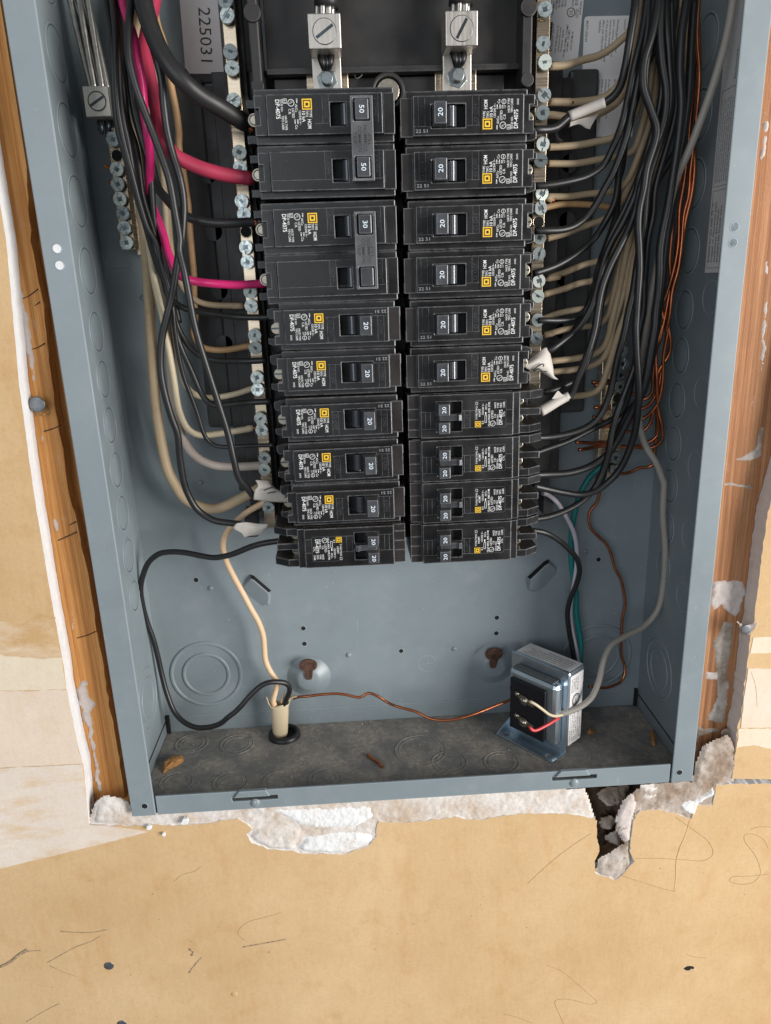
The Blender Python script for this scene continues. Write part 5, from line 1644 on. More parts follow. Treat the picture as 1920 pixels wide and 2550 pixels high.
wire('tan wire dropping straight behind the red wire to the neutral bar', [(-88.5,58.0,285.1),(-90.6,58.0,285.4),(-98.3,59.0,284.2),(-106.6,60.0,283.5),(-113.1,61.0,284.0),(-118.0,62.0,285.4),(-121.3,62.0,288.9),(-123.0,62.0,293.7),(-120.9,62.0,303.0),(-120.3,62.0,313.3),(-119.1,62.0,325.0),(-118.7,62.0,337.4),(-118.4,62.0,349.7),(-117.9,62.0,366.5),(-118.3,60.0,381.8),(-119.1,58.0,395.2),(-118.3,58.0,402.0),(-118.5,58.0,413.1),(-119.6,58.0,425.0),(-120.4,58.0,434.5),(-120.9,60.0,441.8),(-122.8,62.0,449.6),(-124.9,64.0,456.5),(-126.1,68.0,469.5),(-125.8,72.0,487.3)], 1.9, 'w_tan')
wire('cream wire sagging to the neutral bar below the third 20 breaker', [(-87.3,58.0,260.4),(-90.1,58.0,260.0),(-98.0,59.0,257.7),(-106.5,60.0,255.9),(-115.0,61.0,255.1),(-121.6,62.0,255.5),(-126.8,62.0,258.0),(-130.6,62.0,263.0),(-132.5,62.0,270.7),(-133.0,61.0,278.3),(-133.3,60.0,288.0),(-133.2,60.0,298.4),(-133.5,60.0,313.8),(-132.8,60.0,332.9),(-131.7,62.0,354.9),(-130.9,68.0,401.5),(-128.4,72.0,470.8)], 1.8, 'w_cream')

# ---- bottom left loop
wire('black wire looping from the lowest left breaker round to the floor cable', [(-76.3,38.0,167.7),(-89.1,40.0,165.6),(-97.3,42.0,163.0),(-109.0,46.0,157.6),(-118.0,54.0,153.2),(-124.8,58.0,151.4),(-133.3,61.0,152.0),(-143.8,64.0,153.4),(-153.3,66.0,153.7),(-162.0,68.0,152.1),(-169.9,70.0,146.0),(-174.9,71.0,137.0),(-178.3,72.0,126.7),(-179.2,74.0,113.3),(-178.3,76.0,99.5),(-176.3,77.0,87.1),(-175.1,78.0,73.2),(-173.8,78.0,57.2),(-171.3,76.0,42.0),(-167.1,73.0,29.7),(-160.7,70.0,22.9),(-151.7,67.0,19.6),(-141.1,64.0,21.1),(-132.8,62.0,24.8),(-126.5,60.0,30.9),(-121.3,60.0,34.7),(-116.0,60.0,39.9),(-110.8,61.0,45.4),(-106.5,62.0,49.2),(-101.5,63.0,52.8),(-96.7,64.0,54.2),(-91.2,66.0,53.2),(-86.3,68.0,51.0),(-83.6,70.0,47.2),(-83.6,72.0,41.8),(-85.7,74.0,36.0),(-87.4,75.0,31.7),(-90.0,76.0,26.0)], 1.9, 'w_black')
wire('peach wire winding down from the neutral bar to the floor cable', [(-86.2,58.0,188.5),(-90.3,58.0,186.2),(-99.9,60.0,180.8),(-108.7,62.0,173.8),(-115.8,64.0,165.6),(-119.1,66.0,157.5),(-118.7,68.0,146.9),(-114.7,70.0,132.6),(-109.9,72.0,119.0),(-105.3,73.0,106.7),(-101.5,74.0,96.7),(-99.3,75.0,85.4),(-99.4,76.0,74.0),(-99.3,76.0,65.5),(-96.7,76.0,56.7),(-92.9,76.0,49.0),(-92.7,76.0,48.5),(-92.5,76.0,45.6),(-93.4,76.0,41.9),(-95.0,76.0,37.3),(-96.5,76.0,31.7),(-95.1,77.0,25.7)], 2.0, 'w_peach')

# ---- right side: beige neutrals
NB = 'neutral wires of the right bundle'
rw = [
    ('topmost beige neutral wire across the two white stickers', [(87.3,58.0,431.0),(88.9,58.0,431.0),(94.6,58.0,431.0),(101.2,60.0,432.3),(108.7,62.0,434.7),(118.0,62.0,436.8),(125.3,60.0,440.6),(128.9,58.0,443.5),(131.3,56.0,445.3),(133.1,54.0,449.5),(134.8,52.0,455.0),(135.3,50.0,459.5),(134.9,50.0,476.0)], 2.15, 'w_beige', 5),
    ('beige neutral wire just above the white taped black wire', [(86.6,58.0,413.3),(89.5,58.0,413.2),(99.7,59.0,413.0),(108.2,60.0,413.4),(118.5,60.0,414.5),(123.9,58.0,416.8),(127.9,56.0,421.0),(130.5,52.0,427.5),(132.1,50.0,435.7),(132.8,48.0,443.7),(134.2,48.0,452.1),(135.2,50.0,466.1)], 2.2, 'w_beige', 15),
    ('beige neutral wire passing under the white taped black wire', [(87.2,58.0,406.7),(91.3,58.0,406.6),(98.1,60.0,406.3),(105.8,62.0,405.2),(113.4,62.0,405.4),(121.0,60.0,408.0),(127.5,58.0,411.7),(130.7,54.0,417.3),(131.9,50.0,425.9),(132.2,48.0,435.1),(132.8,46.0,444.8),(133.6,46.0,454.9),(134.6,48.0,468.8)], 2.1, 'w_beige', 0),
    ('beige neutral wire beside the second right breaker', [(86.6,58.0,390.1),(90.1,58.0,390.2),(105.6,59.0,390.8),(118.0,59.0,392.5),(126.6,58.0,394.1),(133.6,56.0,398.6),(138.4,54.0,408.3),(140.2,52.0,421.6),(141.4,52.0,441.8),(142.0,54.0,467.8)], 2.1, 'w_beige', 4),
    ('beige neutral wire below the second right breaker screw', [(86.8,58.0,381.5),(91.3,58.0,381.5),(106.0,59.0,381.3),(120.6,60.0,383.3),(132.3,60.0,384.7),(138.7,58.0,387.2),(141.0,56.0,394.4),(143.6,54.0,409.7),(144.8,52.0,430.6),(146.8,54.0,460.5)], 2.0, 'w_beige', 3),
    ('beige neutral wire above the empty hole of the right neutral bar', [(87.2,58.0,364.6),(89.0,58.0,363.8),(102.4,59.0,363.8),(114.7,60.0,365.0),(126.6,60.0,365.8),(132.6,60.0,366.9),(136.4,58.0,371.2),(139.2,57.0,377.4),(148.0,56.0,408.5),(148.4,56.0,439.1),(150.0,58.0,461.8)], 1.95, 'w_beige', 6),
    ('orange tan neutral wire sagging above the empty bar hole', [(85.6,58.0,357.3),(88.6,58.0,357.9),(95.4,59.0,359.2),(102.9,60.0,359.7),(115.3,61.0,359.2),(124.4,61.0,358.1),(130.1,60.0,357.6),(135.9,60.0,361.6),(140.2,60.0,369.7),(142.7,60.0,377.8),(151.7,60.0,417.0),(152.5,62.0,463.0)], 1.9, 'w_tan', 0),
    ('beige neutral wire rising from below the empty bar hole', [(87.6,58.0,341.0),(90.3,58.0,341.1),(100.2,59.0,343.0),(112.5,60.0,347.2),(121.5,60.0,349.9),(127.4,60.0,352.4),(133.1,60.0,358.9),(137.4,60.0,367.0),(141.5,60.0,377.8),(153.7,60.0,424.8),(154.2,62.0,462.9)], 1.95, 'w_beige', 4),
    ('beige neutral wire level with the fourth right breaker', [(87.7,58.0,318.0),(91.0,58.0,318.4),(101.0,59.0,321.3),(113.5,60.0,325.6),(123.2,60.0,327.8),(129.8,60.0,331.9),(135.4,60.0,340.3),(140.8,60.0,351.4),(144.2,60.0,364.1),(145.7,60.0,377.7),(156.4,60.0,424.7),(156.0,62.0,462.9)], 2.0, 'w_beige', 11),
    ('beige neutral wire just below the fourth right breaker', [(87.6,58.0,308.9),(89.5,58.0,309.3),(101.4,59.0,312.0),(110.9,60.0,314.9),(120.7,60.0,316.7),(127.8,60.0,322.2),(133.4,60.0,332.4),(138.1,58.0,344.6),(141.5,56.0,354.4),(143.9,56.0,363.7),(146.0,56.0,377.1),(156.9,56.0,408.3),(156.9,58.0,461.6)], 2.0, 'w_beige', 5),
    ('beige neutral wire above the fifth right breaker wire', [(86.2,58.0,294.2),(88.6,58.0,294.8),(98.8,59.0,297.9),(111.5,60.0,299.9),(121.5,60.0,300.9),(127.7,60.0,302.8),(131.0,58.0,308.6),(133.2,56.0,322.0),(135.3,54.0,336.1),(137.9,53.0,346.5),(140.0,52.0,354.1),(142.4,52.0,363.3),(144.4,52.0,376.6),(155.5,52.0,415.2),(157.4,55.0,460.7)], 1.9, 'w_beige', 0),
    ('beige neutral wire below the fifth right breaker', [(87.7,58.0,284.8),(90.2,58.0,285.3),(102.3,59.0,288.0),(115.1,60.0,289.4),(125.2,60.0,290.8),(129.2,58.0,295.6),(131.0,56.0,306.9),(133.1,54.0,321.9),(136.1,52.0,341.5),(138.8,50.0,352.3),(142.2,50.0,363.1),(144.5,50.0,376.3),(155.6,50.0,414.8),(157.9,53.0,460.0)], 2.0, 'w_beige', 8),
    ('beige neutral wire curving in above the eighth right breaker', [(93.2,58.0,269.3),(97.0,58.0,269.6),(112.8,60.0,270.6),(122.9,60.0,272.8),(127.7,58.0,277.4),(129.8,56.0,285.0),(130.2,54.0,292.3),(133.8,54.0,310.3),(134.5,50.0,326.3),(136.6,47.0,341.8),(138.5,46.0,352.0),(140.7,46.0,362.7),(143.3,46.0,375.8),(154.2,46.0,421.4),(157.9,50.0,459.1)], 2.1, 'w_beige', 0),
    ('beige neutral wire curving in below the white tag of the sixth breaker', [(94.6,60.0,262.4),(98.4,60.0,262.6),(113.7,62.0,263.7),(123.9,62.0,266.0),(128.8,60.0,270.7),(130.9,58.0,278.2),(131.8,56.0,288.6),(136.2,55.0,307.3),(137.2,52.0,322.9),(138.9,50.0,333.0),(140.5,50.0,344.0),(142.4,48.0,357.5),(144.9,47.0,370.6),(155.5,47.0,421.6),(159.6,50.0,459.1)], 2.1, 'w_beige', 0),
    ('printed beige neutral wire curving in above the seventh right breaker tag', [(108.0,62.0,246.4),(113.1,62.0,246.6),(121.2,63.0,247.1),(126.4,63.0,249.0),(129.1,62.0,252.9),(130.6,60.0,260.0),(132.6,58.0,269.5),(134.5,56.0,280.0),(136.4,54.0,289.1),(139.0,54.0,297.2),(139.7,52.0,313.0),(140.5,50.0,327.3),(142.0,48.0,338.3),(143.8,46.0,351.8),(144.8,45.0,365.1),(157.0,45.0,413.6),(161.3,48.0,458.4)], 2.2, 'w_beige', 0),
]
for lab, pts, r, m, bare in rw:
    wire(lab, pts, r * 0.95, m, bare, 0.95, group=NB)

# ---- right side: black hot wires
HB = 'black wires of the right bundle'
rb = [
    ('fat black wire wrapped in a long white tape near the top right', [(76.9,42.0,396.5),(80.1,42.0,396.5),(85.9,44.0,397.0),(90.5,45.0,398.2),(93.9,46.0,400.6),(97.8,47.0,403.6),(104.2,46.0,405.7),(111.5,44.0,408.0),(116.8,42.0,409.6),(120.3,40.0,412.3),(122.5,38.0,416.3),(123.4,36.0,422.0),(124.2,35.0,428.5),(124.6,34.0,434.9),(125.6,34.0,443.2),(126.9,35.0,452.3),(128.8,42.0,470.1)], 2.4, 'w_black'),
    ('black wire curving to the second right breaker', [(78.2,40.0,367.9),(82.5,40.0,367.9),(97.0,42.0,369.8),(108.8,44.0,372.7),(117.3,44.0,378.1),(121.4,42.0,386.3),(124.5,38.0,397.8),(126.3,36.0,410.8),(128.0,34.0,424.9),(131.1,34.0,439.1),(133.4,36.0,455.1),(135.9,44.0,485.2)], 2.1, 'w_black'),
    ('black wire curving to the third right breaker', [(78.5,40.0,344.4),(83.7,40.0,344.4),(93.6,42.0,344.6),(101.1,44.0,346.2),(107.7,45.0,350.1),(113.5,44.0,356.8),(117.6,42.0,365.0),(121.6,40.0,373.0),(127.4,38.0,391.6),(129.8,36.0,408.5),(132.0,34.0,426.3),(133.7,34.0,440.5),(134.1,36.0,455.1),(135.9,44.0,485.2)], 2.2, 'w_black'),
    ('black wire curving to the fourth right breaker', [(78.5,40.0,321.5),(82.9,41.0,322.5),(92.5,44.0,325.3),(105.0,47.0,331.7),(115.6,48.0,340.2),(122.7,48.0,351.0),(125.7,46.0,358.8),(126.2,44.0,368.1),(125.6,42.0,375.7),(126.7,40.0,386.6),(128.3,38.0,397.7),(131.3,36.0,412.2),(133.8,34.0,424.8),(136.0,34.0,440.4),(137.3,36.0,455.0),(139.2,44.0,485.1)], 2.1, 'w_black'),
    ('black wire curving to the fifth right breaker below a beige wire', [(82.1,42.0,295.0),(85.7,42.0,295.0),(96.2,45.0,294.4),(106.8,48.0,295.6),(113.0,49.0,300.6),(116.0,48.0,308.1),(118.4,46.0,319.4),(120.1,44.0,330.5),(124.1,42.0,342.9),(128.1,40.0,351.8),(131.9,38.0,362.1),(135.0,36.0,372.1),(142.7,35.0,400.6),(143.7,34.0,415.2),(140.1,33.0,429.5),(138.2,34.0,443.9),(139.3,42.0,477.6)], 1.9, 'w_black'),
    ('black wire running down to the white tag of the sixth right breaker', [(88.7,42.0,277.1),(91.7,42.0,278.8),(98.2,44.0,282.8),(105.6,45.0,288.1),(109.4,44.0,293.0),(113.7,42.0,302.5),(116.1,40.0,313.8),(118.3,38.0,326.5),(121.7,36.0,337.2),(125.7,34.0,345.5),(129.4,33.0,353.8),(132.4,32.0,362.4),(134.1,32.0,371.6),(140.6,31.0,390.1),(137.6,31.0,402.1),(133.4,31.0,414.0),(133.3,31.0,426.9),(135.6,32.0,439.9),(136.6,34.0,454.4),(136.8,42.0,484.4)], 2.2, 'w_black'),
    ('black wire running down to the white tag of the seventh right breaker', [(102.0,42.0,248.2),(103.8,42.0,250.3),(105.7,40.0,258.4),(108.6,38.0,267.5),(111.2,36.0,277.1),(113.9,35.0,289.2),(114.8,34.0,299.9),(116.2,33.0,312.2),(119.4,32.0,323.0),(124.2,31.0,333.7),(128.8,31.0,342.6),(132.2,31.0,352.5),(133.9,30.0,363.7),(136.1,30.0,372.3),(144.2,30.0,397.3),(144.4,30.0,410.6),(141.4,30.0,423.7),(139.3,31.0,439.5),(139.4,33.0,454.0),(140.0,42.0,484.4)], 2.3, 'w_black'),
    ('black wire behind the white tag of the seventh right breaker', [(88.0,46.0,252.2),(91.8,46.0,252.7),(100.4,48.0,255.2),(107.8,50.0,258.0),(113.1,50.0,264.9),(117.0,50.0,275.1),(120.2,50.0,287.0),(122.8,50.0,307.8),(125.8,50.0,319.2),(131.0,50.0,333.2),(136.3,50.0,345.3),(140.6,50.0,360.4),(142.5,50.0,376.4),(152.6,50.0,429.9),(149.4,52.0,481.1)], 2.0, 'w_black'),
    ('printed black wire to the eighth right breaker', [(81.6,40.0,225.5),(89.7,42.0,224.9),(103.5,44.0,226.1),(115.1,45.0,229.7),(122.4,45.0,235.4),(126.6,44.0,244.8),(128.7,42.0,257.3),(130.5,40.0,272.4),(132.6,38.0,286.0),(133.9,37.0,298.0),(135.7,36.0,310.4),(136.3,35.0,321.5),(137.4,35.0,332.4),(138.6,34.0,343.0),(138.4,33.0,356.1),(139.2,33.0,369.0),(147.9,32.0,403.6),(145.8,32.0,425.5),(143.5,33.0,443.5),(144.6,42.0,477.5)], 2.2, 'w_black'),
    ('smooth black wire just below the printed one to the eighth right breaker', [(81.1,42.0,214.9),(88.6,44.0,216.8),(104.6,47.0,220.8),(121.3,50.0,227.6),(130.7,50.0,232.0),(138.1,50.0,237.1),(141.2,48.0,246.7),(142.4,46.0,261.1),(142.5,44.0,271.6),(142.0,42.0,286.6),(143.6,42.0,298.6),(143.6,40.0,312.9),(143.0,38.0,326.8),(143.0,37.0,337.7),(144.6,36.0,351.0),(144.3,35.0,364.0),(152.6,35.0,404.1),(149.5,36.0,426.4),(147.1,38.0,455.5)], 2.0, 'w_black'),
    ('dull black wire to the ninth right breaker with a silvery sheen higher up', [(81.6,40.0,201.8),(89.8,42.0,201.3),(104.5,44.0,201.1),(117.9,46.0,203.9),(126.1,46.0,208.7),(132.4,45.0,216.5),(137.0,42.0,227.7),(141.0,38.0,240.8),(143.2,34.0,249.8),(144.7,31.0,260.4),(145.5,29.0,275.8),(146.5,28.0,289.5),(146.4,28.0,297.9),(146.7,27.0,309.0),(146.2,26.0,321.0),(145.7,26.0,331.7),(146.6,26.0,341.2),(148.3,26.0,352.6),(149.5,26.0,365.4),(151.7,26.0,402.3),(149.8,27.0,420.6),(149.9,28.0,438.5),(152.0,30.0,452.9),(155.5,42.0,484.2)], 2.5, 'w_black'),
    ('dusty black wire looping low to the ninth right breaker', [(81.1,40.0,195.0),(88.8,42.0,192.4),(101.7,44.0,188.6),(113.8,45.0,186.3),(122.3,45.0,188.0),(129.8,45.0,193.0),(135.6,44.0,199.6),(139.5,42.0,208.4),(142.0,40.0,218.4),(143.0,37.0,229.0),(142.4,34.0,239.5),(141.1,31.0,251.0),(138.8,29.0,264.4),(136.7,28.0,276.2),(135.1,27.0,290.0),(135.1,27.0,294.9),(134.7,26.0,307.7),(134.6,26.0,321.4),(133.4,26.0,334.7),(132.2,26.0,344.8),(132.4,26.0,354.1),(134.4,27.0,363.3),(135.4,27.0,373.4),(139.7,27.0,391.7),(136.0,27.0,401.4),(131.0,27.0,413.1),(131.0,28.0,424.8),(134.6,29.0,437.0),(137.8,32.0,453.7),(139.2,42.0,484.4)], 2.3, 'w_black'),
    ('black wire dropping steeply to the tenth right breaker', [(81.1,40.0,172.8),(91.5,42.0,173.2),(101.9,44.0,175.5),(112.3,46.0,179.8),(119.4,47.0,185.3),(123.7,46.0,192.5),(126.8,45.0,201.7),(128.5,43.0,212.0),(128.8,42.0,216.6),(129.7,41.0,227.6),(131.8,40.0,239.0),(135.6,40.0,249.9),(138.4,40.0,258.3),(140.7,40.0,266.1),(142.4,40.0,287.2),(144.0,40.0,298.7),(143.6,40.0,312.9),(143.2,40.0,326.9),(143.9,40.0,337.8),(145.6,40.0,351.3),(146.7,40.0,367.1),(158.5,40.0,389.7),(152.9,40.0,405.1),(149.4,40.0,427.5),(151.2,42.0,456.7)], 2.2, 'w_black'),
    ('black wire at the right edge of the bundle beside the copper wires', [(131.1,60.0,189.7),(132.6,58.0,199.6),(134.7,55.0,213.6),(138.2,52.0,225.2),(143.1,50.0,238.1),(148.1,46.0,246.7),(149.6,42.0,256.4),(150.9,40.0,269.9),(151.4,38.0,285.3),(152.3,38.0,298.5),(153.6,38.0,312.6),(153.7,38.0,326.5),(154.4,38.0,340.1),(156.0,38.0,356.1),(157.2,38.0,369.2),(160.3,38.0,408.3),(160.6,40.0,434.5),(161.2,42.0,456.5)], 2.4, 'w_black'),
    ('black wire at the left edge of the right bundle', [(94.4,52.0,278.5),(106.5,56.0,285.9),(118.1,58.0,306.1),(122.1,58.0,324.7),(126.5,57.0,339.3),(129.0,54.0,350.2),(128.8,50.0,360.7),(128.0,48.0,371.2),(128.7,46.0,375.7),(129.4,44.0,395.0),(132.4,42.0,416.5),(138.4,40.0,429.1),(144.1,40.0,442.0),(147.3,44.0,464.4)], 2.0, 'w_black'),
]
for lab, pts, r, m in rb:
    wire(lab, pts, r * 0.91, m, group=HB)
mb = MB()
q = [(97.8,47.0,403.6),(104.2,46.0,405.7),(111.5,44.0,408.0),(116.0,42.5,409.3)]
mb.tube(q, 2.7, 16, 1.5)
o = mb.build('tape_wrap', 'tape')
fl = [(99.1,46.0,404.1),(100.8,50.0,401.2),(106.2,52.0,402.5),(115.7,50.0,405.6),(111.4,55.0,400.1),(109.5,54.0,398.8),(99.4,52.0,399.4),(105.2,54.0,401.9)]
tag(o, 'long white tape wrap on the fat black wire at the upper right', 'tape')
def resample(row, k):
    P_ = [Vector(p) for p in row]
    out = []
    for i in range(len(P_) - 1):
        p0 = P_[max(i - 1, 0)]
        p1, p2 = P_[i], P_[i + 1]
        p3 = P_[min(i + 2, len(P_) - 1)]
        for j in range(k):
            t = j / k
            out.append(0.5 * ((2 * p1) + (p2 - p0) * t + (2 * p0 - 5 * p1 + 4 * p2 - p3) * t * t + (3 * p1 - p0 - 3 * p2 + p3) * t * t * t))
    out.append(P_[-1])
    return out
def flag(name, pts, label, th=0.35, strokes=()):
    """a folded paper or cloth tag: a thin bent sheet (pts is rows of equal length)"""
    k = 4
    rows = [resample(r_, k) for r_ in pts]
    rows = [list(c) for c in zip(*[resample(list(c), k) for c in zip(*rows)])]
    n = len(rows[0])
    mb = MB()
    front = [Vector(p) for r_ in rows for p in r_]
    vs = front + [p + Vector((0, th, 0)) for p in front]
    m_ = len(front)
    fs = []
    for i in range(len(rows) - 1):
        for j in range(n - 1):
            a, b, c, d = i * n + j, i * n + j + 1, (i + 1) * n + j + 1, (i + 1) * n + j
            fs.append((a, b, c, d))
            fs.append((d + m_, c + m_, b + m_, a + m_))
    bd = [j for j in range(n)] + [i * n + n - 1 for i in range(1, len(rows))] + [(len(rows) - 1) * n + j for j in range(n - 2, -1, -1)] + [i * n for i in range(len(rows) - 2, 0, -1)]
    for i in range(len(bd)):
        a, b = bd[i], bd[(i + 1) % len(bd)]
        fs.append((a, a + m_, b + m_, b))
    mb.add(vs, fs, 0, True)
    root = mb.build(name, 'tape')
    tag(root, label, 'tag')
    for st_ in strokes:
        mb = MB()
        mb.tube([(p[0], p[1] - 0.5, p[2]) for p in st_], 0.35, 6, 0.8)
        mb.build('pen_stroke', 'ink_black', root)
    return root
flag('tape_tail', [[(98.9,49.0,401.1),(105.6,50.0,402.9),(112.9,50.0,404.5),(115.4,48.0,406.3)], [(99.2,50.0,399.1),(104.6,52.0,401.1),(110.5,52.0,399.7),(111.9,51.0,399.7)], [(98.4,50.0,398.7),(105.0,53.0,400.6),(109.2,53.0,398.6),(111.5,52.0,397.8)]], 'loose white tape tail hanging below the wrapped black wire')
flag('paper_tag', [[(73.7,38.0,271.0),(80.7,40.0,275.6),(85.8,41.0,279.0),(88.1,42.0,279.1)], [(73.5,36.0,269.5),(80.4,36.0,272.9),(86.5,38.0,275.3),(89.3,41.0,276.9)], [(74.4,37.0,268.0),(79.9,36.0,269.6),(87.6,37.0,269.7),(91.4,40.0,267.9)], [(79.2,40.0,265.8),(82.8,38.0,266.4),(88.0,38.0,265.6),(92.1,40.0,263.0)], [(80.8,44.0,264.7),(84.7,43.0,264.7),(91.3,41.0,260.9),(95.1,41.0,260.2)]], 'big creased white paper tag with a pen loop beside the sixth right breaker', 0.35, ([(79.0,38.0,266.6),(79.6,36.0,268.2),(82.2,35.0,270.1),(83.9,35.0,270.5),(84.3,35.0,269.8),(83.8,35.0,268.9)], [(79.3,38.0,266.0),(81.6,36.0,267.8),(83.4,36.0,266.3),(86.6,36.0,265.8)]))
mb = MB()
mb.tube([(84.8,41.0,241.4),(89.2,41.0,243.5),(94.4,41.0,246.3),(99.1,42.0,248.3),(102.3,42.0,249.9)], 3.3, 16, 1.5, wob=0.5, seed=4, rend=2.6)
o = mb.build('tape_wrap', 'tape')
tag(o, 'rolled white tape round the black wire at the seventh right breaker', 'tape')
mb = MB()
mb.prism(xz([(91.4,40.0,248.9),(94.5,40.0,253.4),(95.4,40.0,253.4),(97.2,40.0,251.5),(99.0,40.0,250.6),(94.7,40.0,248.7)]), 40.0, 40.4)
mb.build('tape_corner', 'tape', o)
flag('paper_tag', [[(-90.1,37.0,207.5),(-86.1,38.0,206.9),(-82.5,39.0,206.1),(-80.2,40.0,203.2)], [(-88.7,36.0,204.0),(-84.9,36.0,204.2),(-81.2,37.0,203.4),(-78.6,39.0,201.4)], [(-91.1,36.0,200.8),(-85.5,36.0,200.8),(-80.1,36.0,199.9),(-73.0,38.0,197.3)], [(-92.4,38.0,194.9),(-86.2,38.0,193.9),(-80.2,38.0,192.9),(-73.5,39.0,192.0)]], 'white paper tag with pen strokes beside the ninth left breaker', 0.35, ([(-85.2,34.0,201.7),(-82.2,34.0,202.7),(-79.7,35.0,203.2)], [(-83.1,34.0,199.6),(-81.2,34.0,200.2),(-77.9,34.0,200.4)]))
flag('paper_tag', [[(-104.6,42.0,179.0),(-98.7,42.0,179.4),(-92.2,42.0,178.2),(-85.0,41.0,177.8)], [(-107.4,43.0,175.5),(-98.8,41.0,176.4),(-92.3,41.0,175.4),(-85.7,41.0,176.1)], [(-102.6,42.0,172.8),(-98.7,42.0,172.2),(-92.7,42.0,172.3),(-87.9,42.0,174.1)], [(-101.2,44.0,168.9),(-97.1,44.0,169.7),(-93.1,44.0,169.9),(-90.9,43.0,171.2)]], 'crumpled white tag at the lowest left breaker')
wire('short black wire hook under the white tape near the upper right', [(91.9,50.0,398.9),(91.7,52.0,395.9),(93.6,54.0,393.6),(96.7,56.0,392.8)], 1.1, 'w_black')

# ---- bare copper
GC = 'bare copper ground wires on the right'
cu = [
    ('bare copper wire curving in to the middle of the right ground bar', [(132.6,74.0,223.9),(135.3,74.0,223.8),(148.7,72.0,226.3),(160.6,70.0,228.8),(164.9,68.0,233.0),(168.2,66.0,239.7),(169.0,64.0,252.9),(167.6,62.0,269.0),(168.1,60.0,284.6),(167.4,60.0,285.1),(167.8,58.0,294.3),(168.0,57.0,309.2),(169.7,56.0,320.8),(170.7,56.0,337.9),(170.8,56.0,351.9),(172.8,56.0,362.9),(172.5,56.0,376.4),(174.2,58.0,423.9),(172.4,60.0,443.4),(172.5,62.0,462.6),(171.9,66.0,493.0)], 1.15),
    ('bare copper wire at the right edge of the copper bunch', [(128.9,74.0,236.8),(134.7,74.0,236.2),(148.2,72.0,234.3),(160.1,70.0,235.5),(163.2,68.0,238.3),(166.4,66.0,246.3),(165.9,64.0,259.4),(171.4,62.0,270.8),(170.6,60.0,279.6),(168.5,60.0,288.1),(168.1,58.0,306.2),(171.0,57.0,321.9),(171.5,56.0,336.7),(172.5,56.0,349.1),(174.5,56.0,362.8),(174.6,56.0,376.4),(174.3,58.0,388.3),(175.2,60.0,408.7),(175.2,61.0,428.4),(172.9,64.0,463.3),(172.4,68.0,493.7)], 1.15),
    ('bare copper wire crossing to the upper part of the ground bar', [(126.4,75.0,253.3),(133.8,74.0,252.3),(145.9,72.0,249.6),(160.4,70.0,240.8),(164.0,68.0,244.8),(163.2,66.0,255.5),(162.5,64.0,270.3),(165.2,62.0,287.1),(165.9,62.0,291.2),(164.1,62.0,299.7),(165.8,60.0,306.3),(168.1,58.0,320.9),(169.4,58.0,335.2),(169.0,58.0,354.9),(170.2,58.0,368.6),(172.0,60.0,408.7),(171.4,62.0,440.2),(172.4,66.0,463.9)], 1.1),
    ('bare copper wire looping low and past the ground bar to the left', [(117.2,72.0,214.3),(126.0,73.0,213.3),(136.0,74.0,212.2),(148.4,74.0,209.6),(157.7,73.0,209.2),(166.9,72.0,208.2),(171.4,70.0,210.5),(173.5,68.0,215.9),(171.7,66.0,225.1),(169.0,66.0,234.4),(165.4,64.0,253.1),(163.2,64.0,273.4),(164.7,62.0,281.6),(168.2,61.0,312.1),(166.0,60.0,326.8),(166.1,60.0,341.1),(166.5,60.0,357.9),(171.6,60.0,392.8),(172.4,62.0,424.8),(171.6,66.0,463.9)], 1.15),
    ('bare copper wire sticking out furthest below the other loose end', [(119.5,72.0,209.6),(126.2,73.0,210.1),(136.0,74.0,211.2),(148.4,74.0,210.2),(157.3,74.0,209.9),(165.7,73.0,211.8),(171.1,72.0,216.5),(170.3,70.0,225.7),(167.7,68.0,236.2),(170.2,66.0,281.6),(169.6,64.0,303.1),(170.1,62.0,317.9)], 1.15),
    ('bare copper wire bending to the foot of the right ground bar', [(140.5,74.0,192.3),(149.9,75.0,191.2),(155.8,76.0,191.4),(162.6,76.0,194.5),(168.8,76.0,194.7),(171.4,75.0,196.4),(171.7,74.0,200.9),(171.1,73.0,208.1),(171.1,72.0,216.5),(169.7,70.0,229.1)], 1.15),
    ('bare copper wire entering the ground bar below the empty hole', [(128.2,74.0,230.7),(135.1,74.0,227.5),(149.7,72.0,220.9),(160.9,71.0,220.2),(164.3,70.0,224.6),(165.6,68.0,232.9),(168.0,67.0,239.6)], 1.1),
    ('bare copper wire entering the ground bar at its upper screws', [(128.9,75.0,250.5),(138.1,75.0,252.8),(149.5,74.0,258.3),(156.5,72.0,260.8),(164.8,70.0,271.6),(167.2,67.0,284.2),(167.2,66.0,292.2),(165.4,65.0,300.8),(167.8,63.0,312.1),(170.0,62.0,326.7),(171.0,62.0,341.1)], 1.05),
]
for lab, pts, r in cu:
    mb = MB()
    mb.tube(pts, r, 9, 2.0, wob=0.7, seed=pts[0][2])
    tag(mb.build('copper_wire', 'copper'), lab, 'wire', GC)
mb = MB()
mb.tube([(137.6,76.0,195.1),(136.0,77.0,192.1),(134.6,78.0,187.6),(135.8,79.0,180.9),(137.5,80.0,174.8),(136.1,82.0,167.7),(134.5,83.0,165.6),(132.2,84.0,159.2),(134.0,84.0,150.6),(139.8,84.0,143.4),(145.7,84.0,137.3),(150.0,84.0,128.9),(152.8,84.0,119.4),(157.9,84.0,109.6),(160.8,84.0,98.6),(162.1,84.0,90.0),(161.0,84.0,77.8),(160.9,84.0,65.3),(162.1,84.0,48.8),(165.0,82.0,38.2),(162.4,80.0,29.8),(149.0,76.0,27.1),(134.7,72.0,31.4)], 1.05, 9, 2.0, wob=0.5, seed=3)
tag(mb.build('copper_wire', 'copper'), 'long bare copper wire hanging down the back wall to the transformer', 'wire')
mb = MB()
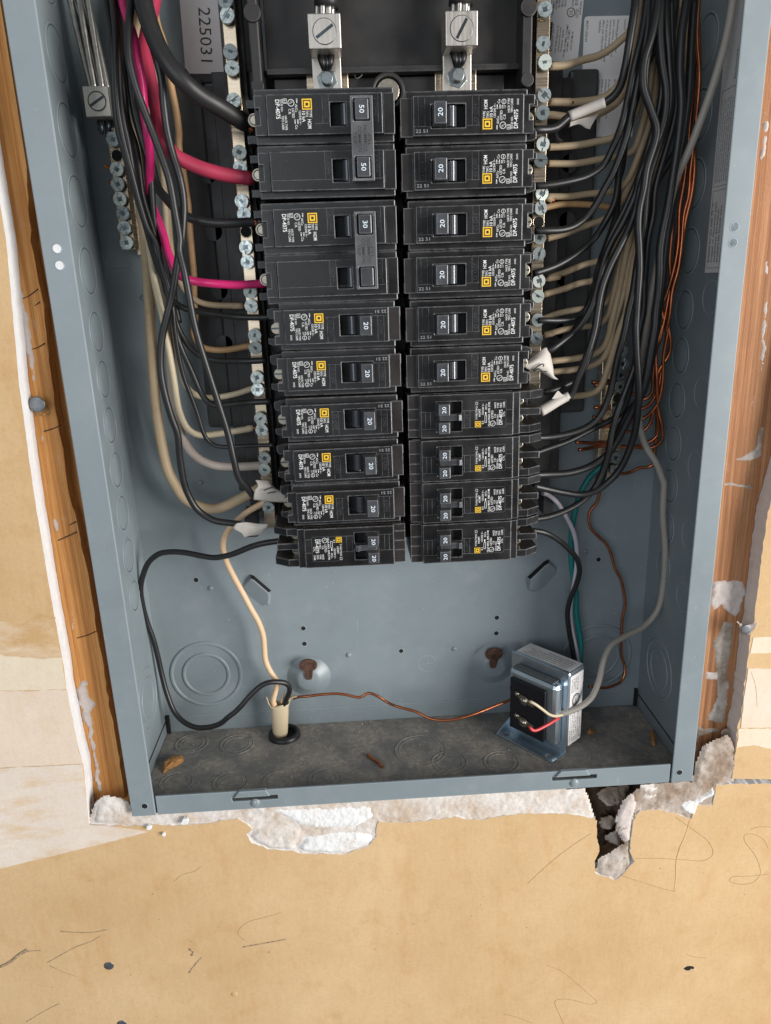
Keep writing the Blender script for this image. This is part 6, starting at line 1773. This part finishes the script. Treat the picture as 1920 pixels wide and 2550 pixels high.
mb.tube([(-81.7,74.0,34.3),(-77.7,72.0,36.6),(-72.1,70.0,37.8),(-61.3,70.0,38.6),(-50.1,70.0,38.6),(-43.0,70.0,37.2),(-33.3,70.0,34.6),(-27.4,70.0,37.6),(-21.2,69.0,35.6),(-14.1,68.0,30.6),(-8.5,64.0,29.6),(6.9,61.0,25.3),(15.0,58.0,21.8),(22.0,56.0,20.9),(31.6,56.0,20.6),(45.2,58.0,22.2),(62.0,63.0,24.9),(75.7,67.0,27.4),(85.6,70.0,30.5)], 1.0, 9, 2.0)
tag(mb.build('copper_wire', 'copper'), 'bare copper wire snaking across the floor from cable to transformer', 'wire')
for k, (q, w_) in enumerate((([(-164.7,70.0,388.8),(-160.0,72.0,386.6)], 'top'), ([(-163.0,70.0,380.2),(-159.3,72.0,379.2)], 'second'), ([(-162.9,70.0,372.0),(-159.5,72.0,371.3)], 'third'), ([(-161.6,70.0,363.0),(-158.4,72.0,362.5)], 'fourth'), ([(-161.7,70.0,348.6),(-159.5,72.0,348.2)], 'lowest'))):
    mb = MB()
    mb.tube(q, 1.0, 9, 0.8)
    tag(mb.build('copper_wire', 'copper'), '%s short copper wire end left of the left ground bar' % w_, 'wire', 'copper ends at the left ground bar')

# ---- lower right wires and the grey cable
wire('black wire bending down from the tenth right breaker to the transformer', [(80.8,42.0,165.0),(90.3,44.0,162.3),(98.7,48.0,157.0),(108.9,54.0,147.5),(117.4,60.0,136.8),(120.8,64.0,126.1),(120.0,68.0,113.6),(117.6,72.0,101.5),(117.2,75.0,90.6),(119.2,77.0,77.4),(122.0,78.0,64.5),(124.5,77.0,51.1),(125.6,74.0,43.8)], 1.8, 'w_black')
wire('lilac white wire hanging down to the transformer', [(93.4,62.0,183.4),(97.0,64.0,181.8),(104.6,68.0,175.0),(112.5,72.0,163.3),(119.0,75.0,150.9),(122.6,77.0,136.4),(123.0,78.0,122.2),(121.7,79.0,106.5),(120.9,80.0,90.5),(122.4,80.0,75.8),(125.2,80.0,63.2),(127.4,78.0,51.6),(127.4,74.0,43.7)], 1.5, 'w_lilac')
wire('teal green wire hanging down to the transformer', [(137.4,76.0,197.2),(132.5,77.0,192.2),(131.1,78.0,190.7),(126.0,79.0,182.0),(122.1,80.0,169.3),(119.8,81.0,152.3),(120.0,82.0,134.8),(121.7,82.0,118.3),(125.0,82.0,101.5),(125.8,82.0,86.9),(127.9,82.0,74.5),(129.9,81.0,62.5),(129.1,78.0,50.2),(128.0,75.0,43.1)], 2.0, 'w_teal')
wire('grey two-wire cable arching down the right side to the transformer', [(103.4,37.0,32.6),(108.7,37.0,33.9),(116.5,38.0,36.1),(125.4,40.0,41.8),(130.7,42.0,52.8),(133.8,44.0,66.3),(140.0,48.0,76.5),(151.5,53.0,80.6),(167.2,58.0,85.4),(176.0,60.0,95.7),(178.6,60.0,115.3),(177.1,58.0,139.8),(172.5,56.0,167.9),(171.1,55.0,189.3),(170.9,55.0,189.5),(164.8,55.0,202.7),(158.7,56.0,211.9),(153.9,56.0,223.1),(151.2,55.0,235.8),(149.7,52.0,251.8),(148.2,48.0,271.1),(149.6,45.0,301.3),(151.7,42.0,328.2),(153.8,38.0,353.7),(155.8,34.0,370.2),(159.1,30.0,381.9),(163.3,26.0,398.3),(167.3,23.0,415.7),(170.7,22.0,432.9),(172.5,22.0,450.0),(173.9,26.0,471.3)], 2.1, 'w_grey', name='low_voltage_cable', cat='cable')
wire('small cream wire curling from the grey cable to the upper transformer screw', [(78.4,24.0,51.9),(81.6,23.0,50.4),(87.3,24.0,45.2),(92.7,27.0,39.2),(98.3,31.0,34.9),(105.2,36.0,32.4)], 0.95, 'w_cream')
wire('small red wire curling from the grey cable to the lower transformer screw', [(78.8,24.0,32.8),(80.4,23.0,30.8),(83.3,24.0,29.5),(88.2,26.0,30.1),(94.3,29.0,31.0),(101.5,34.0,31.4)], 1.05, 'w_scarlet')

# ---- cable sheath and bushing at the floor
bs = (-90.5,77.0,2.0)
cab = empty('floor_cable', (bs[0] - 2, bs[1], 2.0), 'beige sheathed cable coming up through the box floor', 'cable')
o0 = Vector(cab.location) / S
path = [Vector(p) - o0 for p in [(-94.1,77.0,-9.1),(-93.8,77.0,-1.2),(-93.2,77.0,8.6),(-92.7,77.0,18.3),(-92.5,77.0,24.1),(-92.4,77.0,27.9)]]
path = [Vector((path[0].x, path[0].y, -30))] + path[1:]
sp = spline(path, 2.0)
mb = MB()
n = 20
vs = []
for i, p in enumerate(sp):
    t = i / (len(sp) - 1)
    for k in range(n):
        a = 2 * math.pi * k / n
        rx = 4.9 + 1.6 * max(0, t - 0.45) * 2.2
        ry = 3.6
        zz = 0
        if i == len(sp) - 1:
            zz = 1.4 * math.sin(a * 4 + 1) + 1.8 * abs(math.cos(a)) + 4.6 * max(0, math.cos(a)) ** 6 + 5.0 * max(0, -math.cos(a)) ** 6
            rx += 2.4
        vs.append((p.x + rx * math.cos(a), p.y + ry * math.sin(a), p.z + zz))
fs = []
for i in range(len(sp) - 1):
    for k in range(n):
        l = (k + 1) % n
        fs.append((i * n + k, i * n + l, (i + 1) * n + l, (i + 1) * n + k))
mb.add(vs, fs, 0, True)
sh = mb.build('sheath', 'sheath', cab)
so = sh.modifiers.new('thick', 'SOLIDIFY')
so.thickness = 0.0007
mb = MB()
mb.tube([Vector(p) - o0 for p in [(-90.3,76.0,30.3),(-89.4,76.0,33.6),(-87.5,75.0,41.2)]], 1.2, 8, 1.0, rend=0.2)
mb.build('paper_filler', 'w_peach', cab)
mb = MB()
mb.tube([Vector(p) - o0 for p in [(-86.1,75.0,32.6),(-82.9,74.0,35.1),(-80.2,73.0,36.5),(-77.7,72.0,36.6)]], 1.3, 8, 1.0, rend=0.8)
mb.build('sheath_shred', 'sheath', cab)
mb = MB()
mb.lathe((bs[0], bs[1], 0.5), (0, 0, 1), [(8.4, -3), (8.4, 4.4), (9.2, 5.2), (10.6, 5.0), (11.6, 3.8), (11.8, 1.6)], 36)
o = mb.build('cable_bushing', 'rubber')
tag(o, 'round black bushing in the box floor round the beige cable', 'bushing')
mb = MB()
mb.cyl((bs[0], bs[1], 2.03), (0, 0, 1), 9.0, 0.1, 30)
h = mb.build('bore', 'void', o)

# ================================================================ transformer
ang = math.atan2(-0.77, 0.64)
tr = empty('transformer', (77.6, 72.6, 2.0), 'small zinc plated transformer standing on the box floor at the lower right', 'transformer')
tr.rotation_euler = (0, 0, ang)
def TB(name, a, mat, bevel=0.3, parent=tr):
    mb = MB()
    mb.box(*a)
    return mb.build(name, mat, parent, bevel)
TB('mounting_plate', (0, 48, -1.0, 0, 0.2, 62), 'zinc', 0.3)
shell = TB('rear_shell', (0.5, 47.5, 0.05, 20, 3, 61.5), 'zinc', 2.2)
mb = MB()
holed(mb, -0.5, 48.5, -17, -1.1, [(3.5, 7.5, -14.5, -11), (40.5, 44.5, -14.5, -11)], 0, 1)
mb.v = [(x, z, 0.2 + y * 1.0) for x, y, z in mb.v]
fl_ = mb.build('mounting_foot', 'zinc', tr, 0.2)
for a_ in ((-0.4, 0.6),):
    mb = MB()
    mb.prism([(-17, 1.2), (-1, 1.2), (-1, 9)], 0, 0.8)
    mb.v = [(y, x, z) for x, y, z in mb.v]
    mb.build('gusset', 'zinc', fl_)
front = TB('front_shell', (4.0, 45.0, -9.4, -1.05, 7, 54.5), 'zinc', 3.4)
TB('lamination_stack', (6.5, 41.0, -8.2, -1.6, 54.0, 54.9), 'core', 0.2)
board = TB('terminal_board', (7.0, 37.0, -11.4, -9.45, 8.0, 48.0), 'board', 0.8)
for a_ in ((35.0, 36.4, 36, 39), (35.0, 36.4, 12, 15), (7.2, 8.6, 38, 41), (7.2, 8.6, 16, 19)):
    mb = MB()
    mb.box(a_[0], a_[1], -11.46, -11.3, a_[2], a_[3])
    mb.build('board_notch', 'void', board)
for k, z in enumerate((36.0, 18.5)):
    mb = MB()
    mb.prism([(13.0, z + 3.0), (28.5, z - 0.6), (28.5, z - 3.4), (25, z - 3.8), (13.0, z - 0.4)], -12.0, -11.45)
    pl_ = mb.build('terminal_clip', 'nickel', tr, 0.2)
    mb = MB()
    mb.cyl((20.0, -12.0, z - 1.0), (0, -1, 0), 3.7, 0.8, 20)
    mb.lathe((20.0, -12.8, z - 1.0), (0, -1, 0), [(2.9, 0), (2.7, 0.9), (1.7, 1.7), (0, 2.0)], 18)
    sc = mb.build('terminal_screw', 'nickel', tr, 0.2)
    mb = MB()
    mb.box(17.8, 22.2, -14.86, -13.9, z - 1.35, z - 0.65)
    mb.build('slot', 'slot', sc)
    mb = MB()
    mb.lathe((14.2, -12.0, z + 2.0), (0, -1, 0), [(1.8, 0), (1.7, 1.0), (0.9, 1.8), (0, 1.9)], 14)
    mb.build('rivet', 'nickel', pl_)
mb = MB()
mb.box(2.0, 46.0, 3.0, 18.5, 61.52, 61.66)
l1 = mb.build('sticker', 'sticker_grey', tr)
mb = MB()
for k in range(5):
    mb.text(('CONNECT LEADS TO 120 VAC ONLY SUPPLY', 'WARNING: RISK OF SHOCK DISCONNECT', 'POWER BEFORE SERVICING CLASS 2', 'TRANSFORMER INDOOR USE ONLY NOT', 'FOR WET LOCATIONS')[k], 1.25, (43.0, 5.4 + 2.5 * k, 61.72), (-1, 0, 0), (0, -1, 0), 'L', (38, 36, 34, 35, 22)[k], bold=0.006)
mb.build('print', 'ink_black', l1)
mb = MB()
mb.box(47.52, 47.66, 2.4, 17.5, 4.0, 58.0)
l2 = mb.build('sticker', 'sticker', tr)
mb = MB()
for k in range(4):
    mb.text(('MODEL 16V', 'CLASS 2', 'LISTED', 'E16A')[k], 1.2, (47.72, 5.0 + 2.2 * k, 45.0), (0, 0, 1), (0, -1, 0), 'L', 10.5, bold=0.006)
mb.torus((47.7, 9.6, 38.0), (1, 0, 0), 4.3, 0.4, 30, 6, 0.3)
mb.torus((47.7, 9.6, 38.0), (1, 0, 0), 3.3, 0.25, 30, 6, 0.3)
mb.text('ETL', 2.4, (47.75, 10.8, 35.4), (0, 0, 1), (0, -1, 0), 'L', 5.2, bold=0.01)
for k in range(6):
    mb.text(('CONFORMS TO UL STD 1585', 'CERTIFIED TO CSA C22.2', 'PRI 120V 60HZ 10VA', 'SEC 16VAC 10VA', 'DOORBELL TRANSFORMER', 'MADE IN CHINA')[k], 1.3, (47.72, 4.6 + 2.3 * k, 6.0), (0, 0, 1), (0, -1, 0), 'L', (24, 23, 22, 18, 24, 16)[k], bold=0.008)
mb.build('print', 'ink_black', l2)
mb = MB()
mb.cyl((30, 20, 36), (0, 1, 0), 9, 5, 20, r2=7)
mb.build('rear_bushing', 'rubber', tr, 0.5)
TB('rear_foot', (38, 44, 16, 20, 0.1, 3), 'board', 0.5)

# ================================================================ nails, debris and marks on the wall
def disc(name, c, r, mat, label, cat, dome=0.6, n=20, tilt=0, group=None):
    mb = MB()
    mb.lathe((0, 0, 0), (0, -1, 0), [(r, -0.4), (r, 0.1), (r * 0.85, dome * 0.7), (r * 0.4, dome), (0, dome)], n)
    o = mb.build(name, mat)
    o.location = Vector(c) * S
    o.rotation_euler = (tilt, 0, tilt)
    tag(o, label, cat, group)
    return o
disc('nail', (-201.4,12.0,261.9), 4.3, 'nail', 'large grey nail head standing proud of the left stud', 'nail', 0.3)
mb = MB()
c = Vector((-201.4,12.0,261.9))
mb.cyl((c.x + 0.5, c.y, c.z), (0, 1, 0), 2.0, 6, 12)
shank = mb.build('nail_shank', 'nail')
nl = bpy.data.objects['nail']
shank.parent = nl
shank.matrix_parent_inverse = nl.matrix_basis.inverted()
pl = jag(xz([(-205.1,15.0,266.7),(-198.0,15.0,264.7),(-196.6,15.0,257.9),(-198.8,15.0,254.5),(-206.0,15.0,254.4),(-207.1,15.0,260.0)]), 1.5, 0.8, 77, True)
crust(pl, 16.5, 1.0, 0.9, 0.9, 78, 2.0).build('splinter', 'chip', st)
disc('nail', (208.0,3.5,106.3), 3.4, 'nail', 'grey nail head in the right drywall edge', 'nail', 0.35)
pl = jag(xz([(202.2,4.0,111.9),(207.4,4.0,109.0),(211.8,4.0,109.8),(216.7,4.0,113.7),(216.2,4.0,109.6),(212.5,4.0,102.9),(208.2,4.0,102.1),(204.8,4.0,106.0)]), 1.5, 0.6, 79, True)
crust(pl, 4.4, 0.9, 0.9, 0.9, 80, 1.5).build('torn_paper', 'gypdirty', wall_r)
disc('screw_head', (208.4,13.0,25.9), 3.4, 'gypdirty', 'plaster caked screw head near the lower right corner of the panel', 'screw', 0.9)
disc('screw_head', (-214.6,4.0,-123.5), 3.4, 'nail', 'flat dark screw head low on the left of the tan wall', 'screw', 0.35)
disc('screw_head', (-213.0,4.0,-176.8), 3.4, 'nail', 'dark screw head cut by the bottom edge of the picture', 'screw', 0.35)
mb = MB()
c = (196.0,4.0,-164.2)
pl = jag([(c[0] + 4.0 * math.cos(a), c[2] + 2.2 * math.sin(a)) for a in [i * 0.4833 for i in range(13)]], 1.2, 0.5, 5, True)
mb.prism(pl, 3.85, 3.99)
o = mb.build('screw_hole', 'void', wall)
crust(jag([(c[0] + 1 + 7 * math.cos(a), c[2] - 1.5 + 5.2 * math.sin(a)) for a in [i * 0.4833 for i in range(13)]], 1.5, 0.7, 6, True), 4.3, 0.45, 0.35, 0.9, 81, 3).build('raised_paper', 'paper', wall)
c = (-131.7,4.0,-157.0)
mb = MB()
mb.lathe((c[0], 4.1, c[2]), (0, -1, 0), [(2.6, 0), (2.0, 0.5), (1.1, 0.7), (0, 0.7)], 14)
mb.build('small_dent', 'paper', wall)

def stroke(pts, r, mat, name='pencil_mark', wob=0.15):
    mb = MB()
    mb.tube([(p[0], 3.95, p[2]) for p in pts], r, 5, 1.5, wob=wob, seed=pts[0][0])
    mb.v = [(x, 3.95 + (y - 3.95) * 0.25, z) for x, y, z in mb.v]
    return mb.build(name, mat, wall)
for q in ([(117.8,4.0,-39.5),(106.6,4.0,-47.6),(93.2,4.0,-59.1),(83.0,4.0,-69.5),(75.6,4.0,-77.5)], [(150.5,4.0,-63.0),(165.9,4.0,-63.9),(183.8,4.0,-66.7),(198.2,4.0,-68.3),(203.7,4.0,-63.8),(200.3,4.0,-53.7),(187.5,4.0,-41.6),(174.9,4.0,-31.0)], [(140.8,4.0,-76.5),(155.5,4.0,-83.4),(167.8,4.0,-88.8),(180.1,4.0,-93.5)],
          [(242.6,4.0,-62.0),(238.1,4.0,-53.9),(230.5,4.0,-49.1),(224.6,4.0,-49.3),(225.1,4.0,-54.3),(232.3,4.0,-64.7),(237.6,4.0,-75.1),(239.3,4.0,-83.9),(235.2,4.0,-90.1),(225.6,4.0,-90.8),(218.0,4.0,-87.2),(218.9,4.0,-84.4),(233.3,4.0,-84.6),(247.2,4.0,-83.9)], [(228.2,4.0,-44.8),(234.5,4.0,-43.2),(242.4,4.0,-44.2)], [(90.8,4.0,-151.2),(101.4,4.0,-157.7),(113.0,4.0,-169.8),(124.8,4.0,-183.8),(129.5,4.0,-189.9),(125.2,4.0,-191.6),(112.5,4.0,-186.6),(102.4,4.0,-184.5),(98.1,4.0,-186.0),(100.2,4.0,-194.4),(105.8,4.0,-209.7)], [(60.3,4.0,-194.5),(70.3,4.0,-198.7),(81.8,4.0,-205.7)], [(192.9,4.0,-150.5),(197.5,4.0,-153.3),(207.7,4.0,-155.8)], [(214.6,4.0,76.4),(218.0,4.0,68.5),(220.2,4.0,59.5),(221.5,4.0,51.0)], [(-143.0,4.0,-45.3),(-148.4,4.0,-49.0),(-156.4,4.0,-51.1),(-162.5,4.0,-56.1)], [(-93.8,4.0,-88.1),(-106.2,4.0,-91.3),(-116.7,4.0,-94.0),(-122.9,4.0,-99.3),(-124.5,4.0,-103.6),(-120.4,4.0,-109.8)]):
    stroke(q, 0.17, 'pencil')
for q, r in (([(-286.9,4.0,-117.4),(-279.5,4.0,-113.7),(-272.9,4.0,-108.4),(-266.0,4.0,-103.9)], 1.5), ([(-285.7,4.0,-116.8),(-276.9,4.0,-111.7),(-266.9,4.0,-106.0),(-257.9,4.0,-106.1)], 0.6), ([(-242.0,4.0,-90.9),(-232.1,4.0,-92.5),(-219.9,4.0,-93.5),(-210.7,4.0,-92.2)], 0.55), ([(-215.9,4.0,-96.8),(-223.3,4.0,-101.2),(-232.9,4.0,-104.7),(-242.7,4.0,-109.7),(-255.1,4.0,-116.7)], 0.45), ([(-122.1,4.0,-115.3),(-112.7,4.0,-114.2),(-103.3,4.0,-112.8),(-91.6,4.0,-110.9)], 0.65), ([(-158.8,4.0,-113.7),(-155.7,4.0,-117.0),(-157.8,4.0,-119.8)], 1.1), ([(-150.5,4.0,-121.9),(-155.7,4.0,-127.5),(-161.1,4.0,-134.5)], 0.9), ([(-208.4,4.0,-10.9),(-208.7,4.0,-14.5),(-210.4,4.0,-21.0)], 0.7), ([(-254.5,4.0,-119.7),(-247.4,4.0,-124.9),(-237.9,4.0,-130.3)], 0.4), ([(-251.9,4.0,-153.4),(-262.0,4.0,-158.6),(-277.6,4.0,-168.0)], 0.5)):
    stroke(q, r * 0.75, 'scuff', 'scuff_mark', 0.5)
stroke([(185.4,3.5,-33.4),(183.5,3.5,-45.0),(180.3,3.5,-55.9),(178.9,3.5,-67.0),(179.3,3.5,-78.5),(179.3,3.5,-93.0)], 0.5, 'paper', 'paper_tear', 0.6)
rr = random.Random(21)
for k in range(60):
    x, z = rr.uniform(-260, 250), rr.uniform(-180, -45)
    mb = MB()
    s_ = rr.uniform(0.25, 0.7)
    pl = [(x + s_ * rr.uniform(0.5, 1.5) * math.cos(a), z + s_ * rr.uniform(0.4, 1.0) * math.sin(a)) for a in [i * 1.05 for i in range(6)]]
    mb.prism(pl, 3.93, 4.0)
    mb.build('fleck', ('scuff', 'paper2', 'pencil')[k % 3], wall)

def chip(name, pts, th, mat, label, cat, seed):
    """a crumb lying on a surface: a jagged little slab"""
    c = sum((Vector(p) for p in pts), Vector()) / len(pts)
    mb = MB()
    rng = random.Random(seed)
    n = len(pts)
    lo = [Vector(p) - c for p in pts]
    hi = [v * 0.7 + Vector((0, 0, th * rng.uniform(0.6, 1.3))) for v in lo]
    mb.add([(v.x, v.y, v.z) for v in lo + hi + [Vector((0, 0, th * 1.3))]], [tuple(range(n - 1, -1, -1))] + [(i, (i + 1) % n, n + (i + 1) % n, n + i) for i in range(n)] + [(n + i, n + (i + 1) % n, 2 * n) for i in range(n)])
    o = mb.build(name, mat)
    o.location = c * S
    tag(o, label, cat)
    return o
chip('wood_chip', [(-171.0,39.7,2.2),(-173.4,47.4,2.2),(-170.2,53.8,2.2),(-167.5,60.4,2.2),(-160.4,57.7,2.2),(-159.0,52.7,2.2),(-162.9,47.3,2.2),(-167.4,44.0,2.2)], 3.0, 'chip', 'orange wood chip on the dusty box floor at the lower left', 'wood chip', 1)
chip('wood_chip', [(129.5,56.9,2.2),(132.0,60.9,2.2),(137.1,59.3,2.2),(134.9,56.3,2.2),(131.8,54.5,2.2)], 2.0, 'chip', 'small wood crumb on the box floor behind the transformer', 'wood chip', 2)
chip('wood_chip', [(174.1,52.7,2.2),(177.1,55.6,2.2),(176.4,46.2,2.2),(171.8,36.5,2.2),(169.7,38.7,2.2)], 2.4, 'chip', 'wood crumb in the right rear corner of the box floor', 'wood chip', 3)
mb = MB()
mb.tube([(-29.9,46.6,2.9),(-25.9,40.3,2.9),(-22.6,37.1,2.9),(-20.3,30.9,2.9)], 1.0, 8, 1.0)
tag(mb.build('copper_snippet', 'copper'), 'short copper snippet on the dusty floor of the box', 'wire snippet')
for k, (p, s_) in enumerate((((-149.5,3.0,-8.1), 2.8), ((-172.8,3.0,-10.8), 1.9), ((-164.0,3.0,-17.0), 1.5))):
    mb = MB()
    rng = random.Random(k + 5)
    pts = [(p[0] + s_ * rng.uniform(0.7, 1.2) * math.cos(a), 0, p[2] + s_ * rng.uniform(0.7, 1.2) * math.sin(a)) for a in [i * 0.9 for i in range(7)]]
    mb.prism(jag([(q[0], q[2]) for q in pts], 1, 0.3, k, True), 1.6, 4.0)
    o = mb.build('plaster_crumb', 'gypwhite', None, 0.5)
    tag(o, ('white plaster crumb clinging just below the left catch of the box', 'white plaster crumb near the lower left corner of the box', 'small white plaster crumb on the tan wall')[k], 'plaster crumb')
# loose grit that nobody could count
mb = MB()
rr = random.Random(77)
for k in range(420):
    x, y = rr.uniform(-176, 176), rr.uniform(3, 89)
    s_ = rr.choice((0.2, 0.22, 0.25, 0.3, 0.5)) * rr.uniform(0.7, 1.3)
    a = rr.uniform(0, 6.28)
    vs = [(x + s_ * math.cos(a + i * 2.09) * rr.uniform(0.7, 1.6), y + s_ * math.sin(a + i * 2.09), 2.0) for i in range(3)] + [(x, y, 2.0 + s_ * 1.1)]
    mb.add(vs, [(0, 1, 3), (1, 2, 3), (2, 0, 3), (2, 1, 0)], 0 if k % 4 else 1)
o = mb.build('floor_grit', ['crumb', 'chip'])
tag(o, 'loose plaster and sawdust grit on the box floor', 'grit', None, 'stuff')
